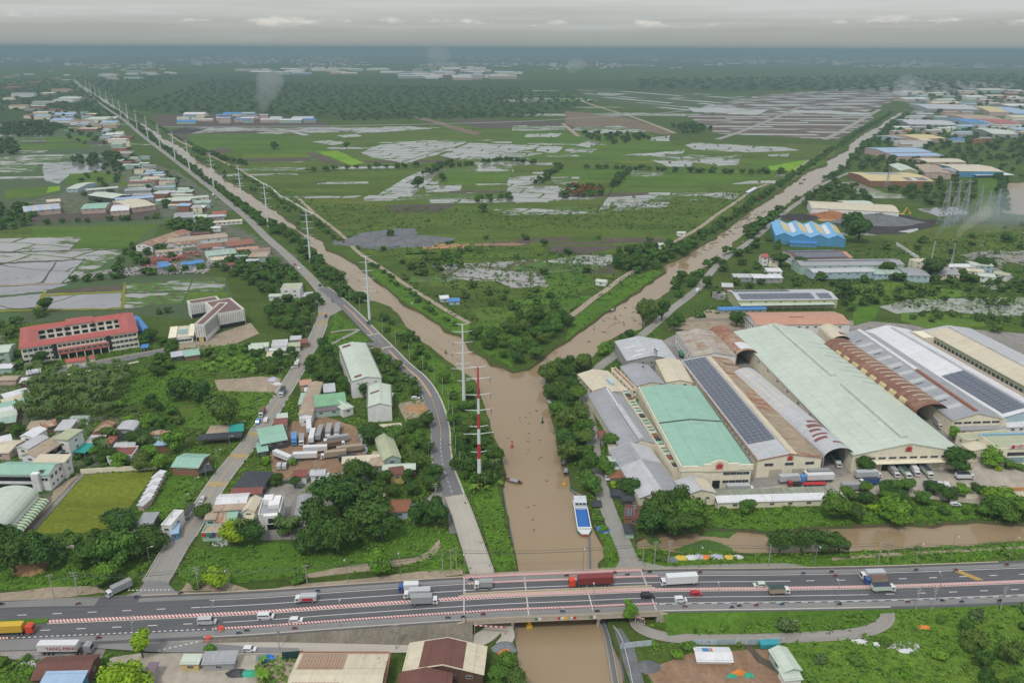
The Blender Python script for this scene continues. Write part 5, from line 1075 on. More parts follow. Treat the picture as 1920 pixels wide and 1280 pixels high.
# -- west bank buildings
def west():
 def many(rows):
  for(nm,lb,A,B,C,he,rf,hr,rk,wk)in rows:
   BLD[lb]=Bld(nm,lb,A,B,C,he,rf,hr,rk,wk,nowall=nm in('canopy','awning'))
 c=Bld('white_building','long three storey white building with a pale green gabled roof by the road',(659,714),(715,707),(667,645),10.5,'gy',12.2,'celadon','white',wins=[('L',9,1.3,1.2,7.5),('L',9,1.3,1.2,4.2),('F',3,1.6,.6,8.2)],cat='building')
 c.patch('L',.04,.09,.25,.75,'brown','roof_opening',.08);c.patch('L',.9,.96,.2,.8,'brown','roof_opening',.08)
 for x0 in(-.5,c.w):c.box('dark_gutter',x0,0,10.2,x0+.5,c.d,10.9,plain('gutter',(.18,.17,.16)))
 c2=Bld('white_building','shorter white gabled building in front of the long white one',(689,762),(734,759),(724,722),9,'gy',10.8,'celadon','white',wins=[('R',4,1.3,1.2,5)],cat='building');c2.patch('L',.55,.63,.2,1,'brown','roof_opening',.08)
 for x0 in(-.5,c2.w):c2.box('dark_gutter',x0,0,8.7,x0+.5,c2.d,9.4,plain('gutter',(.18,.17,.16)))
 many([('shed','pale tiled shed with a wide roof between trees south of the white buildings',(701,809),(752,805),(755,792),5,'gx',6,'cream','mint'),('shed','long olive-grey gabled shed running towards the truck yard',(719,862),(751,857),(738,808),5,'gy',7,'olive','mint'),('shed','mint green single-slope shed at the corner of the truck yard',(490,832),(538,823),(537,799),4.5,'shed',6,'mint','dark'),('shed','small mint lean-to beside the mint truck yard shed',(484,847),(502,844),8,3,'shed',3.6,'mint','dark'),('shed','rust-red patched shed above the mint truck yard shed',(514,799),(536,797),(536,785),4.5,'shed',5,'redbrown','mint'),('shed','small mint flat shed above the rust-red patched one',(520,785),(538,783),5,4.5,'shed',4.9,'celadon','mint'),('workshop','green sheet roofed workshop with patches near the truck yard',(591,762),(648,756),(641,739),5.5,'shed',6.5,'green','mint'),('workshop','purplish lean-to along the mint workshop wall',(586,771),(641,765),7,4,'shed',4.8,'purple','mint'),('shed','long tan sheet roof running back from the truck yard',(560,777),(585,776),(612,716),5,'gy',5.8,'tan','white'),('shed','patched pale green shed left of the long tan roof',(560,757),(580,756),(588,737),4.5,'shed',5,'patchmint','grey'),('shed','tan hut with an orange edge at the north of the sheds',(563,722),(583,720),6,4,'shed',4.4,'terracotta','pink'),('shed','blue roofed hut among the roadside sheds',(577,727),(594,726),6,3.4,'shed',3.8,'blue','grey'),('shed','white roofed hut among the roadside sheds',(572,733),(595,731),4,3.2,'shed',3.5,'white','grey'),('shed','grey roofed hut right of the long tan roof',(608,735),(628,733),10,3.8,'shed',4.3,'ltgrey','grey'),('shed','pale green hipped shed at the right end of the workshop',(643,768),(662,762),(650,745),4.5,'hip',6,'celadon','white'),('house','small white hut with one window under a tan sheet',(563,786),(584,784),6,4,'flat',4.2,'white','white'),('house','small brown roofed white house south of the truck yard',(549,893),(573,892),(570,880),4,'gx',5,'redbrown','white'),('house','white and grey house right of the brown roofed one',(582,890),(608,889),(606,879),4,'gx',5,'ltgrey','white'),('shed','small pale shed in front of the white and grey house',(598,901),(611,901),6,3,'shed',3.5,'celadon','white'),('shed','tan flat shed left of the mint roofed house',(692,872),(718,872),12,4,'shed',4.4,'tan','grey'),('shed','long pale shed behind the tan flat shed',(642,868),(710,863),5,4,'shed',4.4,'cream','grey'),('house','mint roofed house with dark slatted front below the truck yard',(718,881),(778,878),(780,867),4.5,'gx',5.5,'celadon','brownw'),('house','yellow walled house with a dark brown roof',(732,890),(757,887),(758,877),5,'shed',6,'brown','yellow'),('house','low hut with a patchily rusted tin roof by the lane',(701,960),(768,957),(766,936),3.6,'gx',4.6,'rust','ltblue'),('shed','grey tin shed at the left end of the rusted hut',(690,962),(702,961),9,3.2,'shed',3.6,'grey','grey'),('house','small mint and white box house behind the rusted hut',(693,935),(722,934),(718,925),4,'flat',4.3,'celadon','brick'),('house','flat roofed warehouse-like house with a plain grey roof beside the white villa',(551,980),(575,978),(576,928),4,'gy',4.8,'grey','grey'),('house','big bright white metal roofed house near the left road',(404,946),(460,943),(462,924),5,'gx',6,'white','white'),('house','grey-tan roofed house in front of the bright white roof',(401,957),(457,953),(459,945),4.6,'shed',5,'tan','ltblue'),('shed','tan roofed shop strip nearest the road below the white roof',(384,973),(403,972),(411,958),3.5,'shed',4,'tan','ltblue'),('shed','brown ribbed roof strip between tan and mint strips',(404,984),(420,983),(430,961),3.5,'shed',4,'oldrust','ltblue'),('shed','mint roofed shop strip below the white roof',(421,981),(438,980),(446,961),3.5,'shed',4,'mint','white'),('house','cream-green gabled house left of the white villa',(455,957),(476,957),(484,933),5,'gy',6.3,'cream','cream'),('shed','cream lean-to in front of the cream-green gabled house',(458,975),(471,975),9,3,'shed',3.5,'cream','mint'),('kiosk','grey roofed corner shop with coloured sign boards at the junction',(378,1000),(415,999),(420,984),3.6,'flat',3.8,'tan','mint'),('shed','thin red-brown roof behind the bright white roof',(432,927),(488,925),4,4,'shed',4.5,'redbrown','grey'),('tent','large black net tent roof near the left road',(438,914),(490,916),(492,884),4,'hip',7,'dark','dark'),('barn','mint roofed open barn right of the football pitch',(322,874),(371,876),(386,851),4.5,'gx',6,'mint','rust' if False else 'brick'),('canopy','black netting canopy attached to the mint barn',(374,886),(398,880),(405,859),3,'shed',3.8,'dark','dark'),('canopy','long black net canopy by the left road',(371,824),(451,818),(452,811),3.4,'shed',4,'dark','dark'),('canopy','teal canopy at the roadside end of the black nets',(430,810),(455,807),7,4,'shed',4.4,'teal','dark'),('shed','tan roofed shed behind the long black canopy',(388,814),(428,812),8,3.5,'shed',4,'tan','pink'),('house','white two storey house with a low block in front by the left road',(302,985),(320,986),(333,957),5.5,'flat',5.9,'white','white'),('shed','long pale blue roofed strip beside the left road',(321,1000),(333,998),(348,966),3.4,'shed',3.8,'ltblue','blue'),('awning','narrow dark awning along the left road',(346,964),(352,964),(366,946),3,'shed',3.3,'dark','dark'),('shed','dark walled shed with a grey roof at the corner of the football pitch',(250,995),(277,994),(282,963),4,'shed',4.6,'grey','dark'),('house','tan roofed long two storey wing left of the football pitch',(40,853),(70,857),(111,816),8,'gy',9.6,'tan','white'),('house','white cube building with a cream-green roof left of the football pitch',(103,826),(128,828),(144,809),9,'flat',9.5,'olive','white'),('canopy','bright teal canopy beside the white cube building',(139,846),(158,848),(168,833),3,'shed',3.4,'teal','grey'),('shed','pale grey roofed shed left of the tan roofed wing',(31,838),(52,841),(79,818),6,'gy',7,'ltgrey','white'),('shed','white roofed shed above the pale grey one',(38,817),(62,819),(94,804),6,'gy',7,'white','white'),('house','cream roofed strip behind the mint school roof',(62,866),(119,866),6,8.4,'shed',8.9,'cream','white'),('shed','green roofed shed at the left edge below the school',(-30,663),(15,659),14,7,'gx',8.5,'celadon','mint'),('house','small white hut with a brown door left of the palm grove',(37,717),(64,714),6,3.6,'shed',4,'white','brownw'),('shed','pale roofed hut above the white hut left of the palm grove',(50,702),(75,698),6,3.6,'shed',4,'ltgrey','grey'),('shed','northmost white roof strip left of the palm grove',(10,746),(54,734),6,3.6,'shed',4,'white','grey'),('shed','cream roof strip left of the palm grove',(7,757),(51,746),6,3.6,'shed',4,'cream','brick'),('shed','mint roof strip at the left edge by the palms',(-25,771),(45,757),6,3.6,'shed',4.2,'mint','brick'),('shed','off-white roof strip below the mint strip',(-28,780),(34,766),5,3.6,'shed',4,'white','brick'),('shed','wide pale green strip below the off-white one',(-30,790),(31,777),6,3.6,'shed',4.2,'celadon','brick'),('shed','lowest green and cream strip at the left edge',(-32,800),(28,790),6,3.6,'shed',4.2,'patchmint','brick'),('house','tan roofed hut below the palm grove',(50,804),(75,802),(87,790),3.8,'shed',4.6,'tan','brick'),('house','second tan and brown hut below the palm grove',(79,802),(105,796),(110,787),3.8,'shed',4.6,'oldrust','brick'),('house','grey roofed hut right of the brown hut below the palms',(103,806),(129,805),(136,789),4,'shed',4.8,'ltgrey','grey'),('house','faded brown roofed house right of the palm grove foot',(176,809),(201,808),(211,791),4,'gy',5,'oldrust','brick'),('shed','grey curved tin roof shed in the village',(214,809),(250,808),(264,792),4,'arch',5.5,'ltgrey','grey'),('shed','red tin roofed shed in the village',(193,833),(206,833),(214,820),3.4,'shed',4,'red','grey'),('shed','pale grey roofed hut beside the red tin shed',(161,829),(187,829),(195,818),3.6,'shed',4.2,'ltgrey','ltblue'),('shed','small brown roofed hut above the pale grey one',(170,818),(190,817),5,3.6,'shed',4,'brown','brick'),('shed','white roofed hut at the left edge of the village',(-20,848),(16,848),12,4,'gx',5,'cream','pink'),('shed','brown edged white hut below the left edge hut',(-20,838),(22,828),8,4,'shed',4.6,'white','brick'),('house','white three storey house with a greenish roof north of the road fork',(526,543),(562,542),(558,532),9,'flat',9.4,'olive','white'),('shed','low mint annex left of the three storey house',(504,556),(528,555),5,3.5,'shed',4,'celadon','white'),('shed','grey hut right of the three storey house',(566,556),(588,554),8,3,'shed',3.6,'ltgrey','grey'),('house','mint roofed house west of the left road',(470,651),(502,649),(506,641),4,'gx',5,'celadon','white'),('house','white flat roofed house west of the left road',(509,650),(538,648),(540,637),5,'flat',5.3,'ltgrey','white'),('house','pale green roofed house west of the left road',(539,650),(562,648),(566,640),4,'gx',5,'olive','white'),('shed','dark red roofed shop at the bend of the left road',(562,644),(578,642),7,3.6,'shed',4,'redbrown','brick'),('shed','grey roofed shop beside the dark red one',(544,637),(563,636),6,4,'shed',4.4,'ltgrey','grey'),('shed','long white verandah roof in front of the roadside houses',(505,657),(546,656),3,3,'shed',3.4,'white','white'),('shed','tan hut with a blue tarp west of the left road',(500,668),(515,667),6,3,'shed',3.5,'cream','blue'),('shed','grey roofed low shed south of the modern school',(322,669),(350,665),7,3.2,'shed',3.8,'ltgrey','dark'),('shed','mint roofed low shed south of the modern school',(347,668),(374,664),9,3.4,'shed',4,'mint','brick'),('shed','white roofed shed east of the modern school yard',(468,656),(492,653),9,4,'gx',5,'celadon','white'),('arched_shed','bright blue barrel roof beside the red roofed school',(270,627),(286,624),(276,594),3.5,'arch',5.5,'blue','blue'),('canopy','small bright blue canopy at the school gate road',(264,652),(276,651),5,3,'shed',3.4,'blue','grey'),('warehouse','grey-brown gabled shed with white walls in the paddies',(254,459),(285,461),(294,431),6,'gy',8.5,'oldrust','white'),('warehouse','very long tan ribbed roof east of the grey-brown shed',(294,457),(427,444),(425,436),5,'gx',6.5,'tan','white'),('shed','long white walled shed below the long tan roof',(292,474),(341,470),8,4.5,'shed',5,'tan','white'),('shed','cream and rust roofed shed below the long tan roof',(328,459),(374,454),7,4,'shed',4.6,'oldrust','white'),('shed','rust-red roofed shed beside the canal road',(375,466),(418,461),(420,453),4.5,'gx',5.5,'rust','grey'),('shed','dark rusty roofed shed at the roadside',(428,462),(478,456),(474,447),4.5,'gx',5.5,'rust','grey'),('shed','faded green roofed shed among rusty ones',(390,480),(444,474),(438,465),4.5,'gx',6,'patchmint','white'),('shed','cream roofed shed among rusty ones',(396,488),(432,485),9,4,'shed',4.5,'cream','white'),('shed','pale blue roofed shed by the canal road',(445,480),(472,477),9,4,'gx',5,'ltgrey','grey'),('shed','terracotta patched shed by the canal road',(444,468),(484,465),8,4,'gx',5,'terracotta','grey'),('shed','maroon roofed shed north of the long tan roof',(360,440),(394,437),8,4,'gx',5,'brown','brick'),('shed','maroon roofed hut at the foot of the rusty sheds',(417,499),(444,495),8,4,'gx',5,'redbrown','grey'),('shed','bright blue tarpaulin roof in the cemetery',(298,501),(317,499),14,4,'shed',5,'blue','grey'),('shed','long bright blue roof above the grave plots',(342,497),(382,492),7,4,'shed',5,'blue','ltblue'),('warehouse','long grey shed with blue patches west of the ploughed field',(45,397),(113,391),(110,381),6,'gx',7.5,'ltgrey','pink'),('warehouse','mint gabled shed above the ploughed field',(152,392),(197,390),(199,380),6,'gx',8,'mint','pink'),('warehouse','white roofed shed right of the mint gabled shed',(207,396),(241,394),(243,383),6,'gx',7.5,'white','pink'),('warehouse','tan roofed shed at the right of the ploughed field',(246,390),(292,384),(287,368),6,'gx',7.5,'cream','pink'),('shed','long pale blue roof behind the tan roofed shed',(216,375),(288,370),10,6,'shed',7,'ltblue','grey'),('warehouse','big pale green gabled shed in the roadside village',(212,372),(246,366),(240,353),7,'gy',9,'celadon','dark'),('shed','long grey shed above the roofless compound',(162,357),(222,352),8,5,'shed',5.8,'celadon','grey'),('shed','pale green shed right of the big gabled one',(248,356),(274,354),10,5,'gx',6.5,'celadon','grey'),('house','pale green farmhouse alone in the fields',(124,354),(145,354),(143,342),5,'gx',7,'celadon','ltblue'),('shed','cream roofed shed near the dark field trees',(88,379),(113,377),12,5,'shed',6,'cream','pink'),('shed','long mint roofed row beside the canal road',(294,377),(345,372),10,5,'gx',6.5,'celadon','mint'),('shed','second mint roofed row nearer the canal road',(346,373),(391,369),9,5,'gx',6.5,'celadon','cream'),('house','house with a blue rooftop tank and white walls',(361,389),(378,388),9,8,'flat',8.4,'ltblue','cream'),('shed','orange roofed hut left of the blue tank house',(347,386),(360,385),8,4,'gx',5.5,'orange','pink'),('warehouse','grey gabled shed at the field corner',(326,409),(362,407),(366,397),5,'gx',7,'grey','grey'),('house','pale green shed with white front at the field corner',(363,408),(387,407),12,5,'gx',7,'celadon','white'),('shed','white roofed shed right of the pale green one',(388,407),(420,405),8,4.5,'gx',6,'ltgrey','grey'),('house','bright red roofed house by the canal road',(399,401),(424,399),9,4.5,'gx',6,'red','white'),('shed','white strip roof below the red roofed house',(395,418),(454,414),7,3.5,'shed',4,'cream','white'),('shed','white roofed hut beside the dark trees by the canal road',(395,428),(413,427),8,4,'gx',5,'white','white'),('hut','blue tarpaulin hut on the tongue of land',(843,565),(862,564),6,3,'shed',3.6,'blue','ltblue'),('hut','white hut on the tongue of land',(826,560),(842,559),6,3,'shed',3.6,'white','ltblue'),('hut','mint roofed riverside hut with a blue hoist',(1117,527),(1136,529),7,3.5,'gx',4.6,'celadon','white'),('hut','pale green canal-side hut beside the trees',(1236,460),(1246,460),8,3.5,'shed',4,'celadon','white'),('hut','small white hut at the dirt road bend',(1271,437),(1286,437),7,3.5,'gx',4.5,'celadon','white'),('shed','long thin white roof beside the far dirt road',(1404,361),(1420,352),4,3.5,'shed',4,'white','grey'),('house','grey asbestos roofed shack by the shaded river road',(1144,850),(1162,850),9,3.5,'gx',4.5,'asbestos','grey'),('house','pale green roofed shack by the shaded river road',(1142,878),(1168,878),(1165,855),3.6,'gx',4.8,'celadon','cream'),('shed','rusty lean-to below the pale green shack',(1147,896),(1168,894),4,3,'shed',3.5,'rust','grey'),('shed','maroon roofed shack high on the shaded river road',(1128,822),(1140,821),7,3.4,'shed',4,'redbrown','grey'),('house','brown roofed shack with blue solar panels near the canal mouth',(1171,969),(1208,973),(1203,948),3.4,'gx',5,'brown','brick'),('shed','lime green hut with a small solar panel',(1210,976),(1226,975),(1223,955),3.4,'shed',4,'olive','mint'),('shed','grey cloth shelter beside the shaded river road',(1168,938),(1190,938),(1188,928),2.6,'hip',3.6,'dark','dark'),('shed','dark tarpaulin shelter by the canal mouth',(1173,1000),(1189,1000),(1188,982),2.2,'hip',3.4,'dark','teal' if False else 'mint'),('shed','long dark tarpaulin covered pile by the shaded river road',(1146,928),(1180,930),(1176,918),1.6,'hip',3.2,'dark','dark'),('shed','dark tarpaulin covered pile left of the river road',(1112,948),(1127,948),(1126,938),1.2,'hip',2.2,'dark','dark'),('house','wide dark brown roofed building below the parked truck',(60,1272),(163,1266),(186,1226),4,'gx',5.6,'brown','brownw'),('house','blue ribbed roof with a cream rear edge at the bottom left',(64,1304),(140,1302),(149,1265),4.6,'shed',6,'ltblue','blue'),('warehouse','big cream roof with rusty ribs at the bottom',(528,1330),(706,1330),(733,1224),6,'gx',8,'cream','white'),('warehouse','brown and cream gabled building at the bottom centre',(757,1255),(905,1262),(910,1212),5.5,'gy',8.4,'cream','brownw'),('warehouse','second brown gabled roof cut by the bottom edge',(742,1312),(842,1312),(841,1262),6.5,'gy',8.6,'brown','brownw'),('shed','small mint roofed shed with a wooden wall by the slip road',(340,1242),(371,1242),(372,1230),3,'shed',3.6,'celadon','yellow'),('shed','pale grey roofed shelter beside banana plants',(380,1243),(438,1241),(441,1224),3,'shed',3.8,'grey','grey'),('shed','narrow purple-brown roof at the bottom left',(255,1290),(270,1290),(278,1244),3.4,'shed',3.8,'purple','grey'),('house','pale green gabled cottage at the bottom right',(1470,1258),(1502,1254),(1483,1213),3.4,'gy',4.6,'celadon','mint'),('shed','pale lean-to in front of the green cottage',(1472,1274),(1503,1271),4,2.8,'shed',3.2,'celadon','white'),('ruin','collapsed white sheet roof with blue and orange tarpaulins',(1308,1237),(1373,1238),(1365,1214),1.4,'gx',2.2,'white','white'),])
 BLD['big cream roof with rusty ribs at the bottom'].grid('F',.03,.55,.06,.94,15,1,RM('redbrown',0),'rusted_sheet',.4,.1);BLD['big cream roof with rusty ribs at the bottom'].grid('B',.03,.55,.06,.92,15,1,roofmat('roof_rib_rust',(.44,.32,.22),.45,.6,0,.5,(.24,.09,.05)),'rusted_sheet',.4,.1)
 x=BLD['big cream roof with rusty ribs at the bottom'];x.box('red_trim',-.4,x.d,5.6,x.w+.4,x.d+.5,6.3,WM('brick'));x.box('red_trim',x.w+.4,0,5.2,x.w+1.0,x.d,6.2,WM('brick'))
 x=BLD['brown and cream gabled building at the bottom centre'];x.patch('L',0,1,.38,1,'brown','brown_sheet',.08);x.patch('R',0,1,.50,1,'brown','brown_sheet',.08)
 x=BLD['brown roofed shack with blue solar panels near the canal mouth'];x.grid('F',.05,.35,.1,.9,2,3,SOLAR)
 x=BLD['pale green roofed shack by the shaded river road'];x.grid('F',.4,.7,.2,.8,2,2,SOLAR)
 x=BLD['collapsed white sheet roof with blue and orange tarpaulins'];x.patch('B',.2,.4,.2,.9,'blue','blue_tarpaulin',.12);x.patch('B',.42,.5,.2,.9,'orange','orange_tarpaulin',.12);x.root.rotation_euler[0]=.03
 x=BLD['grey roofed corner shop with coloured sign boards at the junction']
 for i,col in enumerate([(.50,.05,.07),(.06,.25,.14),(.08,.07,.20),(.35,.20,.12)]):x.box('sign_board',x.w*(.02+i*.25),-.5,2.5,x.w*(.2+i*.25),-.3,4.2,plain('board_%d'%i,col))
 x=BLD['white cube building with a cream-green roof left of the football pitch'];x.box('roof_slab',-.5,-.5,9.8,x.w+.5,x.d+.5,10.3,RM('olive',0));x.box('open_floor',1,-.1,.2,x.w-1,.03,3.2,DARKIN);x.box('wall_band',.3,.3,9.4,x.w-.3,x.d-.3,9.8,WM('ltblue'))
 x=BLD['tan roofed long two storey wing left of the football pitch']
 for z in(1,4.6):x.windows('R',9,3.0,2.2,z,mat=boxmesh('gallery_opening',-1.6,-.05,0,1.6,.02,2.4,DARKIN),name='gallery_opening')
 x=BLD['white three storey house with a greenish roof north of the road fork'];x.windows('R',2,1.2,1.2,5)
 for a0 in(.1,.4,.75):BLD['long grey shed with blue patches west of the ploughed field'].patch('F',a0,a0+.12,0,1,'ltblue','roof_sheet',.1)
 v=Bld('villa','modern white villa with a flat roof and a framed balcony window',(484,966),(524,963),(531,932),7,'flat',7.4,'grey','white',wins=[('R',3,1.4,1.6,4.4)],cat='house')
 v.box('balcony_frame',2.2,-1.8,3.6,v.w-.4,-.06,7.6,WM('white'));v.box('balcony_window',3.9,-1.95,4.3,v.w-1.4,-1.78,6.4,GLASS);v.box('ground_opening',3,-.1,.1,v.w-1,.03,2.9,DARKIN)
 v.box('roof_block',1,v.d*.62,7.05,4.6,v.d-.6,9.3,WM('white'));v.box('roof_block',v.w-5,v.d*.35,7.05,v.w-.6,v.d-.6,8.6,WM('white'))
 s=Bld('school_building','two storey white school block with a mint green roof and a tower',(-14,888),(90,889),(116,866),8,'gx',9.8,'mint','white',wins=[('R',3,1.6,1.8,5),('R',3,1.2,1.2,1.6)],cat='school')
 om=boxmesh('gallery_opening',-1.7,-.05,0,1.7,.02,2.1,DARKIN)
 for z in(4.6,1.0):s.windows('F',9,3,2,z,.05,.70,'gallery_opening',om)
 s.windows('F',2,1.4,1.5,4.8,.86,.98);s.box('stair_tower',s.w*.72,-1.6,0,s.w*.85,.5,8.9,WM('white'));s.patch('F',.80,.90,.1,.45,'dark','roof_opening',.08)
 h=Bld('sports_hall','arched pale green sports hall with striped awnings at the left edge',(-75,994),(14,990),(83,926),7,'arch',11.5,'celadon','blue',wins=[],cat='hall')
 h.box('side_wall',h.w-.05,0,0,h.w+.15,h.d,7,WM('white'))
 n=13;aw=paint('awning_green',(.07,.27,.17));ac=paint('awning_cream',(.66,.60,.42))
 me=[]
 for mt in(aw,ac):
  b=MB();L=h.d/(2*n);k=6
  V=[]
  for i in range(k+1):
   q=i/k;x=.2+3.6*q;z=5.6-2.1*q*q-.35*math.sin(q*6)
   V+=[(x,0,z),(x,L*1.0,z)]
  V2=[(a,b_,c-.08)for a,b_,c in V];m=len(V)
  b.add(V+V2,[(2*i,2*i+1,2*i+3,2*i+2)for i in range(k)]+[(2*i+m,2*i+2+m,2*i+3+m,2*i+1+m)for i in range(k)]);me.append(b.mesh('awning_strip',mt))
 for i in range(2*n):
  o=obj('awning_strip',me[i%2],h.root);o.location=(h.w,h.d*i/(2*n),0)
 q=Bld('school','large cream school with a red roof around a courtyard',(38,653),(257,620),(243,587),11,'flat',11.4,'tan','cream',wins=[],cat='school')
 w,d=q.w,q.d;bpy.data.objects.remove(q.r);bpy.data.objects.remove(q.wall);T=8.2
 red=RM('red',0);red1=RM('red',1)
 def wing(x0,y0,x1,y1,hw=11,hh=13):
  q.box('wing_wall',x0,y0,0,x1,y1,hw,WM('ivory'));b=MB();o=.9
  if x1-x0>y1-y0:
   ym=(y0+y1)/2;b.add([(x0-o,y0-o,hw),(x1+o,y0-o,hw),(x1+o,y1+o,hw),(x0-o,y1+o,hw),(x0+4,ym,hh),(x1-4,ym,hh)],[(0,1,5,4),(1,2,5),(2,3,4,5),(3,0,4),(3,2,1,0)])
   obj('wing_roof',b.mesh('wing_roof',red),q.root)
  else:
   xm=(x0+x1)/2;b.add([(x0-o,y0,hw),(x1+o,y0,hw),(x1+o,y1,hw),(x0-o,y1,hw),(xm,y0,hh-.03),(xm,y1,hh-.03)],[(0,1,4),(1,2,5,4),(2,3,5),(3,0,4,5),(3,2,1,0)])
   obj('wing_roof',b.mesh('wing_roof',red1),q.root)
 wing(0,0,w,T);wing(0,d-T,w,d);wing(0.02,T-3,T,d-T+3,11.02,12.9);wing(w-T,T-3,w-.02,d-T+3,11.02,12.9);wing(w*.40,d-T-.5,w*.62,d+2.5,11.8,14)
 for z in(8,4.7,1.4):
  q.windows('F',6,2.2,1.7,z,.01,.27);q.windows('F',6,2.2,1.7,z,.75,.99)
  if z>7:q.windows('F',11,2.0,1.6,z,.30,.73)
  q.windows('R',5,2.0,1.6,z,.05,.95)
  for i in range(10):
   x_=T+2.5+i*(w-2*T-4)/9;o=obj('courtyard_window',om,q.root);o.location=(x_,d-T-(.56 if w*.39<x_<w*.63 else.04),z)
 q.box('red_band',w*.29,-1.3,3.6,w*.735,-.04,7.0,paint('school_red',(.54,.18,.16)));wmn=window_mesh(2.2,1.4)
 for i in range(9):
  o=obj('window',wmn,q.root);o.location=(w*(.315+i*.049),-1.34,4.9)
 for i in range(7):q.box('entrance_column',w*(.30+i*.07),-1.25,0,w*(.30+i*.07)+.5,-.8,3.6,WM('cream'))
 q.box('entrance_recess',w*.30,-.3,.1,w*.72,-.02,3.5,DARKIN)
 for f in(.275,.74):q.box('stair_window',w*f-1.5,-.12,1,w*f+1.2,.02,10.4,GLASS)
 q.box('courtyard_floor',T,T,.05,w-T,d-T,.25,CONC2)
 g=Bld('school_gate','red tiled entrance gate in front of the red roofed school',(124,679),(159,675),4,4,'gx',5.4,'red','cream',wins=[],cat='gate');g.box('opening',g.w*.28,-.1,0,g.w*.78,.02,3.2,paint('shutter_white',(.55,.55,.55)))
 Bld('shelter','small red roofed guard hut right of the school gate',(167,672),(176,671),4,3,'hip',4.4,'red','cream',wins=[])
 deck=paint('roof_deck',(.17,.095,.09));fin=paint('facade_fins',(.42,.41,.36))
 def campus(lb,A,B,C,he,fins='F'):
  b=Bld('campus_block',lb,A,B,C,he,'flat',he+.3,'cream','white',wins=[],cat='building')
  b.box('roof_deck',1.6,1.6,he+.03,b.w-1.6,b.d-1.6,he+.5,deck)
  fm=boxmesh('facade_fin',-.14,-.35,.0,.14,-.03,he-4.2,fin)
  for L,f in((b.w,'F'),(b.d,'R')):
   n=int(L/1.5)
   for i in range(n):
    o=obj('facade_fin',fm,b.root)
    if f=='F':o.location=(L*(i+.5)/n,0,3.4)
    else:o.location=(b.w,L*(i+.5)/n,3.4);o.rotation_euler=(0,0,math.pi/2)
  b.box('shaded_ground_floor',.3,-.08,.1,b.w-.3,.02,3.0,DARKIN)
  return b
 b1=campus('diagonal modern school wing with a brown roof deck',(364,609),(383,609),(409,568),11.5)
 for y_ in(.5,.62,.74):b1.box('red_window',b1.w+.02,b1.d*y_,5,b1.w+.45,b1.d*y_+3,7.5,paint('school_red',(.54,.18,.16)))
 b1.box('yellow_door',2,-.5,0,5,-.1,2.8,WM('yellow'));campus('right modern school wing with vertical facade fins',(408,589),(458,580),(446,557),11)
 campus('rear modern school wing with two brown roof decks',(356,571),(412,562),(412,555),10.5)
 p=Bld('pool_building','low white school building with a green rooftop pool',(322,634),(361,630),(357,611),4.2,'flat',4.5,'cream','white',wins=[('F',5,2.2,1.6,1.2)],cat='building')
 p.box('pool',p.w*.3,p.d*.3,4.25,p.w*.72,p.d*.72,4.5,paint('pool_green',(.20,.36,.34),.2));p.box('side_roof',-2,-1,4.55,p.w*.22,p.d,5.0,WM('cream'));p.box('side_roof',p.w*.82,-1,4.55,p.w+1,p.d+2,5.0,WM('cream'))
 for i in range(8):
  x0=258+i*3.95;y0=946-i*7.4
  Bld('changing_cabin','white roofed cabin right of the football pitch',(x0,y0),(x0+9.5,y0+1.5),5.4,2.8,'shed',3.2,'white' if i%2 else 'ltgrey','pink',wins=[],cat='cabin')
west()
# -- roadside strips and far estates, generated house by house
def rnd_build(poly,n,size,he,labels,minpx=0,kinds=('shed','house'),rks=('ltgrey','celadon','white','cream','tan','grey','patchmint','ltblue','redbrown','oldrust'),seed=1,ang=None,group=None):
 r=random.Random(seed);pl=[(poly[i],poly[i+1])for i in range(0,len(poly),2)];xs=[p[0]for p in pl];ys=[p[1]for p in pl];done=0;tries=0
 while done<n and tries<n*60:
  tries+=1;x=r.uniform(min(xs),max(xs));y=r.uniform(min(ys),max(ys))
  if not inside(x,y,pl):continue
  p=P(x,y);w=r.uniform(*size);d=w*r.uniform(.35,.8);h=r.uniform(*he)
  if not free(p.x,p.y,max(w,d)*.55):continue
  a=(ang if ang is not None else.12)+r.uniform(-.12,.12);ux,uy=math.cos(a),math.sin(a)
  A=proj((p.x-ux*w/2+uy*d/2,p.y-uy*w/2-ux*d/2,h));B=proj((p.x+ux*w/2+uy*d/2,p.y+uy*w/2-ux*d/2,h))
  rk=r.choice(rks);wk=r.choice(['white','cream','grey','pink','mint','brick'])
  k=r.choice(kinds);Bld(k,'%s roofed %s %s'%(RN[rk],k,labels),A,B,d,h,r.choice(['gx','gx','shed','flat']),None,rk,wk,wins=[],group=group);done+=1
NOGO=[[P2(f[i],f[i+1])for i in range(0,len(f),2)]for nm,mk,f,lv,r in NEAR if mk in('soil','concrete','greyyard','football','gravel','rows','orange','coal')and nm not in('grey_yard','factory_ground','rubble_patch')]
for f in([160,889,288,882,295,886,262,955,205,1000,60,1004,40,990,90,930,150,885],[1345,925,1580,918,1590,945,1345,955],[478,705,528,708,522,736,402,735,402,712],[640,1062,800,1035,824,1010,826,1024,760,1058,560,1085]):NOGO.append([P2(f[i],f[i+1])for i in range(0,len(f),2)])
NOBB=[(min(p[0]for p in w),max(p[0]for p in w),min(p[1]for p in w),max(p[1]for p in w))for w in NOGO]
def nogo(x,y):return any(b[0]<x<b[1]and b[2]<y<b[3]and inside(x,y,w)for b,w in zip(NOBB,NOGO))
def free(x,y,rad):
 for(ax,ay,ux,uy,w,d)in KEEP:
  dx,dy=x-ax,y-ay;s=dx*ux+dy*uy;t=-dx*uy+dy*ux
  if-rad<s<w+rad and-rad<t<d+rad:return False
 if near_road(x,y,rad):return False
 return not wet_at(x,y,rad)
ROADP={}
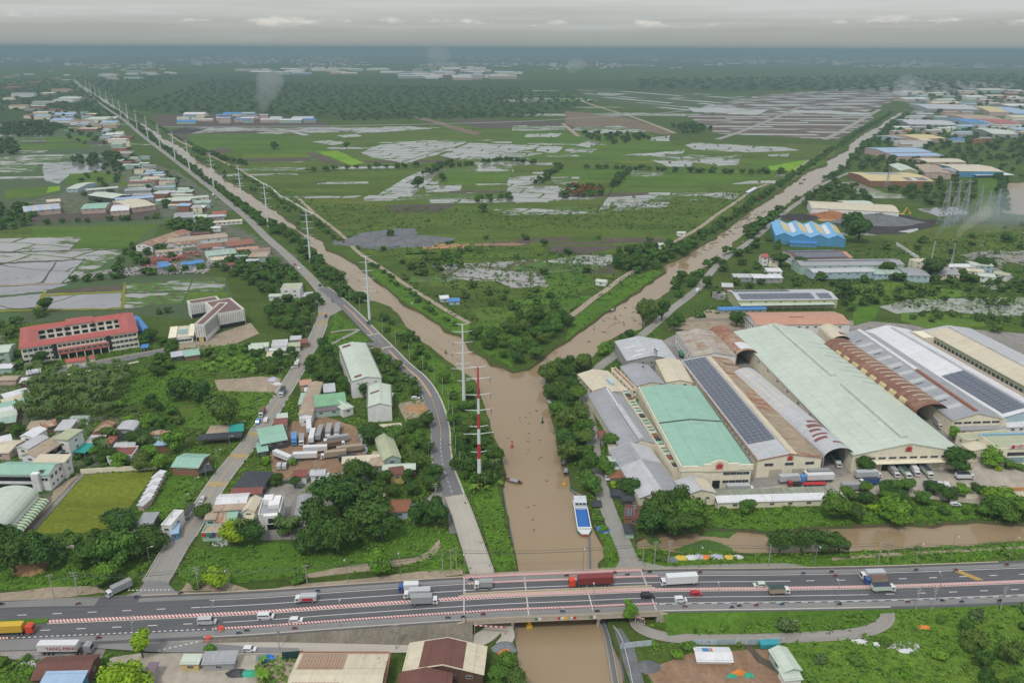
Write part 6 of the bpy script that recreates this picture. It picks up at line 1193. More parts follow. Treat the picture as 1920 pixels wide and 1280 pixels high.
def build_road_index():
 for o in COL.objects:
  nm=o.name.split('.')[0]
  if o.type=='MESH' and nm in('highway','left_road','right_road','service_road','service_lane','east_bank_road','underpass_track','dirt_road','white_track','lane','far_highway','field_road','school_road','crossing_path','spur_road','deck'):
   off=o.parent.location if o.parent else Vector((0,0,0));v=o.data.vertices;n=len(v)if nm!='deck' else len(v)//2
   for i in range(0,n-3,2):
    a=(v[i].co+v[i+1].co)/2+off;b=(v[i+2].co+v[i+3].co)/2+off;hw=(v[i].co-v[i+1].co).length/2
    L=(b-a).length;k=max(1,int(L/4))
    for j in range(k+1):
     c=a+(b-a)*(j/k);ROADP.setdefault((int(c.x//16),int(c.y//16)),[]).append((c.x,c.y,hw))
build_road_index()
def near_road(x,y,rad):
 cx,cy=int(x//16),int(y//16)
 for i in(-1,0,1):
  for j in(-1,0,1):
   for(a,b,hw)in ROADP.get((cx+i,cy+j),()):
    if(a-x)**2+(b-y)**2<(hw+rad)**2:return True
 return False
_bk={}
for W_ in(RIVER_W,CANAL_W):
 for i in range(len(W_)):
  a,b=Vector(W_[i]),Vector(W_[(i+1)%len(W_)]);k=max(1,int((b-a).length/4))
  for j in range(k):
   c=a+(b-a)*(j/k);_bk.setdefault((int(c.x//16),int(c.y//16)),[]).append((c.x,c.y))
def wet_at(x,y,rad):
 if inside(x,y,RIVER_W)or inside(x,y,CANAL_W):return True
 cx,cy=int(x//16),int(y//16)
 for i in(-1,0,1):
  for j in(-1,0,1):
   for(a,b)in _bk.get((cx+i,cy+j),()):
    if(a-x)**2+(b-y)**2<rad**2:return True
 return False
rnd_build([265,385,300,330,260,290,225,240,200,232,196,262,230,300,250,330,255,352,262,380],34,(14,34),(4,8),'in the roadside village west of the canal',seed=3)
rnd_build([395,395,300,330,262,300,255,340,290,380,340,396],26,(12,30),(4,7),'close to the canal road',seed=4)
rnd_build([400,470,450,452,500,470,480,500,440,505],8,(10,20),(4,6),'by the canal road bend',seed=5)
rnd_build([150,215,205,222,215,260,190,250,60,225,60,200],22,(20,60),(5,10),'far up the west canal road',seed=6)
rnd_build([10,130,130,132,150,160,150,200,20,205],20,(30,80),(6,12),'in the far left suburb',seed=7)
rnd_build([180,136,330,132,330,146,200,150],14,(40,120),(7,12),'beyond the far end of the canal',seed=8)
rnd_build([1700,215,1920,205,1920,260,1760,275,1640,290,1690,240],30,(22,60),(6,11),'in the hazy right estate',seed=9,rks=('ltgrey','celadon','white','cream','tan','grey','ltblue'))
rnd_build([1700,175,1920,168,1920,205,1720,212],26,(40,120),(7,12),'at the far right beyond the canal',seed=10,rks=('ltgrey','white','cream','tan','ltblue'))
rnd_build([0,640,40,660,60,700,30,720,-40,740],3,(8,14),(3,4),'left of the palm grove',seed=11)
rnd_build([120,790,330,800,330,850,190,870,150,840],5,(8,14),(3,4),'hidden in the village trees',seed=12)
rnd_build([750,137,900,134,985,140,980,146,880,151,760,148],30,(60,170),(12,18),'in the distant white factory estate',seed=13,rks=('white','ltgrey','white','ltblue'),kinds=('factory_shed',))
rnd_build([440,131,900,128,900,136,560,142,440,137],40,(60,200),(9,16),'on the distant town edge',seed=14,rks=('white','ltgrey','cream','ltblue'),kinds=('factory_shed',))
rnd_build([330,218,480,216,520,222,600,226,600,230,350,232],26,(20,60),(5,9),'in the far construction camp',seed=15,rks=('blue','blue','ltgrey','white','ltblue'),kinds=('site_hut',))
def far_town():
 r=np.random.RandomState(5);N=5200
 px=r.uniform(-150,2100,N);py=101+28*r.beta(1.15,1.5,N);py[N//2:]=101+40*r.rand(N-N//2)
 keep=np.ones(N,bool)
 for i in range(N):
  d=mnoise.noise(Vector((px[i]*.006,py[i]*.10,2)))+.5*mnoise.noise(Vector((px[i]*.02,py[i]*.3,5)))
  if d<(.02 if py[i]<124 else.18+(py[i]-124)*.02):keep[i]=False
  if 600<px[i]<1650 and py[i]>131:keep[i]=False
 V=[];F=[];MI=[];n=0
 for i in np.nonzero(keep)[0]:
  p=P(px[i],py[i]);s=p.y/4000
  w=r.uniform(10,42)*(.6+s*.4);d=r.uniform(8,24)*(.6+.4*s);h=r.uniform(5,11)if r.rand()<.94 else r.uniform(14,40);a=r.uniform(-.3,.3)
  c,s_=math.cos(a),math.sin(a)
  for z in(0,h):
   for x,y in((-w,-d),(w,-d),(w,d),(-w,d)):V.append((p.x+(x*c-y*s_)/2,p.y+(x*s_+y*c)/2,z))
  F+=[(n+4,n+5,n+6,n+7),(n,n+1,n+5,n+4),(n+1,n+2,n+6,n+5),(n+3,n,n+4,n+7)];MI+=[r.choice([0,0,1,2,3])]*4;n+=8
 me=bpy.data.meshes.new('far_town');me.from_pydata(V,[],F)
 for m_ in(RM('white'),RM('ltgrey'),RM('cream'),RM('oldrust')):me.materials.append(m_)
 me.polygons.foreach_set('material_index',MI);me.update();obj('far_town',me,kind='stuff')
far_town()
# -- vehicles
TYRE=plain('tyre',(.025,.025,.027),.9,.1);VG=plain('vehicle_glass',(.03,.04,.05),.12,.6);CHASSIS=plain('chassis',(.05,.05,.055),.7)
def vp(name,col,rough=.35):return plain('paint_'+name,col,rough,.5)
PC={'white':(.66,.67,.68),'black':(.02,.02,.025),'red':(.42,.02,.03),'silver':(.45,.47,.49),'blue':(.03,.10,.32),'skyblue':(.08,.28,.60),'grey':(.30,.31,.32),'darkred':(.20,.03,.03),'orangered':(.62,.06,.02),'yellow':(.62,.40,.04),'darkgreen':(.03,.07,.06),'tan':(.34,.28,.20),'navy':(.03,.04,.07),'green':(.08,.25,.14),'palegreen':(.50,.60,.52),'teal':(.03,.30,.34),'brown':(.16,.10,.07)}
_wh={}
def wheel(parent,x,y,r=.36,w=.24):
 k=(r,w)
 if k not in _wh:
  b=MB();b.cyl((0,-w/2,0),r,w,'y',12);b.cyl((0,-w/2-.01,0),r*.5,w+.02,'y',8,1);_wh[k]=b.mesh('wheel',[TYRE,plain('rim',(.35,.35,.36),.4)])
 o=obj('wheel',_wh[k],parent);o.location=(x,y,r);return o
def root_v(name,cat):r=empty(name,(0,0,-500));r['category']=cat;return r
def m_car(col,name='car',L=4.5,W=1.8,Ht=1.5,kind='suv'):
 r=root_v(name,'van' if kind in('van','minibus')else 'car');p=vp(col,PC[col]);l=L/2;w=W/2
 if kind in('van','minibus'):prof=[(-l,.35),(l,.35),(l,.95),(l-.75,1.15),(l-1.45,Ht),(-l+.1,Ht),(-l,Ht-.35)]
 else:prof=[(-l,.32),(l,.32),(l,.78),(l-.95,.95),(l-1.5,Ht),(-l+.55,Ht),(-l+.08,.95)]
 b=MB();b.prism([(x,z)for x,z in prof],-w,w,'y');obj('body',b.mesh('body',p),r)
 b=MB();zt=Ht-.14;zb=Ht-.55 if kind in('van','minibus')else.95
 x1=l-1.25;x0=-l+.35
 for s in(-1,1):b.box(x0,s*(w+.005)-.02,zb,x1-.2,s*(w+.005)+.02,zt)
 obj('side_windows',b.mesh('side_windows',VG),r)
 b=MB();a0,a1=(prof[3],prof[4]);b.add([(a0[0]-.02,-w+.1,a0[1]+.03),(a0[0]-.02,w-.1,a0[1]+.03),(a1[0]+.04,w-.15,a1[1]-.05),(a1[0]+.04,-w+.15,a1[1]-.05)],[(0,1,2,3)])
 b.v=[(x+.04,y,z+.03)for x,y,z in b.v];obj('windscreen',b.mesh('windscreen',VG),r)
 for s in(-1,1):
  b=MB();b.box(l-.06,s*(w-.3)-.18,.62,l+.03,s*(w-.3)+.18,.80);obj('headlight',b.mesh('headlight',plain('lamp_glass',(.7,.7,.68),.2)),r)
  for x in(-l+.85,l-.85):wheel(r,x,s*(w-.1))
 return r
def m_truck(cab,box,L=7.2,W=2.3,Ht=3.1,top=None,open_=False,text=None):
 r=root_v('truck','truck');l=L/2;w=W/2;pc=vp(cab,PC[cab]);pb=vp(box,PC[box],.6);pt=vp(top or box,PC[top or box],.6)
 b=MB();b.prism([(l-1.75,.5),(l,.5),(l,1.35),(l-.28,2.25),(l-1.75,2.3)],-w+.08,w-.08,'y');obj('cab',b.mesh('cab',pc),r)
 b=MB();b.add([(l+.01,-w+.2,1.36),(l+.01,w-.2,1.36),(l-.24,w-.25,2.15),(l-.24,-w+.25,2.15)],[(0,1,2,3)]);obj('windscreen',b.mesh('windscreen',VG),r)
 b=MB()
 for s in(-1,1):b.box(l-1.4,s*(w-.08)-.02,1.35,l-.5,s*(w-.08)+.02,2.0)
 obj('side_window',b.mesh('side_window',VG),r)
 b=MB();b.box(-l,-w,.95,l-1.95,w,Ht-.08);obj('cargo_box',b.mesh('cargo_box',pb),r)
 b=MB();b.box(-l-.03,-w-.03,Ht-.1,l-1.9,w+.03,Ht);
 for i in range(5):x=-l+.5+i*(L-2.6)/4;b.box(x-.05,-w,Ht,x+.05,w,Ht+.05)
 obj('box_roof',b.mesh('box_roof',pt),r)
 b=MB();b.box(-l,-w+.4,.6,l-.4,w-.4,.95);obj('chassis',b.mesh('chassis',CHASSIS),r)
 for s in(-1,1):
  for x in(-l+1.3,l-1.1):wheel(r,x,s*(w-.16),.48,.3)
 return r
def m_semi(cab,box,L=15.5,Ht=3.95,boxL=12.2,tractor=True,flat=False):
 r=root_v('articulated_truck' if tractor else 'trailer','truck' if tractor else 'trailer');l=L/2;w=1.25
 if tractor:
  b=MB();b.prism([(l-2.2,.7),(l,.7),(l,1.6),(l-.25,2.9),(l-1.0,3.35),(l-2.2,3.35)],-w+.05,w-.05,'y');obj('cab',b.mesh('cab',vp(cab,PC[cab])),r)
  b=MB();b.add([(l+.01,-w+.2,1.75),(l+.01,w-.2,1.75),(l-.20,w-.22,2.75),(l-.20,-w+.22,2.75)],[(0,1,2,3)]);obj('windscreen',b.mesh('windscreen',VG),r)
  b=MB();b.box(l-4.6,-.5,.75,l-.3,.5,1.1);b.box(l-3.6,w-.45,.6,l-2.6,w-.05,1.1);obj('tractor_frame',b.mesh('tractor_frame',CHASSIS),r)
  for s in(-1,1):
   for x in(l-1.3,l-3.6,l-4.8):wheel(r,x,s*(w-.18),.5,.32)
 x1=-l+boxL if tractor else boxL/2;x0=-l if tractor else-boxL/2
 b=MB();z0=1.35
 if not flat:
  b.box(x0,-w+.03,z0,x1,w-.03,Ht)
  n=int(boxL/.6)
  for i in range(n+1):
   x=x0+i*boxL/n
   for s in(-1,1):b.box(x-.07,s*w-.03,z0+.1,x+.07,s*w+.03,Ht-.1)
   b.box(x-.07,-w,Ht,x+.07,w,Ht+.04)
  obj('container',b.mesh('container',vp(box,PC[box],.55)),r)
 b=MB();b.box(x0,-w+.1,1.1,x1-.2,w-.1,z0-.02);obj('trailer_bed',b.mesh('trailer_bed',CHASSIS if not flat else vp(box,PC[box])),r)
 for s in(-1,1):
  for k in(1.4,2.7,4.0):wheel(r,x0+k,s*(w-.18),.5,.32)
 if not tractor:
  b=MB();b.box(x1-2.6,-.9,0,x1-2.4,-.75,1.1);b.box(x1-2.6,.75,0,x1-2.4,.9,1.1);obj('landing_leg',b.mesh('landing_leg',CHASSIS),r)
 return r
_pro={}
def place(key,maker,loc,rz,label,group=None):
 if key not in _pro:
  r=maker();_pro[key]=r;r.location=loc;r.rotation_euler=(0,0,rz);r['label']=label
  if group:r['group']=group
  TOP.append(r);return r
 return dup(_pro[key],loc,rz,label,group)
def on_hw(px,row,key,maker,label,left,dz=.06,group=None,turn=0):
 p,d,r=frame_at(px);q=P(px,row,p.z+dz)
 return place(key,maker,q,math.atan2(d.y,d.x)+(math.pi if left else 0)+turn,label,group)
def on_px(x,y,hx,hy,key,maker,label,z=.3,group=None):
 """stand at (x, y); facing the ground point seen at (hx, hy)"""
 p=P(x,y,z);q=P(hx,hy,z);return place(key,maker,p,math.atan2(q.y-p.y,q.x-p.x),label,group)
T=lambda c,b,*a,**k:(lambda:m_truck(c,b,*a,**k))
C=lambda c,*a,**k:(lambda:m_car(c,*a,**k))
S=lambda c,b,*a,**k:(lambda:m_semi(c,b,*a,**k))
def vehicles():
 on_hw(1107,1096.5,'s1',S('orangered','darkred'),'red lorry pulling a long dark red container over the bridge',True)
 on_hw(1272,1094,'t1',T('white','white',13,2.5,3.9),'long white box lorry heading left right of the bridge',True)
 on_hw(1424,1098,'c1',C('palegreen'),'pale green taxi heading left in the far lanes',True)
 on_hw(906,1101,'t2',T('white','grey',6.4),'short grey box lorry with a white cab at the left end of the bridge',True)
 on_hw(782,1119,'t3',T('white','silver',9.2,2.4,3.5),'silver box lorry heading left beside a blue cabbed one',True)
 on_hw(766,1106,'t4',T('blue','white',7.0),'blue cabbed lorry with a white box left of the bridge',True)
 on_hw(796,1131,'t5',T('white','grey',9.2,2.4,3.5),'grey box lorry heading right just south of the striped median',False)
 t=on_hw(574,1127,'t6',T('white','silver',7.4,2.3,2.8),'white lorry with a red panel on its side heading left',True)
 b=MB();b.box(-2.6,-1.19,1.1,1.2,-1.14,2.2);b.box(-2.6,1.14,1.1,1.2,1.19,2.2);obj('red_panel',b.mesh('red_panel',vp('red',PC['red'])),t)
 on_hw(389,1168,'c2',C('silver','minibus',6.0,2.0,2.4,'minibus'),'silver minibus beside the start of the lane divider',False)
 on_hw(499,1158,'c3',C('white','van',5.3,1.9,2.0,'van'),'white van heading right between median and divider',False)
 on_hw(555,1164.5,'c4',C('white'),'white estate car behind the white van',False)
 on_hw(1214,1119,'c5',C('black','car',4.8,1.9,1.7),'black car near the right end of the bridge',False)
 on_hw(1305,1114.5,'c6',C('red','car',4.0,1.75,1.5),'small red car beside the striped median',False)
 on_hw(1276,1127,'c7',C('white','van',4.2,1.75,1.9,'van'),'small white van behind the black car',False)
 on_hw(1634,1083,'t7',T('white','silver',8.6,2.4,3.2),'silver roofed lorry overtaking a brown one in the far right lanes',True)
 on_hw(1640,1093,'t8',T('blue','tan',7.6,2.3,2.9,top='brown'),'blue cabbed lorry with a brown covered load',True)
 on_hw(1655,1107,'t9',T('white','palegreen',8.2,2.3,2.9,top='navy'),'white lorry with a dark tarpaulin roof near the right edge',False)
 on_hw(1460,1112,'t10',T('white','tan',7.2,2.3,2.9,top='darkgreen'),'lorry with a dark green canopy heading right',False)
 s=on_hw(20,1187,'s2',S('orangered','yellow'),'red lorry with a yellow container at the left edge',False)
 on_px(224,1109,205,1118,'t11',T('white','grey',8.6,2.4,3.3),'grey box lorry turning out of the left road junction',.38)
 y=on_px(126,1222,200,1221,'s3',S('grey','white',16.5),'parked lorry with a white container lettered in red',.3)
 cu=bpy.data.curves.new('t','FONT');cu.body='YANG MING';cu.size=1.75;cu.extrude=.02;to=bpy.data.objects.new('t',cu);COL.objects.link(to)
 dg=bpy.context.evaluated_depsgraph_get();me=bpy.data.meshes.new_from_object(to.evaluated_get(dg));bpy.data.objects.remove(to);me.materials.clear();me.materials.append(vp('red',PC['red']))
 me.transform(Matrix.Translation((-5.6,-1.31,2.0))@Matrix.Rotation(math.pi/2,4,'X'));obj('container_lettering',me,y)
 on_px(468,1219,500,1219,'c8',C('white','car',4.3),'white car on the service road below the highway',.3)
 on_px(530,739,518,762,'t12',T('white','grey',8.4,2.4,3.2,top='navy'),'dark covered lorry driving down the left road',.4)
 on_px(492,777,484,792,'t13',T('white','brown',7.4,2.3,2.9),'brown covered lorry parked at the left verge',.2)
 on_px(484,793,478,804,'c9',C('skyblue','van',4.6,1.8,1.9,'van'),'blue van parked behind the brown lorry',.2)
 on_px(499,789,492,800,'c10',C('white','car',4.2),'white car driving down the left road',.4)
 on_px(380,938,374,947,'c11',C('silver','car',4.4),'white car with a blue roof on the left road',.4)
 on_px(557,686,552,696,'t14',T('white','white',6.4),'white lorry parked at the upper left road',.2);on_px(549,688,545,696,'c10',None,'cream car parked beside the white lorry',.2)
 on_px(611,594,610,606,'c12',C('navy','car',4.2),'dark car alone on the road above the green triangle',.4)
 on_px(779,748,800,747,'c4',None,'white car on the sandy forecourt east of the white buildings',.2)
 on_px(735,742,738,736,'c10',None,'silver car between the white building and the lamp post',.2)
 for x,y,hx,hy,k,lb in((600,536,590,524,'c12','dark car at the road fork'),(553,497,560,504,'c6','red car on the canal road'),(560,504,552,495,'c10','white car on the canal road'),(400,368,410,378,'t14','white lorry on the far canal road'),(405,372,412,380,'c10','white car beside the far canal lorry'),(1307,549,1300,556,'t14','white lorry on the east bank road'),(1521,363,1515,368,'t14','white lorry far up the east bank road'),(1138,897,1140,905,'c10','silver car under the trees by the river shacks'),(1791,947,1815,947,'c10','white car on the path beside the canal bushes'),(875,1075,878,1083,'c12',None),(692,607,700,613,'c12','dark car near the zebra crossings')):
  if lb:on_px(x,y,hx,hy,k,None,lb,.4)
 for x,y,hx,hy,k,mk,lb in[(552,828,552,845,'ty1',T('skyblue','skyblue',9.5,2.4,3.2),'bright blue lorry facing the camera in the dirt yard'),(566,828,565,845,'ty2',T('white','grey',9.0,2.4,2.6),'open grey tipper lorry beside the blue one'),(580,806,581,830,'ty3',S('white','white',12,3.7,11,False),'white trailer at the upper left of the dirt yard'),(586,824,590,806,'ty3',None,'white trailer angled behind the tipper'),(600,818,606,800,'ty4',S('white','grey',12,3.7,12,False),'grey trailer left of the two white nosed lorries'),(617,814,613,832,'ty5',T('white','grey',12,2.5,3.5),'grey lorry with a white nose, left of the pair'),(633,813,629,832,'ty5',None,'grey lorry with a white nose, right of the pair'),(630,829,600,833,'ty5',None,'long grey lorry lying across the dirt yard'),(626,838,660,833,'ty6',T('white','brown',11,2.5,3.3),'brown open lorry below the long grey lorry'),(592,848,640,846,'ty3',None,'white trailer in the middle rows of the yard'),(656,848,690,844,'ty7',S('white','tan',12,3.7,12,False),'tan trailer at the right end of the middle row'),(626,857,590,861,'ty8',T('white','tan',12,2.5,3.5),'tan lorry facing left in the lower row'),(573,861,620,859,'ty3',None,'long white trailer in the lower row'),(531,862,550,870,'ty3',None,'white trailer set askew at the left of the yard'),(652,864,680,861,'ty9',S('white','navy',9,3,8,False),'dark grey tank trailer in the lower right corner'),(524,876,526,868,'ty10',C('silver','van',5,1.9,2.2,'van'),'silver van, left of two at the yard gate'),(534,876,536,868,'ty10',None,'silver van, right of two at the yard gate'),(512,834,512,845,'ty2',None,'lorry half under the mint shed')]:
  on_px(x,y,hx,hy,k,mk,lb,.25)
 for x,y,hx,hy,k,mk,lb in[(1673,887,1684,898,'f1',T('white','grey',9,2.4,3.1),'grey topped lorry backed onto the first dock'),(1694,888,1705,899,'f2',T('white','palegreen',9.5,2.4,3.1,top='darkgreen'),'green-black topped lorry backed onto the second dock'),(1713,885,1722,896,'f3',T('white','white',8.5,2.4,3.1),'white lorry backed onto the third dock'),(1735,887,1746,898,'f4',T('white','palegreen',9.5,2.4,3.1,top='navy'),'black topped lorry backed onto the fourth dock'),(1808,897,1840,897,'f5',T('white','white',8,2.4,3.0,top='navy'),'white and black bus-like lorry alone on the yard'),(1627,895,1660,894,'f6',T('white','silver',12,2.5,3.6),'silver curtain-sided lorry in front of the big warehouse'),(1628,907,1600,908,'f7',T('white','blue',8.5,2.4,2.9,top='navy'),'dark topped lorry with blue lettered sides'),(1602,918,1640,918,'f8',T('white','grey',12,2.5,3.4),'long grey lorry half hidden behind the canal trees'),(1482,903,1520,901,'f9',T('white','ltg' if False else 'silver',11,2.5,3.7),'silver container lorry beside the red tractor'),(1530,902,1500,903,'f10',S('skyblue','white',15),'white trailer lorry with red and blue letters'),(1530,892,1500,893,'f8',None,'grey lorry behind the lettered white trailer'),(1489,910,1470,911,'f11',T('red','black',6.2,2.4,1.4),'bright red tractor unit without a trailer'),(1527,910,1560,909,'f12',S('red','red',12,2,10.5,False,True),'red flatbed trailer behind the red tractor unit'),(1387,921,1440,920,'f6',None,'silver lorry in front of the mint warehouse'),(1440,924,1470,923,'ty10',None,'white van at the left end of the factory yard'),(1661,917,1661,905,'f13',T('white','white',5.5,2.0,2.6),'small white box lorry parked under the canal trees, leftmost'),(1683,917,1683,905,'f14',T('white','grey',6.5,2.1,2.7),'small grey box lorry parked under the canal trees'),(1696,916,1695,904,'f15',T('white','navy',7.5,2.2,2.8),'dark covered lorry parked above the canal trees'),(1737,914,1733,902,'f15',None,'dark covered lorry, left of a close pair'),(1750,914,1746,902,'f15',None,'dark covered lorry, right of a close pair'),(1762,915,1761,905,'f13',None,'small white box lorry right of the dark pair'),(1773,915,1772,905,'f13',None,'small white box lorry, rightmost of the row'),(1567,868,1575,880,'f2',None,'tanker lorry standing in the mouth of the grey arch'),(1428,884,1420,870,'f16',S('green','palegreen',9,3.2,8,False),'pale green container beside the solar warehouse'),(1420,664,1410,650,'f1',None,'lorry under the rusty arch'),(1755,795,1765,805,'f6',None,'silver tank lorry in the mouth of the striped rusty arch'),(1277,668,1270,655,'f17',S('green','green',7,3.0,6,False),'green container in the lane beside the crumbling roof'),(1303,703,1298,692,'f18',S('blue','blue',7,3.0,6,False),'blue container in the lane beside the solar roof'),(1318,733,1312,722,'f17',None,'green container in the lane beside the solar roof'),(1690,586+20,1700,606,'x',None,None)]:
  if lb:on_px(x,y,hx,hy,k,mk,lb,.3)
vehicles()
for o_ in list(bpy.data.objects):
 pass
def skin_mesh(name,V,E_,R,mats,sub=1):
 me=bpy.data.meshes.new(name);me.from_pydata(V,E_,[]);o=bpy.data.objects.new(name,me);COL.objects.link(o)
 m=o.modifiers.new('s','SKIN');m.use_smooth_shade=True
 for i,r in enumerate(R):me.skin_vertices[0].data[i].radius=(r,r)
 me.skin_vertices[0].data[0].use_root=True
 if sub:o.modifiers.new('d','SUBSURF').levels=sub
 dg=bpy.context.evaluated_depsgraph_get();res=bpy.data.meshes.new_from_object(o.evaluated_get(dg));bpy.data.objects.remove(o);res.name=name
 res.materials.clear()
 for m_ in mats:res.materials.append(m_)
 return res
SKIN=plain('skin',(.36,.20,.13),.6)
def m_rider(shirt):
 r=empty('person',(0,0,-500));r['category']='person'
 V=[(0,0,.85),(0,0,1.1),(.05,0,1.35),(.08,0,1.45),(.10,0,1.62),(.05,.2,1.36),(.25,.26,1.15),(.5,.22,1.05),(.05,-.2,1.36),(.25,-.26,1.15),(.5,-.22,1.05),(.05,.1,.82),(.42,.16,.80),(.30,.16,.42),(.42,.16,.34),(.05,-.1,.82),(.42,-.16,.80),(.30,-.16,.42),(.42,-.16,.34)]
 E_=[(0,1),(1,2),(2,3),(3,4),(2,5),(5,6),(6,7),(2,8),(8,9),(9,10),(0,11),(11,12),(12,13),(13,14),(0,15),(15,16),(16,17),(17,18)]
 R=[.14,.13,.14,.06,.11,.07,.05,.04,.07,.05,.04,.10,.08,.055,.05,.10,.08,.055,.05]
 me=skin_mesh('body',V,E_,R,[SKIN,shirt,plain('trousers',(.05,.055,.08),.8)])
 for p in me.polygons:p.material_index=0 if p.center.z>1.43 else(1 if p.center.z>.95 and p.center.x<.42 else 2 if p.center.z<.95 else 0)
 obj('body',me,r)
 b=MB();
 for k in range(4):
  a0,a1=k*math.pi/8,(k+1)*math.pi/8
  n=8;V=[(.10+.15*math.cos(a)*math.cos(t),.15*math.cos(a)*math.sin(t),1.62+.16*math.sin(a))for a in(a0,a1)for t in[2*math.pi*i/n for i in range(n)]]
  b.add(V,[(i,(i+1)%n,n+(i+1)%n,n+i)for i in range(n)])
 obj('helmet',b.mesh('helmet',vp('helmet',(.5,.5,.5))),r);return r
def m_bike(col):
 r=empty('motorbike',(0,0,-500));r['category']='motorbike'
 for x in(-.62,.62):wheel(r,x,0,.29,.10)
 b=MB();b.prism([(-.75,.55),(-.3,.45),(.25,.35),(.5,.55),(.62,.95),(.48,1.0),(.35,.62),(-.1,.6),(-.2,.78),(-.8,.80)],-.12,.12,'y');obj('frame',b.mesh('frame',vp(col,PC[col])),r)
 b=MB();b.box(-.7,-.13,.78,.05,.13,.86);obj('saddle',b.mesh('saddle',TYRE),r);b=MB();b.bar((.45,-.32,1.02),(.45,.32,1.02),.03);obj('handlebar',b.mesh('handlebar',CHASSIS),r);return r
shirts=[('white',(.6,.6,.6)),('red',(.45,.04,.05)),('black',(.03,.03,.035)),('teal',(.03,.35,.40)),('yellow',(.65,.45,.04)),('pink',(.5,.15,.25)),('blue',(.06,.12,.35)),('grey',(.25,.25,.26))]
bikes=[(3,1134,2,1),(147,1133,0,1),(256,1121,2,1),(339,1113,7,1),(185,1197,2,0),(448,1188,7,0),(463,1183,0,0),(553,1179,5,0),(840,1159,4,0),(869,1158,2,0),(906,1153,2,0),(883,1088,6,1),(1062,1080,0,1),(1152,1075,2,1),(1176,1078,0,1),(1218,1073.5,2,1),(1312,1074,2,1),(1055,1147,0,0),(1120,1147,7,0),(1284,1138,0,0),(1372,1140,2,0),(1386,1137,5,0),(1418,1136,7,0),(1506,1076,3,1),(1559,1073,1,1),(1566,1080,1,1),(1466,1134,3,0),(1574,1134,2,0),(1702,1129,0,0),(1717,1070,2,1),(1767,1127,0,0),(1792,1070,2,1),(1803,1129,7,0),(1874,1127,1,0),(1887,1060,2,1),(596,1109,3,1)]
_bp,_rp={},{}
for i,(px,row,c,lf)in enumerate(bikes):
 p,d,r=frame_at(px);z=p.z+.08
 if proj(p+r*oN)[1]>row-1 or px<400:z=max(.40,p.z+.08)
 q=P(px,row,z);a=math.atan2(d.y,d.x)+(math.pi if lf else 0)+(.25 if px<400 else 0)
 side='westbound' if lf else 'eastbound'
 nm,cc=shirts[c];bc=('black','red','blue')[i%3]
 x,y=proj((q.x,q.y,z));where='at the junction' if px<400 else 'left of the bridge' if px<868 else 'on the bridge' if px<1222 else 'right of the bridge' if px<1600 else 'far right'
 if bc not in _bp:_bp[bc]=m_bike(bc);o=_bp[bc];o.location=q;o.rotation_euler=(0,0,a);o['label']='%s %s motorbike %s'%(bc,side,where);o['group']='motorbikes on the highway';TOP.append(o)
 else:dup(_bp[bc],q,a,'%s %s motorbike %s'%(bc,side,where),'motorbikes on the highway')
 lb='%s rider in a %s shirt on a motorbike %s'%(side,nm,where)
 if nm not in _rp:_rp[nm]=m_rider(plain('shirt_'+nm,cc,.8));o=_rp[nm];o.location=q;o.rotation_euler=(0,0,a);o['label']=lb;o['group']='motorbike riders';TOP.append(o)
 else:dup(_rp[nm],q,a,lb,'motorbike riders')
LAMPM=plain('lamp_head',(.55,.56,.55),.4)
def m_lamp(h=11,arm=1.8):
 r=empty('street_lamp',(0,0,-500));r['category']='street lamp'
 b=MB();b.bar((0,0,0),(0,0,h-.4),.13,0,.08,6);obj('pole',b.mesh('pole',STEEL),r)
 b=MB();b.bar((0,0,h-.4),(arm,0,h+.1),.07,0,.05,5);obj('arm',b.mesh('arm',STEEL),r)
 b=MB();b.box(arm-.1,-.16,h,arm+.75,.16,h+.18);obj('lamp_head',b.mesh('lamp_head',LAMPM),r);return r
def m_pole(h=10,arms=2):
 r=empty('utility_pole',(0,0,-500));r['category']='utility pole'
 b=MB();b.bar((0,0,0),(0,0,h),.19,0,.12,6);obj('pole',b.mesh('pole',POLEC),r)
 for k in range(arms):
  b=MB();b.box(-1.1,-.07,h-.5-k*1.1,1.1,.07,h-.36-k*1.1)
  for x in(-1,-.4,.4,1):b.bar((x,0,h-.36-k*1.1),(x,0,h-.1-k*1.1),.05)
  obj('crossarm',b.mesh('crossarm',POLEC),r)
 if arms>1:
  b=MB();b.cyl((.35,0,h-3.6),.32,1.0,'z',8);obj('transformer',b.mesh('transformer',STEEL),r)
 return r
lamps=[(404,1185,'S'),(639,1184,'S'),(873,1166,'B'),(1112,1152,'B'),(1344,1149,'S'),(1566,1143,'S'),(1756,1128,'S'),(433,1112,'N'),(652,1091,'N'),(751,1078,'N'),(1093,1071,'B'),(871,1081,'B'),(1310,1067,'N'),(1526,1066,'N'),(1716,1060,'N'),(1892,1048,'N'),(1781,1046,'N')]
for x,y,s in lamps:
 z=cut(min(max(x,-200),2000)).z if s=='B' else.1
 w={'S':'on the south edge of the highway','N':'on the north verge of the highway','B':'standing on the bridge parapet'}[s]
 place('lamp',m_lamp,P(x,y,z),(math.pi/2 if y>1120 else-math.pi/2)+.0,'tall single-armed street lamp '+w,'highway street lamps')
for i in range(9,74,4):
 if i<len(LR)-1:
  d=(LR[i+1]-LR[i]).normalized();r=Vector((d.y,-d.x,0));q=LR[i]-r*6.2;place('lamp8',lambda:m_lamp(8,1.5),(q.x,q.y,.05),math.atan2(r.y,r.x),'street lamp on the west verge of the left road','left road street lamps')
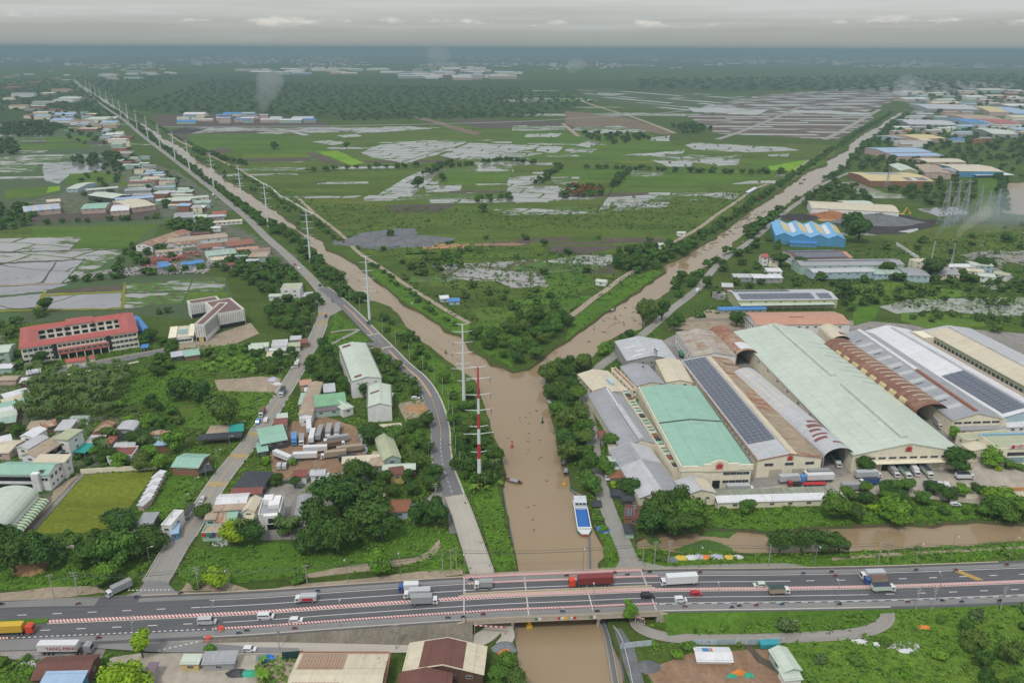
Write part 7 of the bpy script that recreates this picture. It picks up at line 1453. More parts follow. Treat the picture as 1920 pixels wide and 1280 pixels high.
poles=[(147,1116,2),(102,1121,1),(373,1106,2),(577,1102,1),(253,1200,2),(743,1217,2),(524,1216,2),(1646,1058,2),(1664,1049,2),(1253,1056,2),(1227,1057,1),(1716,1144,2),(1746,1145,2),(1875,1144,2),(830,1071,0),(846,1072,1),(856,1068,0),(817,944,2),(776,984,1),(712,986,0),(1188,980,2),(230,1005,1),(547,897,0),(594,900,2),(1205,1056,0),(1440,1062,0)]
for x,y,a in poles:
 w='south of the highway' if y>1110 else 'on the verge north of the highway' if y>1035 else 'among the houses and trees'
 place('pole%d'%a,lambda a=a:m_pole(10,a),P(x,y,.05),.3,('plain concrete pole ','one-armed utility pole ','two-armed utility pole ')[a]+w,'concrete utility poles')
for i in range(14,len(RR)-2,4):
 d=(RR[i+1]-RR[i]).normalized();r=Vector((d.y,-d.x,0));q=RR[i]+r*6.6;place('pole1',None,(q.x,q.y,.05),math.atan2(d.y,d.x),'utility pole on the river side of the dark asphalt road','right road utility poles')
 if i%8==2:q=RR[i]-r*6.2;place('lamp8',None,(q.x,q.y,.05),math.atan2(r.y,r.x),'street lamp on the inner side of the dark asphalt road','right road street lamps')
def wire(a,b,sag,label,r=.05,name='overhead_wire'):
 a=Vector(a);b=Vector(b);m=MB();n=10;pr=None
 for i in range(n+1):
  t=i/n;q=a+(b-a)*t;q.z-=sag*4*t*(1-t)
  if pr is not None:m.bar(pr,q,r,n=3)
  pr=q
 o=obj(name,m.mesh(name,CHASSIS));tag(o,label,'wire','overhead wires')
for(x0,y0),(x1,y1)in zip([(102,1121),(147,1116),(373,1106),(577,1102),(846,1072),(1227,1057),(1253,1056),(1646,1058),(1716,1060)],[(147,1116),(373,1106),(577,1102),(846,1072),(1227,1057),(1253,1056),(1646,1058),(1716,1060),(1892,1048)]):
 a,b=P(x0,y0),P(x1,y1)
 for dz,r in((9.6,.07),(8.5,.10)):wire((a.x,a.y,dz),(b.x,b.y,dz),1.6,'black overhead cable running along the north verge of the highway',r)
ORD_=['first','second','third','fourth','fifth','sixth','seventh','eighth']
PYW=paint('pylon_white',(.66,.70,.72),.5,.4,.12);PYR=paint('pylon_red',(.48,.04,.07),.5,.4,.15)
def m_pylon(h=46,red=False):
 r=empty('power_pylon',(0,0,-500));r['category']='pylon'
 if red:
  seg=8
  for k in range(seg):
   b=MB();z0,z1=h*k/seg,h*(k+1)/seg;ra=lambda z:.95-.6*z/h
   b.bar((0,0,z0),(0,0,z1),ra(z0),0,ra(z1),10);obj('pole_section',b.mesh('pole_section',PYR if k%2==0 or k>5 else PYW),r)
 else:
  b=MB();b.bar((0,0,0),(0,0,h),1.0,0,.38,10);obj('pole',b.mesh('pole',PYW),r)
 for f,w in((.995,3.6),(.905,5.2),(.775,5.4),(.65,5.6),(.515,4.0),(.455,6.6),(.30,3.6)):
  b=MB();b.bar((0,0,h*f),(-w,0,h*f+.5),.22,0,.10,5);b.bar((0,0,h*f),(w,0,h*f+.5),.22,0,.10,5);obj('crossarm',b.mesh('crossarm',PYW),r)
  if w>4.5:
   for s in(-1,1):
    b=MB();b.bar((s*w*.97,0,h*f+.4),(s*w*.97,0,h*f-1.7),.12,n=5);obj('insulator',b.mesh('insulator',CHASSIS),r)
 return r
PY=[(899,912,57,True),(870,758,46,0),(693,599,46,0),(582,490,46,0),(503,425,46,0),(454,381,46,0),(401,351,46,0),(356,321,46,0),(329,300,46,0),(301,279,46,0),(278,262,46,0),(258,245,46,0),(241,230,46,0),(227,222,46,0),(214,208,46,0),(202,200,46,0),(190,191,46,0),(180,184,46,0),(171,176,46,0),(163,170,46,0)]
tops=[]
for i,(x,y,h,red)in enumerate(PY):
 q=P(x,y);tops.append((q,h))
 place('pyl%d'%bool(red),(lambda h=h,red=red:m_pylon(h,red)),q,.15,'red and white banded pylon nearest the bridge' if red else 'tall pale steel monopole pylon beside the west canal',None if red else 'monopole pylons along the canal')
for i_,((a,ha),(b,hb))in enumerate(zip(tops[:7],tops[1:8])):
 for f,w in((.905,5.2),(.65,5.6),(.455,6.6)):
  for s in(-1,1):
   c_,s_=math.cos(.15)*w*s,math.sin(.15)*w*s
   wire((a.x+c_,a.y+s_,ha*f-1.6),(b.x+c_,b.y+s_,hb*f-1.6),4,'%s %s power line from the %s to the %s canal pylon'%({5.2:'top',5.6:'middle',6.6:'bottom'}[w],'left' if s<0 else 'right',ORD_[i_],ORD_[i_+1]),.035,'power_line')
def m_lattice(h=48):
 r=empty('lattice_pylon',(0,0,-500));r['category']='pylon';b=MB();w=lambda z:4.2*(1-z/h)**1.3+.5
 zs=[h*(1-(1-k/11)**1.25)for k in range(12)]
 for z0,z1 in zip(zs,zs[1:]):
  c0=[(sx*w(z0),sy*w(z0),z0)for sx,sy in((-1,-1),(1,-1),(1,1),(-1,1))];c1=[(sx*w(z1),sy*w(z1),z1)for sx,sy in((-1,-1),(1,-1),(1,1),(-1,1))]
  for i in range(4):j=(i+1)%4;b.bar(c0[i],c1[i],.26,n=4);b.bar(c0[i],c1[j],.14,n=3);b.bar(c0[j],c1[i],.14,n=3);b.bar(c1[i],c1[j],.14,n=3)
 obj('lattice_mast',b.mesh('lattice_mast',STEEL),r)
 for f,L in((.95,7),(.74,8),(.55,6)):
  m=MB();m.bar((-L,0,h*f),(L,0,h*f),.28,n=4);m.bar((-L,0,h*f),(0,0,h*f+1.8),.15,n=3);m.bar((L,0,h*f),(0,0,h*f+1.8),.15,n=3);obj('crossarm',m.mesh('crossarm',STEEL),r)
 return r
for x,y,sc,lb in((1767,421,1,'leftmost lattice pylon in the smoke'),(1785,420,1,'second lattice pylon from the left in the smoke'),(1803,419,1,'third lattice pylon from the left in the smoke'),(1829,417,.85,'fourth lattice pylon in the smoke'),(1847,412,.7,'faint fifth lattice pylon in the smoke'),(1865,408,.7,'faint rightmost lattice pylon in the smoke'),(1662,353,.6,'small lattice pylon before the yellow warehouse')):
 o=place('lat',m_lattice,P(x,y),.5,lb,'steel lattice pylons');o.scale=(sc,sc,sc)
for x,y in((1775,481),(1842,463),(1906,466),(1829,490)):place('lamp8',None,P(x,y),.2,'tall pale pole on the field beside the grey yard','poles by the grey yard').scale=(1.9,1.9,1.9)
# -- river things
def barge():
 a=P(1086,941,-1.2);c=P(1097,1006,-1.2);d=(c-a);L=d.length;ang=math.atan2(d.y,d.x);mid=(a+c)/2
 r=empty('barge',(mid.x,mid.y,-1.2),ang,'long cargo barge with an empty bright blue hold moored by the east bank','barge');l=L/2;w=2.9
 hp=paint('hull_green',(.05,.16,.10));wp=paint('barge_white',(.62,.65,.66));bl=paint('hold_blue',(.03,.14,.42));rd=paint('bow_red',(.50,.06,.04))
 b=MB();b.prism([(-l,-w*.8),(-l+1.5,-w),(l-3,-w),(l,-w*.45),(l,w*.45),(l-3,w),(-l+1.5,w),(-l,w*.8)],-.5,1.0,'z');obj('hull',b.mesh('hull',hp),r)
 b=MB();b.box(-l+.3,-w,1.02,-l+7,w,1.3);b.box(-l+7,-w,1.02,l-4,-w+.4,2.0);b.box(-l+7,w-.4,1.02,l-4,w,2.0);b.box(l-4,-w,1.02,l-3.2,w,2.0);b.box(-l+6.6,-w,1.02,-l+7.2,w,2.0);obj('gunwale',b.mesh('gunwale',wp),r)
 b=MB();b.box(-l+7.2,-w+.4,1.01,l-4,w-.4,1.08);b.box(-l+7.2,-w+.4,1.08,l-4,-w+.5,1.95);b.box(-l+7.2,w-.5,1.08,l-4,w-.4,1.95);obj('hold',b.mesh('hold',bl),r)
 b=MB();b.box(-l+.8,-w+.5,1.3,-l+5.6,w-.5,3.4);obj('wheelhouse',b.mesh('wheelhouse',wp),r)
 b=MB();b.box(-l+.5,-w+.3,3.4,-l+6.0,w-.3,3.6);obj('wheelhouse_roof',b.mesh('wheelhouse_roof',paint('barge_roof',(.55,.60,.63))),r)
 b=MB()
 for k in range(3):b.box(-l+5.6,-w+.9+k*1.5,2.2,-l+5.65,-w+1.9+k*1.5,3.1)
 obj('wheelhouse_windows',b.mesh('wheelhouse_windows',GLASS),r)
 b=MB();b.prism([(l-3.1,-w*.98),(l-.1,-w*.48),(l-.1,w*.48),(l-3.1,w*.98)],1.02,1.35,'z');obj('bow_deck',b.mesh('bow_deck',wp),r)
 b=MB();b.box(l-.5,-w*.55,.35,l+.06,w*.55,1.0);obj('bow_band',b.mesh('bow_band',rd),r)
 b=MB();b.bar((-l+3,0,3.6),(-l+3,0,6.0),.06);obj('mast',b.mesh('mast',STEEL),r)
barge()
def m_sampan(L=9,canopy=True):
 r=empty('boat',(0,0,-500));r['category']='boat';l=L/2
 b=MB();n=10;V=[];
 for i in range(n+1):
  t=i/n*2-1;w=1.1*(1-abs(t)**3)+.12;V+=[(t*l,-w,.75+.3*t*t),(t*l,-w*.6,-.2),(t*l,w*.6,-.2),(t*l,w,.75+.3*t*t)]
 F=[]
 for i in range(n):
  for j in range(3):F.append((4*i+j,4*i+j+1,4*i+j+5,4*i+j+4))
 b.add(V,F);obj('hull',b.mesh('hull',paint('boat_wood',(.14,.09,.06))),r)
 if canopy:
  b=MB();k=8;V=[(x,1.05*math.cos(math.pi*i/k),.7+.95*math.sin(math.pi*i/k))for x in(-l*.6,l*.3)for i in range(k+1)]
  b.add(V,[(i,i+1,k+2+i,k+1+i)for i in range(k)]);obj('canopy',b.mesh('canopy',paint('boat_canopy',(.30,.30,.32))),r)
 return r
for x,y,hx,hy,lb in((772,571,760,565,'dark covered boat moored at the tongue of land'),(1148,583,1160,578,'brown boat lying by the bank of the right arm'),(1058,872,1056,885,'dark roofed boat moored under the east bank trees'),(1061,885,1063,872,'second boat moored under the east bank trees'),(1032,758,1040,765,'small boat under the east bank trees'),(962,903,950,900,'small pale boat in mid river'),(1502,344,1520,342,'dark boat in the far right arm, nearer one'),(1508,337,1525,334,'dark boat in the far right arm, farther one'),(1392,456,1400,450,'pale boat at the right bank of the right arm'),(1383,474,1390,468,'long pale boat at the right bank of the right arm'),(387,313,392,318,'tiny dark boat far up the west canal'),(1134,999,1130,990,'empty skiff on the shallow beside the barge')):
 on_px(x,y,hx,hy,'sampan',m_sampan,lb,-1.2)
def beacon(x,y,col,h,label,base=(.1,.1,.1)):
 r=empty('river_beacon',P(x,y,-1.2),0,label,'beacon');b=MB();b.cyl((0,0,-.3),.8,.9,'z',10);obj('float',b.mesh('float',plain('beacon_float_'+label[:4],base)),r)
 b=MB();b.bar((0,0,.5),(0,0,h),.35,0,.12,5);obj('mast',b.mesh('mast',plain('beacon_'+label[:4],col)),r);b=MB();b.box(-.35,-.1,h-.7,.35,.1,h);obj('topmark',b.mesh('topmark',plain('beacon_'+label[:4],col)),r)
beacon(960,838,(.5,.04,.04),3.6,'red channel beacon in mid river',(.5,.04,.04));beacon(1017,792,(.03,.06,.05),3.0,'dark channel beacon off the east bank',(.03,.06,.05));beacon(1058,908,(.70,.36,.03),2.4,'orange-yellow buoy under the east bank trees',(.7,.36,.03));beacon(836,662,(.02,.02,.02),2.2,'black buoy near the west bank of the left arm')
r_=empty('floating_crane',P(991,1172,-1.2),.2,'small yellow work float fixed at the bridge pier','work boat');b=MB();b.box(-1,-1.6,0,1,1.6,1.2);obj('pontoon',b.mesh('pontoon',vp('yellow',PC['yellow'])),r_);b=MB();b.bar((0,0,1.2),(.3,.8,3.4),.25);b.box(-.5,-1.2,1.2,.5,-.2,2.6);obj('winch',b.mesh('winch',vp('yellow',PC['yellow'])),r_)
def tube_thing(name,flat,z,r,mat,label,cat,group=None):
 b=MB();q=wsmooth(pts(flat,z),4);
 for a,c in zip(q,q[1:]):b.bar(a,c,r,n=6)
 o=obj(name,b.mesh(name,mat));return tag(o,label,cat,group)
PIPE=plain('steel_pipe',(.16,.20,.24),.4,.5,.4)
for i,dx in enumerate((0,7,12,24)):tube_thing('fender_pipe',[1124+dx*.6,1162,1135+dx*.8,1200,1150+dx,1290],-.7,.28,PIPE if i%2 else STEEL,('first','second','third','fourth')[i]+' steel pipe from the left in the water below the bridge','pipe')
tube_thing('fender_pipe',[1068,915,1086,932,1098,960,1104,1000,1106,1050,1106,1066],-.6,.35,PIPE,'dark floating fender pipe between the barge and the bank','pipe');tube_thing('fender_pipe',[941,905,950,960,958,1000,962,1020],-.7,.25,PIPE,'dark floating pipe along the west bank','pipe');tube_thing('fender_pipe',[1038,800,1046,828,1052,845],-.7,.25,PIPE,'dark floating pipe under the east bank trees','pipe');tube_thing('fender_pipe',[966,1200,968,1170,970,1160],-.7,.3,STEEL,'grey pipe at the west pier line below the bridge','pipe');tube_thing('guard_rail',[1150,1172,1165,1195,1178,1240,1190,1300],.4,.12,LAMPM,'pale pipe rail at the top of the stone bank','railing')
def gantry(x0,y0,x1,y1,label):
 a,c=P(x0,y0,.1),P(x1,y1,.1);d=(c-a);L=d.length;r=empty('height_gantry',a,math.atan2(d.y,d.x),label,'height barrier')
 for nm,s in(('post',0),('post',1),('beam',2)):
  for k in range(6 if s<2 else 12):
   b=MB();
   if s<2:b.box(s*L-.12,-.12,k*.5,s*L+.12,.12,k*.5+.5)
   else:b.box(L*k/12,-.14,3.0,L*(k+1)/12,.14,3.35)
   obj(nm+'_band',b.mesh(nm+'_band',(WHITE,vp('red',PC['red']))[k%2]),r)
gantry(890,1186,947,1190,'red and white height barrier over the service road at the left abutment');gantry(1191,1170,1208,1175,'red and white height barrier at the right abutment')
for x,y,lb in((415,1181,'orange crash barrel at the nose of the lane divider'),(391,1200,'orange crash barrel at the service road split')):
 r_=empty('crash_barrel',P(x,y,.7 if y<1190 else.3),0,lb,'barrel');b=MB();b.cyl((0,0,0),.9,1.3,'z',12);obj('drum',b.mesh('drum',vp('orangered',PC['orangered'])),r_);b=MB();b.cyl((0,0,.5),.93,.25,'z',12);obj('white_band',b.mesh('white_band',WHITE),r_)
def wall_line(name,flat,h,w,mat,label,cat='wall',cap=None):
 q=pts(flat,.02);base=q[0];r=empty(name,base,0,label,cat)
 for a,c in zip(q,q[1:]):
  b=MB();d=(c-a).normalized();n=Vector((-d.y,d.x,0))*w/2;V=[a-n-base,c-n-base,c+n-base,a+n-base];b.add(V+[v+Vector((0,0,h))for v in V],[(3,2,1,0),(4,5,6,7),(0,1,5,4),(1,2,6,5),(2,3,7,6),(3,0,4,7)])
  obj('wall_section',b.mesh('wall_section',mat),r)
wall_line('boundary_wall',[152,888,180,886,215,884,250,882,295,879],2.4,.3,WM('cream'),'cream wall along the far end of the football pitch')
wall_line('boundary_wall',[1340,952,1400,950,1460,949,1520,947,1585,945],2.2,.3,CONC2,'pale wall below the long white canal shed');wall_line('boundary_wall',[1810,935,1840,934,1880,932,1960,930],2.2,.3,WM('cream'),'cream wall right of the canal trees');wall_line('boundary_wall',[1886,920,1940,918],1.6,.4,paint('wall_orange',(.60,.10,.03)),'orange and white barrier at the right edge')
wall_line('boundary_wall',[1268,611,1280,604,1330,602,1420,600],2.4,.3,CONC,'grey wall north of the crumbling roof');wall_line('boundary_wall',[1680,460,1722,487],3,.5,WM('white'),'white wall running down to the cream box building');wall_line('boundary_wall',[110,690,150,686,200,676,250,667,300,658,318,655],1.4,.3,CONC2,'low pale wall along the school road');wall_line('boundary_wall',[530,1236,548,1235,570,1233],3,.2,plain('dark_green_sheet',(.02,.06,.06)),'dark green sheet fence with pale posts at the bottom','fence')
wall_line('boundary_wall',[488,1050,560,1046]if False else[80,1030,110,1026,140,1028],1.6,.3,CONC2,'pale wall behind the trees below the football pitch')
FS=roofmat('sheet_fence',(.48,.56,.62),.15,.3,0,.2)
for fl,lb in(([1163,1216,1192,1212,1222,1209],'corrugated pale blue fence beside the stone bank'),([1300,1208,1345,1208,1388,1207],'corrugated pale blue fence along the gravel track, middle run'),([1397,1208,1420,1207,1430,1207],'corrugated pale blue fence at the start of the dirt lane'),([1436,1207,1470,1204],'corrugated pale blue fence next to the teal cabin')):
 q=pts(fl,.02);base=q[0];r_=empty('sheet_fence',base,0,lb,'fence')
 for a,c in zip(q,q[1:]):
  n=max(1,int((c-a).length/2.4))
  for k in range(n):
   s,e=a+(c-a)*(k/n)-base,a+(c-a)*((k+.96)/n)-base;d=(e-s).normalized();w=Vector((-d.y,d.x,0))*.04;b=MB();V=[s-w,e-w,e+w,s+w];b.add(V+[v+Vector((0,0,2.2))for v in V],[(4,5,6,7),(0,1,5,4),(1,2,6,5),(2,3,7,6),(3,0,4,7)]);obj('panel',b.mesh('panel',FS),r_)
o=place('cabin',S('teal','teal',6,2.9,6,False),P(1440,1216,-1.0),.1,'teal site cabin beside the dirt lane');o['category']='cabin'
def mound(name,x,y,rx,ry,h,mat,label,cat,seed=0,group=None,z=0.02):
 c=P(x,y,z);n=14;m=6;V=[];r=random.Random(seed)
 for j in range(m+1):
  t=j/m
  for i in range(n):
   a=2*math.pi*i/n;k=(1-t)*(1+.28*mnoise.noise(Vector((math.cos(a)*1.5+seed,math.sin(a)*1.5,t))));V.append((math.cos(a)*rx*k,math.sin(a)*ry*k,h*(1-(1-t)**1.6)*(1+.3*mnoise.noise(Vector((math.cos(a)*2+seed,math.sin(a)*2,t*3))))if j else 0))
 F=[(j*n+i,j*n+(i+1)%n,(j+1)*n+(i+1)%n,(j+1)*n+i)for j in range(m)for i in range(n)]
 me=bpy.data.meshes.new(name);me.from_pydata(V,[],F);me.materials.append(mat);me.update();o=obj(name,me);o.location=c;return tag(o,label,cat,group)
TC={'blue':(.04,.20,.55),'white':(.58,.60,.62),'orange':(.65,.22,.04),'yellow':(.62,.46,.07),'grey':(.18,.20,.22),'lilac':(.45,.45,.58),'black':(.04,.045,.05),'green':(.04,.35,.22)}
for i,(x,y,rx,ry,h,c,w)in enumerate([(1277,1046,3.2,1.4,1.2,'yellow','beside the highway slip'),(1296,1045,3.2,1.5,1.2,'white','beside the highway slip'),(1310,1044,2.6,1.5,1.3,'lilac','beside the highway slip'),(1325,1045,2.6,1.4,1.2,'orange','beside the highway slip'),(1342,1044,4,1.6,1.3,'lilac','right of the orange one'),(1366,1045,3.2,1.4,1.2,'yellow','right of the lilac ones'),(1383,1044,2.6,1.3,1.0,'white','at the right end of the row'),(1260,1050,2.4,1.6,1.6,'grey','at the left end of the row'),(1131,992,2.8,2.8,1.8,'blue','beside the shallow near the barge'),(1215,975,1.6,1.6,1.6,'blue','by the lime green hut'),(1174,675,4,2.4,2,'blue','north of the factory'),(777,948,2.6,2.8,2.2,'green','at the right of the rusted hut'),(806,952,1.8,1.2,1.2,'blue','in the lane right of the rusted hut'),(658,900,4.4,3,1.6,'blue','behind the trees below the truck yard'),(640,899,2,1.4,1.6,'yellow','left of the blue sheet'),(499,1234,3,1.8,1.5,'blue','at the bottom left compound'),(492,1238,1.2,.8,1,'orange','at the bottom left compound'),(468,1263,4,1.6,1.2,'green','among banana plants'),(445,1262,3.6,2,1.4,'black','among banana plants'),(1733,1176,2.2,1.2,.8,'orange','lying in the grass right'),(1610,1202,2.6,1.3,.8,'white','in the rubbish strip right'),(1645,1207,2,1,.7,'white','in the rubbish strip right'),(1700,1220,2.8,1.2,.8,'white','in the rubbish strip right'),(1385,1262,2.4,1.0,1.6,'orange','in the scrap yard'),(1372,1268,2,.8,1.2,'green','in the scrap yard'),(1404,1266,1.8,1.2,1.2,'green','in the scrap yard'),(946,1214,4,3,2,'grey','beside the trees at the west pier'),(948,1226,2.6,3,1.6,'orange','beside the trees at the west pier'),(950,1233,2,1.6,1.4,'green','beside the trees at the west pier'),(512,712,3.4,2.2,1.8,'lilac','on the dump west of the left road'),(520,720,3,1.6,1.4,'white','on the dump west of the left road')]):
 mound('tarpaulin',x,y,rx,ry,h,plain('tarp_'+c,TC[c],.5),'rumpled %s tarpaulin %s'%(c,w),'tarpaulin',i)
for i,(x,y,rx,ry,h,mk,lb)in enumerate([(58,1066,7,5,3.2,'orange','orange-brown earth heap in front of the left trees'),(1560,405,34,22,7,'redsoil','long orange soil heap behind the saw-tooth workshop'),(1612,409,18,12,6,'tan','small pale sand heap beside the orange soil heap'),(1645,406,24,18,8,'gravel','blue-grey gravel heap behind'),(1640,417,52,20,9,'gravel','long blue-grey gravel heap in front'),(1500,408,26,16,4,'coal','dark rubble heap left of the orange soil'),(1683,409,24,14,4,'coal','black heap beside the yellow digger'),(490,727,9,5,1.6,'tan','pale earth heap west of the left road'),(782,766,7,6,1.2,'orange','pinkish soil heap on the sandy forecourt'),(703,657,6,6,2,'tan','pale soil heap by the spur road'),(740,452,60,30,5,'gravel','low grey gravel rise on the gravel pan'),(1215,1250,4,3,1,'gravel','grey stone heap at the foot of the stone bank')]):
 mound('heap',x,y,rx,ry,h,G_[mk],lb,'heap',i+50)
r_=empty('excavator',P(1690,408),.4,'yellow excavator with a raised bent arm among the heaps','excavator');Y_=vp('yellow',PC['yellow'])
b=MB();b.box(-3,-2,0,3,-1,1.4);b.box(-3,1,0,3,2,1.4);obj('tracks',b.mesh('tracks',CHASSIS),r_);b=MB();b.box(-3,-2,1.4,2,2,4.4);obj('body',b.mesh('body',Y_),r_);b=MB();b.bar((1,0,3),(6,0,11),.6);b.bar((6,0,11),(12,0,5),.5);obj('arm',b.mesh('arm',Y_),r_);b=MB();b.box(11,-1,3,13.4,1,5);obj('bucket',b.mesh('bucket',Y_),r_)
for x,y,h,lb in((1746,490,20,'pale factory chimney giving off bluish smoke'),(1781,508,26,'thin dark chimney giving off pale smoke'),(1204,716,10,'short dark chimney on the dark grey block, left'),(1228,698,14,'tall steel flue on the dark grey block, right'),(1225,694,14,'tall steel flue on the dark grey block, left')):
 r_=empty('chimney',P(x,y),0,lb,'chimney');b=MB();b.bar((0,0,0),(0,0,h),.8 if h>15 else.45,0,.6 if h>15 else.4,8);obj('stack',b.mesh('stack',CONC if '746' in str(x)else STEEL),r_);b=MB();b.cyl((0,0,h-.5),.75 if h>15 else.5,.5,'z',8);obj('rim',b.mesh('rim',CHASSIS),r_)
def leafmat(name,col,var=.5,col2=None):
 col=(col[0]*.95,col[1]*1.04,col[2]*.65);t=NT(name);g=t.geo();n=t.noise(g,.35,4,.7);n2=t.noise(g,2.2,2,.7);r=t.rnd()
 c=t.mix(t.mapr(n,.35,.66),col,col2 or tuple(x*1.7 for x in col));c=t.mix(t.mapr(n2,.35,.7,0,var),c,tuple(x*.4 for x in col));c=t.mix(t.m('MULTIPLY',r,.45),c,(col[0]*1.9,col[1]*1.3,col[2]*.9))
 return t.set(c,.75,.2)
LM={'mid2':leafmat('leaves_midtone',(.050,.112,.026)),'dark':leafmat('leaves_dark',(.040,.088,.024)),'mid':leafmat('leaves_mid',(.066,.138,.032)),'lime':leafmat('leaves_lime',(.17,.27,.02),.35),'fresh':leafmat('leaves_fresh',(.095,.195,.030)),'olive':leafmat('leaves_olive',(.070,.118,.036)),'grey':leafmat('leaves_greyish',(.075,.12,.065)),'brown':leafmat('leaves_brown',(.12,.065,.035)),'palm':leafmat('palm_leaves',(.058,.108,.034),.4,(.105,.155,.055)),'far':leafmat('leaves_far',(.040,.078,.032))}
BARK=plain('bark',(.12,.095,.07),.9,.1)
def crown_arrays(seed,R,Hc,n,ls,lobes=9,flat=.75,droop=0.0):
 r=np.random.RandomState(seed);C=[]
 for k in range(lobes):
  a=r.uniform(0,2*np.pi);q=R*.62*math.sqrt(r.rand())if k else 0;z=r.uniform(-.28,.45)*Hc if k else.25*Hc
  C.append((math.cos(a)*q,math.sin(a)*q,z,R*r.uniform(.34,.58)))
 C=np.array(C);per=n//lobes;P_=[];N_=[]
 for c in C:
  v=r.normal(size=(per,3));v[:,2]=np.abs(v[:,2])*.9-.25*r.rand(per);v/=np.linalg.norm(v,axis=1)[:,None]
  rad=c[3]*(1+.16*np.sin(v[:,0]*7+seed)*np.sin(v[:,1]*8)+r.normal(size=per)*.07);p=c[:3]+v*rad[:,None]*[1,1,flat]
  d=np.linalg.norm((p[:,None,:]-C[None,:,:3])/[1,1,flat],axis=2)<C[None,:,3]*.86
  ok=d.sum(1)<=1;P_.append(p[ok]);N_.append(v[ok])
 P_=np.concatenate(P_);N_=np.concatenate(N_);m=len(P_)
 N_=N_+r.normal(size=(m,3))*.45;N_[:,2]+=.2;N_/=np.linalg.norm(N_,axis=1)[:,None]
 t=np.cross(N_,r.normal(size=(m,3)));t/=np.linalg.norm(t,axis=1)[:,None];b=np.cross(N_,t);s=ls*r.uniform(.6,1.3,m)[:,None]
 if droop:t[:,2]-=droop
 V=np.stack([P_-t*s-b*s*.6,P_+t*s-b*s*.6,P_+t*s*.8+b*s*.6,P_-t*s*.8+b*s*.6],1).reshape(-1,3)
 F=np.arange(len(V)).reshape(-1,4)
 cv=[];cf=[];o=len(V)
 for c in C:
  k=0.80;g=6
  ring=[(c[0]+c[3]*k*math.cos(2*math.pi*i/g)*q,c[1]+c[3]*k*math.sin(2*math.pi*i/g)*q,c[2]+c[3]*k*flat*z)for z,q in((-.6,.7),(.05,1.0),(.65,.68))for i in range(g)]
  ring.append((c[0],c[1],c[2]+c[3]*k*flat));b0=o+len(cv);cv+=ring
  for j in(0,1):
   for i in range(g):cf.append((b0+j*g+i,b0+j*g+(i+1)%g,b0+(j+1)*g+(i+1)%g,b0+(j+1)*g+i))
  for i in range(g):cf.append((b0+2*g+i,b0+2*g+(i+1)%g,b0+3*g,b0+3*g))
 return V,F,np.array(cv),np.array(cf)
def arr_mesh(name,V,quads,mats):
 me=bpy.data.meshes.new(name);nq=len(quads);tri=quads[:,2]==quads[:,3]
 F=[tuple(q[:3])if t_ else tuple(q)for q,t_ in zip(quads.tolist(),tri)];me.from_pydata(V.tolist(),[],F)
 for m_ in mats:me.materials.append(m_)
 me.update();return me
def tree_proto(seed,R,Hc,trunk,n=1500,ls=.42,lobes=9,flat=.75,droop=0,name='tree'):
 V,F,cv,cf=crown_arrays(seed,R,Hc,n,ls,lobes,flat,droop)
 me=arr_mesh('crown',np.concatenate([V,cv]),np.concatenate([F,cf]),[LM['mid']]);me.transform(Matrix.Translation((0,0,trunk+Hc*.45)))
 b=MB();r=random.Random(seed);b.bar((0,0,-.2),(0,0,trunk+Hc*.35),R*.07+.08,0,R*.04,7)
 for k in range(5):
  a=2*math.pi*k/5+r.random();b.bar((0,0,trunk*.6+k*.1),(math.cos(a)*R*.5,math.sin(a)*R*.5,trunk+Hc*.4),R*.035+.04,0,.06,5)
 return me,b.mesh('trunk',BARK)
PROTO={}
for i in range(6):PROTO['broad',i]=tree_proto(20+i,5.0,5.6,2.0,2600,.36,12+i%3)
for i in range(3):PROTO['tall',i]=tree_proto(40+i,3.2,7.5,2.6,1300,.33,11,1.15)
for i in range(3):PROTO['bush',i]=tree_proto(60+i,2.2,2.0,.1,650,.27,7,.7)
for i in range(2):PROTO['droop',i]=tree_proto(70+i,4.6,6.0,1.0,2400,.38,12,1.0,.6)
def palm_proto(seed,h=8.5,nf=16,L=3.8,banana=False):
 r=random.Random(seed);b=MB();pr=Vector((0,0,0));lean=r.uniform(.3,1.2);k=5
 for i in range(k):
  t=(i+1)/k;q=Vector((lean*t*t,0,h*t));b.bar(pr,q,.17-.05*i/k,0,.17-.05*(i+1)/k,6);pr=q
 tr=b.mesh('trunk',BARK);b=MB()
 for f in range(nf):
  a=2*math.pi*f/nf+r.uniform(-.2,.2);e=r.uniform(-.15,1.1)if not banana else r.uniform(.7,1.3);l=L*r.uniform(.85,1.15);n=6;P_=[pr.copy()];ang=e
  for i in range(n):P_.append(P_[-1]+Vector((math.cos(a)*math.cos(ang),math.sin(a)*math.cos(ang),math.sin(ang)))*l/n);ang-=(.34 if not banana else.38)
  side=Vector((-math.sin(a),math.cos(a),0))
  for i in range(n):
   w0=(.62 if not banana else.48)*math.sin(math.pi*(i/n*.85+.12));w1=(.62 if not banana else.48)*math.sin(math.pi*((i+1)/n*.85+.12));dz=Vector((0,0,-.28 if not banana else.1))
   for s in(-1,1):b.add([P_[i],P_[i+1],P_[i+1]+side*s*w1+dz*w1*1.6,P_[i]+side*s*w0+dz*w0*1.6],[(0,1,2,3)])
 me=bpy.data.meshes.new('fronds');me.from_pydata([tuple(v)for v in b.v],[],b.f);me.materials.append(LM['palm']if not banana else LM['fresh']);me.update();return me,tr
for i in range(4):PROTO['palm',i]=palm_proto(i,7.5+i*.7)
for i in range(2):PROTO['banana',i]=palm_proto(30+i,1.8,9,2.6,True)
CAND=[]
tr=random.Random(77)
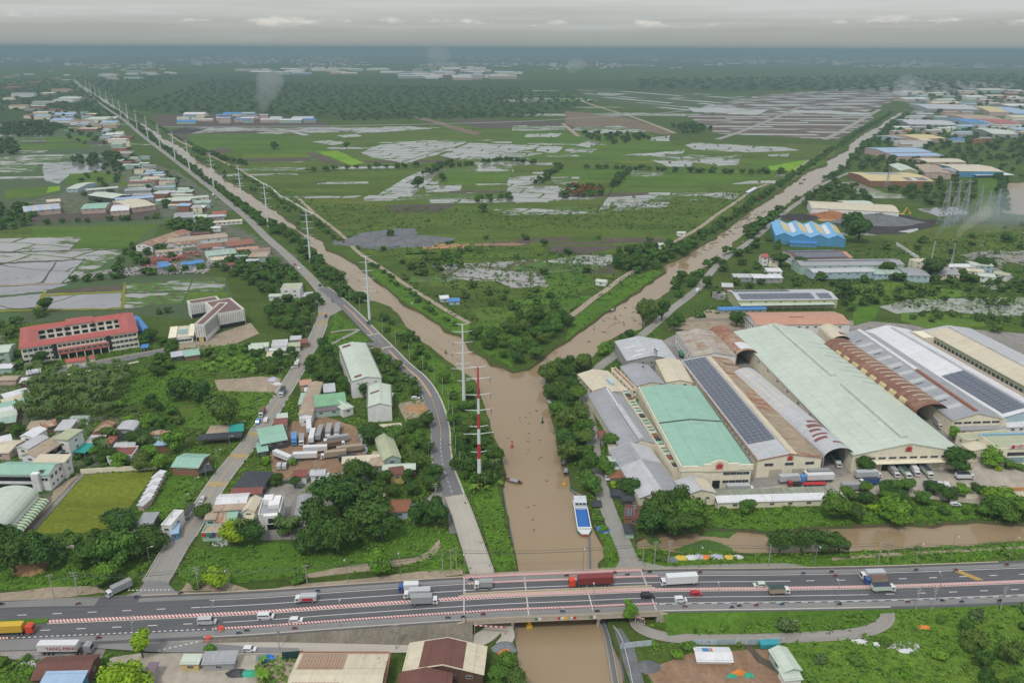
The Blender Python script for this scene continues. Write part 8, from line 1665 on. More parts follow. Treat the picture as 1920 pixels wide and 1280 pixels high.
def tree(kind,x,y,rad,col,label,force=False):
 base={'broad':5.0,'tall':3.2,'bush':2.2,'droop':4.6,'palm':3.4,'banana':2.0}[kind]
 CAND.append((rad/math.hypot(x,y)*(3 if force else 1),kind,x,y,rad/base,col,label))
def T1(kind,px,py,rad,col,label):p=P(px,py);tree(kind,p.x,p.y,rad,col,label,True)
def TF(kind,flat,gap,rad,cols,label,edge=1.5,seed=0,keep=True,mx=400):
 """trees filling an outline, no closer than gap metres"""
 pl=[P2(flat[i],flat[i+1])for i in range(0,len(flat),2)];xs=[p[0]for p in pl];ys=[p[1]for p in pl];A=0;n=len(pl)
 for i in range(n):A+=pl[i-1][0]*pl[i][1]-pl[i][0]*pl[i-1][1]
 if label!='x':gap*=1.1;rad=(rad[0]*.88,rad[1]*.9)
 tries=min(6000 if label!='x' else 22000,int(abs(A)/2/gap/gap*5)+20);G={};r=random.Random(seed+len(flat));c=0
 for _ in range(tries):
  x,y=r.uniform(min(xs),max(xs)),r.uniform(min(ys),max(ys))
  if not inside(x,y,pl):continue
  g=(int(x//gap),int(y//gap))
  if any((q[0]-x)**2+(q[1]-y)**2<gap*gap for i in(-1,0,1)for j in(-1,0,1)for q in G.get((g[0]+i,g[1]+j),())):continue
  if keep and(not free(x,y,edge)or nogo(x,y)):continue
  G.setdefault(g,[]).append((x,y));tree(kind,x,y,r.uniform(*rad),r.choice(cols),label);c+=1
  if c>=mx:break
def TLn(kind,flat,gap,jit,rad,cols,label,edge=1.0):
 q=pts(flat);r=random.Random(len(flat))
 for a,b in zip(q,q[1:]):
  L=(b-a).length;n=max(1,int(L/gap))
  for i in range(n):
   p=a+(b-a)*((i+r.random()*.6)/n);x,y=p.x+r.uniform(-jit,jit),p.y+r.uniform(-jit,jit)
   if free(x,y,edge)and not nogo(x,y):tree(kind,x,y,r.uniform(*rad),r.choice(cols),label)
D,M_,DM=['dark','dark','mid2'],['mid','fresh'],['dark','mid2','mid','olive','dark']
for x,y,r_ in((598,1005,8),(640,968,9.5),(693,1002,9),(636,1035,8.5),(686,965,7.5),(585,1035,6.5),(716,1012,6)):T1('broad',x,y,r_,'dark','huge dark green tree in the clump left of the concrete ramp')
for k,x,y,r_,c,lb in[('broad',440,1022,5.2,'lime','bright lime green tree on the meadow edge below the houses'),('broad',474,1018,6,'dark','dark round tree beside the bright lime one'),('broad',406,1100,4.6,'lime','bright lime green tree beside the highway junction'),('bush',368,1098,3.4,'mid','small green tree left of the highway lime tree'),('broad',710,1076,5.2,'fresh','yellow flowering tree on the highway verge'),('broad',381,972,3.6,'dark','dark small tree at the left road in front of the white roof'),('broad',541,1000,4.5,'mid','green tree at the white villa drive'),('tall',268,1232,3.6,'lime','yellow-green tree on the slip road below the lorry'),('broad',240,1300,6.5,'lime','bright green tree at the bottom left'),('bush',395,1222,2.2,'fresh','small lime bush beside the mint shelter'),('tall',1180,1168,2.5,'fresh','narrow fresh green tree at the right abutment'),('bush',558,1092,3,'mid','bushy tree by the utility pole north of the highway'),('broad',30,1075,7.5,'dark','large dark tree at the lower left edge'),('broad',75,1064,7.5,'dark','large dark tree above the earth heap'),('broad',-5,1040,8,'dark','dark tree cut by the left edge'),('broad',178,1062,7.5,'dark','dark tree below the football pitch, left'),('broad',225,1062,7.5,'mid','green tree beside the left road ramp'),('broad',256,1044,6.5,'dark','dark tree below the grey roofed shed'),('broad',234,1002,7,'dark','dark tree at the pitch corner'),('broad',288,1030,6.5,'dark','dark tree nearest the left road ramp'),('bush',130,1020,3.2,'mid','bush row tree below the pitch'),('broad',200,1095,4.5,'fresh','fresh green tree behind the turning lorry'),('broad',1177,925,5,'dark','dark tree against the pale grey shed'),('broad',1134,892,5.5,'mid','green tree between the river road and shacks'),('bush',1151,912,2.2,'lime','small lime bush on the river road'),('broad',1146,838,4.6,'mid','round tree beside the long grey gabled shed'),('broad',1618,886,4.6,'dark','dark round tree between docks and arch'),('broad',1790,884,6.2,'dark','big dark round tree at the corner of the huge warehouse'),('bush',1805,880,2.2,'lime','yellow flowering bush beside the dark round tree'),('bush',1870,880,2.0,'lime','yellow bush in front of the corner shop'),('broad',1856,872,5,'fresh','round fresh green tree left of the corner shop'),('bush',1842,862,3.6,'mid','hedge bush left of the corner shop'),('bush',1826,852,3.2,'dark','dark hedge bush along the factory lane'),('bush',1812,842,3,'fresh','green bush beside the cream box house'),('tall',1786,828,2.8,'fresh','slim green tree in the factory lane'),('bush',1893,880,3,'mid','low hedge before the shop windows'),('bush',1912,879,3,'mid','low hedge right of the shop windows'),('droop',1672,980,6,'fresh','drooping bright green tree at the canal edge'),('broad',1562,972,6.2,'mid','round tree at the canal edge, left of the drooping one'),('broad',1600,976,4.6,'dark','dark tree right of the round canal tree'),('bush',1638,960,3,'lime','small pale bush behind the canal trees'),('broad',1400,962,3.6,'mid','small tree on the canal grass'),('broad',1462,1032,5,'dark','first of four canal-side trees from the left'),('broad',1502,1031,5.2,'dark','second of four canal-side trees from the left'),('broad',1540,1033,5,'dark','third of four canal-side trees from the left'),('broad',1572,1034,4.2,'dark','rightmost of four canal-side trees'),('broad',425,805,8.5,'olive','large round olive tree alone in the meadow west of the left road'),('broad',338,748,7.5,'dark','dark tree, left of the meadow pair'),('broad',375,752,6.5,'dark','dark tree, right of the meadow pair'),('broad',603,560+12,3,'dark','small round tree on the road merge island'),('tall',683,745,3.2,'dark','slender tree in front of the white end wall'),('broad',705,830,6.5,'dark','large tree beside the olive-grey shed'),('broad',670,905,6,'dark','dark tree above the blue sheet'),('bush',547,872,2.6,'fresh','small tree in the dirt yard'),('bush',498,868,3,'fresh','green tree left of the dirt yard'),('broad',788,985,5,'dark','dark tree at the left side of the ramp'),('broad',820,985,6,'dark','dark tree against the ramp'),('bush',1118,1078,2,'mid','bush by the slip road'),('bush',1239,1050,2.6,'olive','bush at the left end of the tarpaulins'),('bush',1476,1180,3.4,'grey','grey-green shrub in the embankment meadow'),('broad',735,830,5,'mid','green tree right of the large tree by the shed')]:T1(k,x,y,r_,c,lb)
for x,y in((1232,985),(1262,972),(1292,985),(1255,1000),(1222,1000),(1283,1002)):T1('broad',x,y,6.8,'dark' if x!=1292 else 'mid','large dark tree in the canal mouth clump')
for x,y in((1205,612),(1222,606),(1240,603),(1212,598)):T1('tall',x,y,5,'olive' if x!=1240 else 'dark','feathery tall tree on the east bank of the right arm')
for x,y in((1856,972),(1880,975),(1900,968),(1868,952),(1915,975)):T1('broad',x,y,5.6,'mid' if x!=1868 else 'fresh','leafy tree at the right end of the canal')
for x,y,h in((456,1018,1),(548,1020,1.1),(524,1004,1),(928,905,.9),(60,718,1)):T1('palm',x,y,3.6*h,'palm','lone coconut palm beside the houses')
LB='tree in the '
TF('palm',[62,705,120,722,180,706,240,694,246,706,226,748,212,792,130,792,60,800,34,790,60,745],3.9,(3.4,4.4),['palm'],'coconut palm in the dense grove below the red roofed school',1,1)
TF('palm',[190,800,260,790,330,800,330,850,250,870,150,860,140,830],13,(3.2,4),['palm'],'coconut palm among the village trees',1,2)
TF('broad',[150,862,160,840,200,822,260,800,336,812,344,838,320,862,300,880,180,880],6.5,(3.4,5.4),DM+['fresh'],'tree in the village thicket above the football pitch',1,3)
TF('broad',[205,760,260,752,340,780,336,800,250,806,215,795],7,(3.2,4.8),DM+M_,'tree between the palm grove and the village',1,4)
TF('broad',[0,800,40,808,30,850,-60,860],8,(3.4,4.6),DM,'tree among the left edge houses',1,5);TF('broad',[80,640,20,600,-40,600,-40,690,60,700,100,690,90,680],7.5,(3.6,5),DM,'dark tree left of the red roofed school',1,6)
TLn('broad',[92,692,130,690,170,684,215,676,250,668,290,660],9,2.5,(2.6,3.6),DM,'street tree in front of the red roofed school');TLn('bush',[110,706,150,700,190,692,215,690],14,1,(1.8,2.4),['mid','fresh'],'small round street tree across the school road')
TLn('broad',[62,598,80,588,110,588],8,3,(4,5.5),D,'dark tree behind the red roofed school');TF('broad',[262,648,290,632,320,640,328,668,325,690,285,712,270,700,290,672],7.5,(4,5.6),D,'dark tree between the two schools',1,7)
TF('broad',[375,668,420,655,470,650,475,668,420,676,378,680],7,(3,4.2),DM,'tree south of the modern school',1,8);TF('banana',[380,690,420,676,500,670,520,684,480,700,400,700],4.2,(2,3),['fresh'],'banana plant in the bright patch south of the modern school',1,9)
TLn('broad',[282,590,310,588,350,582],8,2,(2.6,3.4),D,'tree behind the school garden');TF('broad',[470,670,545,662,560,676,545,706,500,700,470,690],6.5,(3.6,5),D,'dark tree in the strip west of the left road bend',1,10)
TF('broad',[506,590,520,566,560,560,598,575,596,600,580,632,540,636,510,625],7,(4,6),D+DM,'dark tree in the wood west of the road fork',1,11);TF('broad',[500,555,440,520,420,500,440,480,500,490,560,520,570,545,540,550],8,(4,6),D,'dark tree in the wood north-west of the road fork',1,12)
TF('broad',[574,700,590,668,612,648,622,660,650,720,658,760,640,736,600,724],6.5,(4,5.6),D,'dark tree between the left road and the long white building',1,13);TF('broad',[690,668,715,660,745,690,775,720,782,745,745,742,730,716,710,692],6.2,(3.4,5),DM,'tree between the white buildings and the dark road',1,14)
TF('broad',[762,800,800,770,806,800,808,870,780,880,758,868,745,830],6.5,(3.6,5.4),DM,'tree on the inner side of the dark road bend',1,15);TF('broad',[640,905,700,895,760,900,815,900,812,930,760,936,700,930,650,925],7,(3.4,5.2),D,'dark tree between the yellow house and the lane',1,16);TF('broad',[500,905,550,900,600,905,640,930,630,950,590,940,540,925],7.5,(3,4.6),DM,'tree south of the truck yard',1,17)
TF('broad',[712,600,740,600,752,612,790,650,830,690,878,720,892,765,905,800,928,850,934,905,912,915,862,908,850,870,848,800,834,750,800,700,760,655,720,618],6.0,(2.8,4.6),DM+['mid'],'tree on the river verge beside the dark road',1.2,18)
TF('broad',[860,800,905,805,936,850,944,900,900,915,862,905],7,(4.2,5.6),D,'dark tree around the foot of the red and white pylon',1.2,19);TF('banana',[880,905,938,900,940,920,890,925],4,(1.8,2.6),['fresh'],'banana plant at the foot of the red and white pylon',1,20)
TF('broad',[884,642,918,656,945,684,975,690,1005,676,1030,650,1066,612,1062,592,1000,592,960,604,930,632,900,630],6.7,(4.6,6.4),DM,'dense tree on the tip between the two river arms',2.0,21)
TF('broad',[1024,712,1046,692,1098,688,1106,712,1092,738,1104,775,1108,818,1118,868,1124,905,1128,938,1104,936,1090,918,1068,885,1054,845,1044,800,1036,760],7.0,(4.6,6.4),DM,'large tree in the shade belt along the east bank',.5,22)
TLn('broad',[1118,690,1140,660,1165,645,1195,632,1215,618],9,3,(3.6,4.8),M_+DM,'tree between the east bank road and the right arm',.5);TF('broad',[1240,640,1250,612,1300,598,1330,585,1325,600,1270,622],9,(4,5.6),D,'dark tree north of the factory tip',1,23)
TF('broad',[1256,560,1262,535,1300,508,1345,490,1365,470,1370,480,1330,512,1300,540,1275,562],7,(4.4,6.2),D,'dark tree on the east bank of the right arm',.6,24);TLn('broad',[1400,448,1430,425,1470,398],8,5,(5,7),D,'dark tree far along the east bank of the right arm',.5)
TF('broad',[1148,505,1160,482,1190,464,1250,462,1300,456,1305,468,1278,482,1240,492,1236,510,1200,516],8,(4.6,6.6),D,'dark grove tree on the right arm west bank',1,25)
TLn('broad',[1301,452,1341,430,1381,402,1411,380,1441,362,1471,342,1499,322,1531,302,1557,284,1581,270,1601,254,1641,232,1671,212],9,5,(3.2,5),D,'tree lining the west bank of the far right arm');TLn('broad',[1500,385,1530,355,1556,338,1580,312,1600,296,1620,276,1650,256,1680,230,1700,215],11,10,(4,5.8),D,'tree lining the east bank of the far right arm')
TF('broad',[1370,425,1400,398,1440,362,1452,372,1420,400,1390,420],8,(3,4.6),['brown','dark'],'brownish tree beside the far dirt road',1,26)
for j in(0,6):TLn('broad',[660,572,630,535,600,498,575,468,545,443,515,430,480,408,440,378,410,358,380,335,350,312,320,286,296,268,270,246,240,224,210,205,190,192,160,172],8,4+j*.6,(3.4,4.8),D,'dark tree lining the west bank of the left arm',.8)
for j in(0,):TLn('bush',[849,610,803,578,773,552,738,528,708,500,683,478,648,458,618,440,592,416,560,398,527,378,492,352,460,334,432,312,397,292,362,272,330,258,302,240,262,218,232,200],7,3+j,(1.7,3.2),D+['mid'],'dark bush lining the east bank of the left arm',.8)
TF('broad',[730,520,760,505,800,480,880,470,850,500,800,520,760,530],10,(4,6),DM,'tree on the rough ground east of the left arm',1,27);TF('broad',[860,560,960,545,1040,556,1060,575,1000,582,900,578],13,(3.4,5),DM,'tree on the plots between the arms',1,28)
TF('broad',[1576,944,1582,926,1640,924,1700,922,1760,924,1832,920,1838,934,1780,942,1700,948,1620,950],5.4,(3.6,4.8),M_+['mid','dark'],'tree in the dense row between factory yard and canal',1,29,False);TF('bush',[1690,955,1800,948,1825,962,1760,972,1700,970],6,(2,3.2),['mid','dark','grey','fresh'],'bush on the canal bank below the tree row',1.5,30);TF('bush',[1330,962,1560,952,1550,972,1400,980,1320,985],9,(1.6,3),M_,'bush on the grass strip above the canal',1.5,31)
TF('broad',[1775,1195,1810,1165,1850,1180,1870,1215,1920,1245,1960,1330,1850,1330,1800,1240],6.0,(3,5),DM+['grey'],'dark tree in the thicket at the bottom right',1,32);TF('bush',[1690,1160,1760,1145,1930,1142,1930,1190,1820,1160,1740,1175],8,(2,3.6),['dark','mid','grey'],'bush on the meadow below the highway, right',1.5,33);TF('bush',[1520,1200,1700,1190,1760,1230,1780,1300,1520,1300],9,(1.6,3.2),['mid','grey','fresh'],'bush in the lower right meadow',1.5,34)
TF('broad',[920,1225,945,1240,975,1275,985,1330,905,1330,915,1290],6,(3.4,5),DM,'dark tree at the bottom beside the river',1.5,35);TF('banana',[395,1250,440,1246,520,1240,535,1275,480,1290,400,1276],4.5,(1.8,2.8),['fresh'],'banana plant in the bottom left compound',1,36);TF('bush',[1230,1215,1300,1205,1330,1230,1290,1250,1240,1245],5,(1.8,3),M_,'bush by the pale blue fence',1.2,37);TF('bush',[0,1240,60,1225,80,1250,50,1300,0,1300],6,(1.4,2.6),M_,'bush at the bottom left edge',1,38)
TF('bush',[60,1004,120,1000,210,1000,200,1018,90,1025,60,1018],4.6,(1.8,2.8),['mid','fresh','dark'],'bush in the hedge below the football pitch',1,39);TF('broad',[100,1058,170,1042,232,1036,215,1062,140,1072],8,(3.6,5),DM,'tree in the belt below the football pitch',1,40);TF('bush',[395,960,400,880,440,850,450,880,420,930],7,(1.8,3),['dark','mid'],'bush along the right verge of the left road',1.2,41);TF('bush',[205,880,300,868,318,880,300,885],5,(1.8,3),DM,'bush behind the pitch wall',1,42)
TF('bush',[120,860,150,852,200,860,300,868,200,878,140,880],6,(1.8,3),M_+D,'bush by the wall above the football pitch',1,43);TF('bush',[1110,950,1130,945,1150,1010,1150,1050,1130,1060,1138,1010],4.4,(1.4,2.4),M_,'bush between the river and its road',1,44);TF('bush',[1180,1020,1200,1040,1240,1056,1210,1062,1180,1040],5,(1.4,2.2),M_,'bush at the canal mouth',1,45)
TF('broad',[-150,392,-20,385,60,395,78,420,20,432,-150,430],11,(5,8),D,'dark tree in the wood at the left edge',1,50);TF('broad',[130,298,215,290,260,300,255,318,225,322,140,306],14,(6,8),['far'],'dark tree in the far left wood',1,51);TF('broad',[5,236,60,232,130,238,80,256,8,258],16,(7,9),['far'],'dark tree in the long wood far left',1,52);TF('broad',[-60,268,25,265,34,290,-60,292],14,(7,9),['far'],'dark tree at the far left edge',1,53)
TLn('broad',[130,528,200,524,280,515,340,508,420,500],9,3,(3.5,5),D,'tree in the hedge between the paddies');TLn('broad',[80,420,140,417,220,414,310,410],11,3,(3,5),D,'tree in the hedge above the green paddies');TF('broad',[240,470,290,462,330,488,270,500,200,520,195,505],11,(4,6),D,'tree by the cemetery',1,54);TF('broad',[310,420,360,415,400,420,395,440,330,438],9,(5,7),D,'dark tree north of the long tan roof',1,55);TF('broad',[408,500,460,480,520,500,530,530,470,520,420,520],10,(4,6),D,'dark tree below the rusty sheds',1,56)
TF('broad',[200,300,330,330,400,400,300,400,160,395,150,340],17,(3.6,5.6),['far','dark'],'tree scattered in the roadside village',1,57);TF('broad',[50,190,200,200,260,290,200,280,60,250],27,(5,8),['far'],'tree scattered on the far left plain',1,58)
for fl in([582,322,640,318,700,316,760,314,796,310],[842,314,900,308,960,302,1012,310],[1095,316,1180,318,1300,324,1400,326,1484,326],[800,328,846,304],[1010,345,1052,312],[1150,350,1178,320],[360,283,420,300,460,312]):TLn('broad',fl,13,5,(4.5,7),['far','dark'],'dark tree in a field hedge between the arms')
TF('broad',[1050,362,1075,352,1130,356,1134,368,1060,374],10,(5,8),['dark','brown'],'dark tree in the clump among the flooded fields',1,59);TF('broad',[880,376,950,366,960,376,890,382],11,(4,6),D,'dark tree in the row below the flooded fields',1,60)
for x,y,r_,lb in((784,352,9,'by the flooded strip'),(906,398,7,'alone on the rough field'),(514,280,9,'far in the green fields'),(1020,462,5,'alone by the ploughed strip'),(650,280,7,'beside the bright rice field'),(830,340,6,'on the field bund'),(733,450,5,'at the rim of the gravel pan'),(1595,440,13,'right of the saw-tooth workshop'),(1608,455,12,'right of the saw-tooth workshop'),(1580,560,8,'behind the yellow walled building'),(1660,515,8,'below the mint hall'),(1750,522,10,'below the cream box building'),(1838,508,7,'in the right shed cluster'),(1885,455,6,'at the rim of the grey yard'),(1500,505,7,'left of the mint hall'),(1460,500,8,'by the grey roofed villa'),(1380,612,6,'against the white terracotta gable')):T1('broad',x,y,r_,'dark','dark tree standing '+lb)
TF('broad',[1560,565,1620,545,1700,540,1760,548,1740,562,1640,570,1590,585],8,(3.5,5.5),['dark','olive'],'bushy tree north of the lily pond',1,61)
for fl in([1700,590,1750,583,1790,588,1780,606,1710,604],[1765,560,1830,556,1840,566,1780,572],[1830,562,1900,560,1905,575,1840,578],[1820,604,1870,590,1990,600,1990,680,1900,640],[1740,530,1840,520,1920,530,1920,552,1820,548]):TF('broad',fl,8.5,(3,4.4),['dark','olive'],'dark bushy tree on the lily pond islands',1,62)
TF('broad',[1700,352,1760,340,1830,345,1826,385,1780,392,1720,385,1660,360],15,(5,7),['far','dark'],'tree in the scrub before the lattice pylons',1,63);TF('broad',[1490,360,1560,350,1600,345,1640,378,1600,378,1540,380],12,(4.5,7),['dark'],'tree around the stream on the right',1,64);TF('broad',[1630,295,1700,298,1740,305,1730,322,1660,325,1610,318],15,(5,8),['far'],'dark tree in the wood south of the pale blue warehouses',1,65)
TF('broad',[1640,240,1700,225,1920,235,1920,300,1830,300,1700,275,1640,275],20,(5,8),['far'],'tree scattered in the right estate',1,66);TLn('broad',[1876,332,1878,360,1877,396],12,4,(5,7),['far'],'tree in the dark row beside the bare yard');TF('broad',[1400,525,1470,520,1560,520,1500,540,1400,540],12,(4,6),D,'tree north of the solar roofed building',1,67);TF('broad',[1640,515,1800,520,1830,530,1700,530],10,(4.5,6.5),D,'tree below the mint hall',1,68);TF('broad',[1280,560,1345,500,1440,440,1500,470,1440,500,1350,560],14,(4,6),D,'tree above the east bank road',1,69)
TF('broad',[1700,178,1990,172,1990,206,1740,212],50,(8,11),['far'],'tree far right',1,70);TF('broad',[1260,238,1300,234,1335,244,1290,256],16,(7,9),['far'],'dark tree in the clump at the red earth',1,71);TF('broad',[1090,252,1200,254,1220,262,1150,270,1090,258],18,(7,9),['far'],'dark tree in the strip below the red earth',1,72)
TF('broad',[240,204,400,150,640,160,960,166,1120,190,1010,216,800,218,640,220,480,216,330,214],40,(7,11),['far'],'x',1,73,False,5200);TF('broad',[640,215,1000,212,1010,220,800,224,640,226],24,(7,10),['far'],'x',1,74,False,500);TF('broad',[1200,150,1900,140,2000,168,1500,172,1200,166],75,(14,20),['far'],'x',1,75,False,900);TF('broad',[10,150,400,140,330,150,150,205,-60,215],42,(7,10),['far'],'x',1,76,True,700)
TF('broad',[1480,545,1600,470,1920,424,1920,530,1700,525],24,(3,6),DM,'tree in the rough land right of the river',1,80);TF('broad',[1690,290,1920,296,1920,336,1840,332,1760,342,1700,335],22,(4,7),['far'],'tree in the rough land before the estate',1,81);TF('broad',[880,560,760,520,700,470,900,440,1240,445,1150,500,1060,560],34,(2.6,5),DM,'tree scattered on the tongue of land',1,82)
TF('broad',[300,262,340,283,400,310,460,342,520,372,570,402,625,440,668,465,705,497,690,500,650,476,606,453,560,424,510,394,450,354,390,322,330,285],7.5,(2.6,4.2),D,'dark tree in the belt east of the left arm',1,83)
def grow():
 CAND.sort(key=lambda c:-c[0]);cnt={};LIM={'tree':292,'palm_tree':190,'bush':110,'banana_plant':70};rest=[]
 nm={'broad':'tree','tall':'tree','droop':'tree','palm':'palm_tree','banana':'banana_plant','bush':'bush'}
 r=random.Random(5)
 for c in CAND:
  s_,kind,x,y,sc,col,label=c;n=nm[kind]
  if cnt.get(n,0)>=LIM[n]or(label=='x'):rest.append(c);continue
  cnt[n]=cnt.get(n,0)+1;v=r.choice([k for k in PROTO if k[0]==kind]);cm,tm=PROTO[v]
  e=empty(n,(x,y,0),r.uniform(0,6.28),label,n.split('_')[0]if n!='banana_plant' else 'plant',label.replace(',',''));sz=r.uniform(.9,1.12);e.scale=(sc*r.uniform(.82,1.15),sc*r.uniform(.82,1.15),sc*sz*r.uniform(.88,1.15))
  o=obj('crown' if kind not in('palm','banana')else 'fronds',cm,e)
  if kind not in('palm','banana'):o.material_slots[0].link='OBJECT';o.material_slots[0].material=LM[col]
  if kind!='bush':obj('trunk',tm,e)
 low=[crown_arrays(90+i,5.0,5.6,230,.95,7)for i in range(4)];mini=[crown_arrays(95+i,5.0,5.6,40,1.9,3)for i in range(4)];acc={}
 for s_,kind,x,y,sc,col,label in rest:
  V,F,cv,cf=(mini if label=='x' or s_<.0028 else low)[r.randrange(4)];VV=np.concatenate([V,cv]);FF=np.concatenate([F,cf])
  k={'broad':1,'droop':1,'tall':.75,'bush':.44,'palm':.6,'banana':.4}[kind]*sc;a=r.uniform(0,6.28);ca,sa=math.cos(a),math.sin(a)
  Q=VV@np.array([[ca,sa,0],[-sa,ca,0],[0,0,1]]);Q=Q*[k,k,k*(.95 if label!='x' else.55)]+[x,y,3.1*k if label!='x' else 1.5*k]
  A=acc.setdefault(col if col!='palm' else 'olive',[[],[],0]);A[0].append(Q);A[1].append(FF+A[2]);A[2]+=len(Q)
 for col,(Vs,Fs,n)in acc.items():
  o=obj('woodland',arr_mesh('woodland',np.concatenate(Vs),np.concatenate(Fs),[LM[col]]),kind='stuff')
 print('TREES',cnt,'rest',len(rest))
grow()
def scatter(name,polys,n,size,mat,zmax=.5,quads=5,seed=1,z=0.0,keep=True,flat=False):
 r=np.random.RandomState(seed);V=[];tot=0;W=[[P2(f[i],f[i+1])for i in range(0,len(f),2)]for f in polys];ar=[]
 for w in W:ar.append(abs(sum(w[i-1][0]*w[i][1]-w[i][0]*w[i-1][1]for i in range(len(w))))/2)
 for w,a in zip(W,ar):
  m=int(n*a/sum(ar));xs=[p[0]for p in w];ys=[p[1]for p in w];c=0;t=0
  while c<m and t<m*5:
   t+=1;x,y=r.uniform(min(xs),max(xs)),r.uniform(min(ys),max(ys))
   d=mnoise.noise(Vector((x*.06,y*.06,seed)))
   if d<r.uniform(-.5,.25)or not inside(x,y,w):continue
   if keep and(not free(x,y,.3)or nogo(x,y)):continue
   c+=1;V.append((x,y,r.uniform(*size)))
 V=np.array(V);m=len(V)*quads;p=np.repeat(V,quads,0);s=p[:,2:3]*.55
 pos=np.concatenate([p[:,:2]+r.normal(size=(m,2))*p[:,2:3]*.5,z+r.rand(m,1)*zmax*p[:,2:3]],1)
 N_=r.normal(size=(m,3))*(.55 if not flat else.02);N_[:,2]=1;N_/=np.linalg.norm(N_,axis=1)[:,None];t=np.cross(N_,r.normal(size=(m,3)));t/=np.linalg.norm(t,axis=1)[:,None];b=np.cross(N_,t)
 Q=np.stack([pos-t*s,pos+b*s*.7,pos+t*s,pos-b*s*.7],1).reshape(-1,3);me=bpy.data.meshes.new(name);me.vertices.add(len(Q));me.vertices.foreach_set('co',Q.astype(np.float32).ravel());k=len(Q)//4
 me.loops.add(len(Q));me.loops.foreach_set('vertex_index',np.arange(len(Q),dtype=np.int32));me.polygons.add(k);me.polygons.foreach_set('loop_start',np.arange(k,dtype=np.int32)*4);me.materials.append(mat);me.update();me.validate();return obj(name,me,kind='stuff')
NB={nm+str(i):f for i,(nm,mk,f,lv,r)in enumerate(NEAR)}
lush=[f for nm,mk,f,lv,r in NEAR if mk in('lush','meadow')]
scatter('undergrowth',lush,22000,(.3,.7),LM['fresh'],.4,4,1);scatter('undergrowth',lush,2500,(.6,1.3),LM['mid'],.8,6,2)
mids=[[0,600,300,650,600,640,640,720,560,900,420,940,380,1080,0,1100],[620,600,700,640,850,760,940,940,970,1068,560,1080,560,900,640,760],[1030,690,1240,600,1200,960,1140,1060,1100,960],[1200,950,1920,940,1920,1060,1200,1060],[1220,1150,1920,1140,1920,1280,1220,1280],[0,1225,560,1225,560,1290,0,1290]]
scatter('undergrowth',mids,15000,(.4,.95),LM['fresh'],.7,5,3);scatter('undergrowth',mids,3000,(.6,1.5),LM['mid'],.8,6,4)
far_=[[640,440,1180,480,1080,560,880,560,800,520],[1280,600,1500,480,1920,430,1920,620,1600,560],[440,320,560,392,640,440,800,430,1300,430,1450,350,1000,400,600,380],[700,500,900,620,1040,600,1240,510,1150,508,1000,560,860,560]]
scatter('undergrowth',far_,2600,(1.0,2.4),LM['dark'],.6,5,5);scatter('undergrowth',far_,6500,(.9,2.0),LM['mid'],.5,4,6)
DEB=plain('floating_weed',(.05,.055,.03),.9)
scatter('floating_weed',[[1270,500,1340,460,1390,430,1440,392,1400,400,1340,450,1310,470,1300,490]],420,(.8,2.4),DEB,.05,4,8,-1.14,False,True);scatter('floating_weed',[[960,750,1020,760,1040,900,1050,960,1000,1040,980,1000,950,840]],22,(.4,.8),DEB,.05,4,9,-1.14,False,True);scatter('floating_weed',[[1100,640,1190,600,1210,560,1170,575,1110,610]],60,(.6,1.5),DEB,.05,4,10,-1.14,False,True)
TR=plain('litter',(.50,.50,.50),.7)
scatter('litter',[[1600,1196,1720,1205,1720,1225,1620,1208],[480,705,525,708,520,730,480,728],[395,1012,425,1008,430,1022,400,1024],[1340,1150,1500,1148,1500,1162,1350,1162],[660,830,690,860,684,880,662,850],[60,1225,90,1230,70,1250,40,1245],[660,1222,700,1222,700,1230,660,1230],[1230,1265,1270,1262,1300,1285,1240,1290]],900,(.3,.9),TR,.5,3,11)
scatter('rubbish_heap',[[663,806,672,812,690,862,682,868,668,840]],500,(.8,1.8),plain('mixed_rubbish',(.34,.34,.36),.8),1.2,4,12)
scatter('grave_plots',[[150,518,200,508,300,498,400,490,390,512,300,514,150,522]],1500,(1.0,2.2),paint('grave_stone',(.40,.38,.37),.8),.6,4,13);scatter('grave_roofs',[[265,500,280,484,372,472,376,482,320,492,290,500]],150,(2,3.4),paint('grave_red',(.36,.12,.10)),.8,3,14,0,True,True)
# -- smoke and air
def volume(name,col,dens,aniso=0.0):
 m=bpy.data.materials.new(name);m.use_nodes=True;t=m.node_tree;t.nodes.clear();o=t.nodes.new('ShaderNodeOutputMaterial');v=t.nodes.new('ShaderNodeVolumePrincipled')
 v.inputs['Color'].default_value=(*col,1);v.inputs['Density'].default_value=dens;v.inputs['Anisotropy'].default_value=aniso;t.links.new(v.outputs[0],o.inputs['Volume']);m.cycles.homogeneous_volume=True;return m
def plume(x,y,z0,h,w,dx,col,dens,label,seed):
 """a drifting column of overlapping rounded puffs"""
 base=P(x,y);bm=bmesh.new();r=random.Random(seed);n=9
 for i in range(n):
  t=i/(n-1);rad=w*(.12+.88*t**.8);c=Vector((dx*t*t+r.uniform(-.2,.2)*rad,r.uniform(-.2,.2)*rad,z0+h*t))
  bmesh.ops.create_icosphere(bm,subdivisions=2,radius=rad,matrix=Matrix.Translation(c)@Matrix.Diagonal((1,1,1.15*h/n/w+.5,1)))
 me=bpy.data.meshes.new('smoke');bm.to_mesh(me);bm.free();me.materials.append(volume('smoke_'+str(seed),col,dens));
 for p in me.polygons:p.use_smooth=True
 o=obj('smoke_plume',me);o.location=(base.x,base.y,0)
 rm=o.modifiers.new('merge','REMESH');rm.mode='VOXEL';rm.voxel_size=w*.09
 return tag(o,label,'smoke',kind='stuff')
plume(495,216,0,95,42,30,(.8,.84,.88),.006,'grey smoke column rising from the far field',1)
plume(1747,489,19,26,6,16,(.62,.76,.95),.020,'bluish smoke from the pale chimney',2)
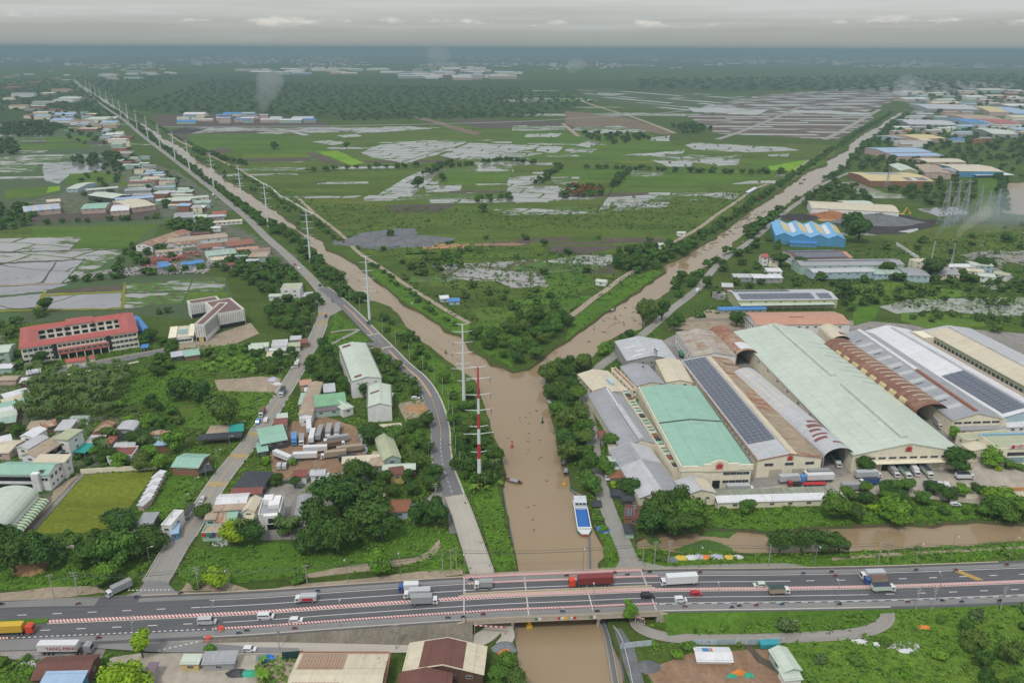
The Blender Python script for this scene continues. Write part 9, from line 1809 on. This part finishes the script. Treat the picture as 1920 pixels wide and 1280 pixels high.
plume(1781,507,25,26,6,20,(.92,.88,.80),.03,'pale smoke from the thin chimney',3)
plume(1730,228,0,90,40,-60,(.75,.84,.95),.0045,'blue smoke over the right estate',4)
plume(815,130,0,130,120,60,(.85,.85,.86),.0022,'pale smoke above the distant factories',5)
plume(1800,415,0,16,40,70,(.72,.82,.92),.0035,'low smoke drifting round the lattice pylons',6);plume(1775,428,0,10,34,110,(.75,.82,.9),.0035,'low ground smoke below the lattice pylons',7);plume(1858,420,0,22,44,60,(.72,.80,.9),.003,'low smoke at the right below the pylons',8);plume(1070,138,0,70,80,50,(.85,.85,.86),.003,'second pale smoke near the distant factories',9)
b=MB();b.box(-112000,-700,-4,112000,194000,204)
o=obj('haze',b.mesh('haze',volume('haze_air',(.30,.42,.485),.00014)),kind='stuff')
# -- labels: tell repeats apart by their order across the picture
ORD=['leftmost','second','third','fourth','fifth','sixth','seventh','eighth','ninth','tenth','eleventh','twelfth','thirteenth','fourteenth','fifteenth','sixteenth','seventeenth','eighteenth','nineteenth','twentieth','twenty-first','twenty-second','twenty-third','twenty-fourth','twenty-fifth','twenty-sixth','twenty-seventh','twenty-eighth','twenty-ninth','thirtieth','thirty-first','thirty-second','thirty-third','thirty-fourth','thirty-fifth','thirty-sixth']
def finish_labels():
 by={}
 for o in TOP:
  if 'label' in o:by.setdefault(o['label'].replace('factory_shed','factory shed').replace('site_hut','site hut'),[]).append(o)
 for lb,os_ in by.items():
  if len(os_)==1:os_[0]['label']=lb;continue
  near=sorted(os_,key=lambda o:proj(o.location)[0]);n=len(near)
  for i,o in enumerate(near):
   if 'group' not in o:o['group']=' '.join(lb.split()[:8])
   if n>36:o['label']=lb;continue
   o['label']=('%s, %s of %d from left'%(lb,ORD[i],n))if i else '%s, leftmost of %d'%(lb,n)
   if len(o['label'].split())>16:o['label']=lb+', '+ORD[i]+(' from left' if i else '')if len(lb.split())<14 else lb
for o in list(bpy.data.objects):
 if o.location.z<-400 and o.parent is None and o.type=='EMPTY' and 'label' not in o:
  for c in list(o.children):bpy.data.objects.remove(c)
  bpy.data.objects.remove(o)
finish_labels()
print('TRIS',sum(len(m.polygons)and sum(max(0,n-2)for n in(p.loop_total for p in m.polygons))for m in bpy.data.meshes),'OBJ',len(bpy.data.objects))
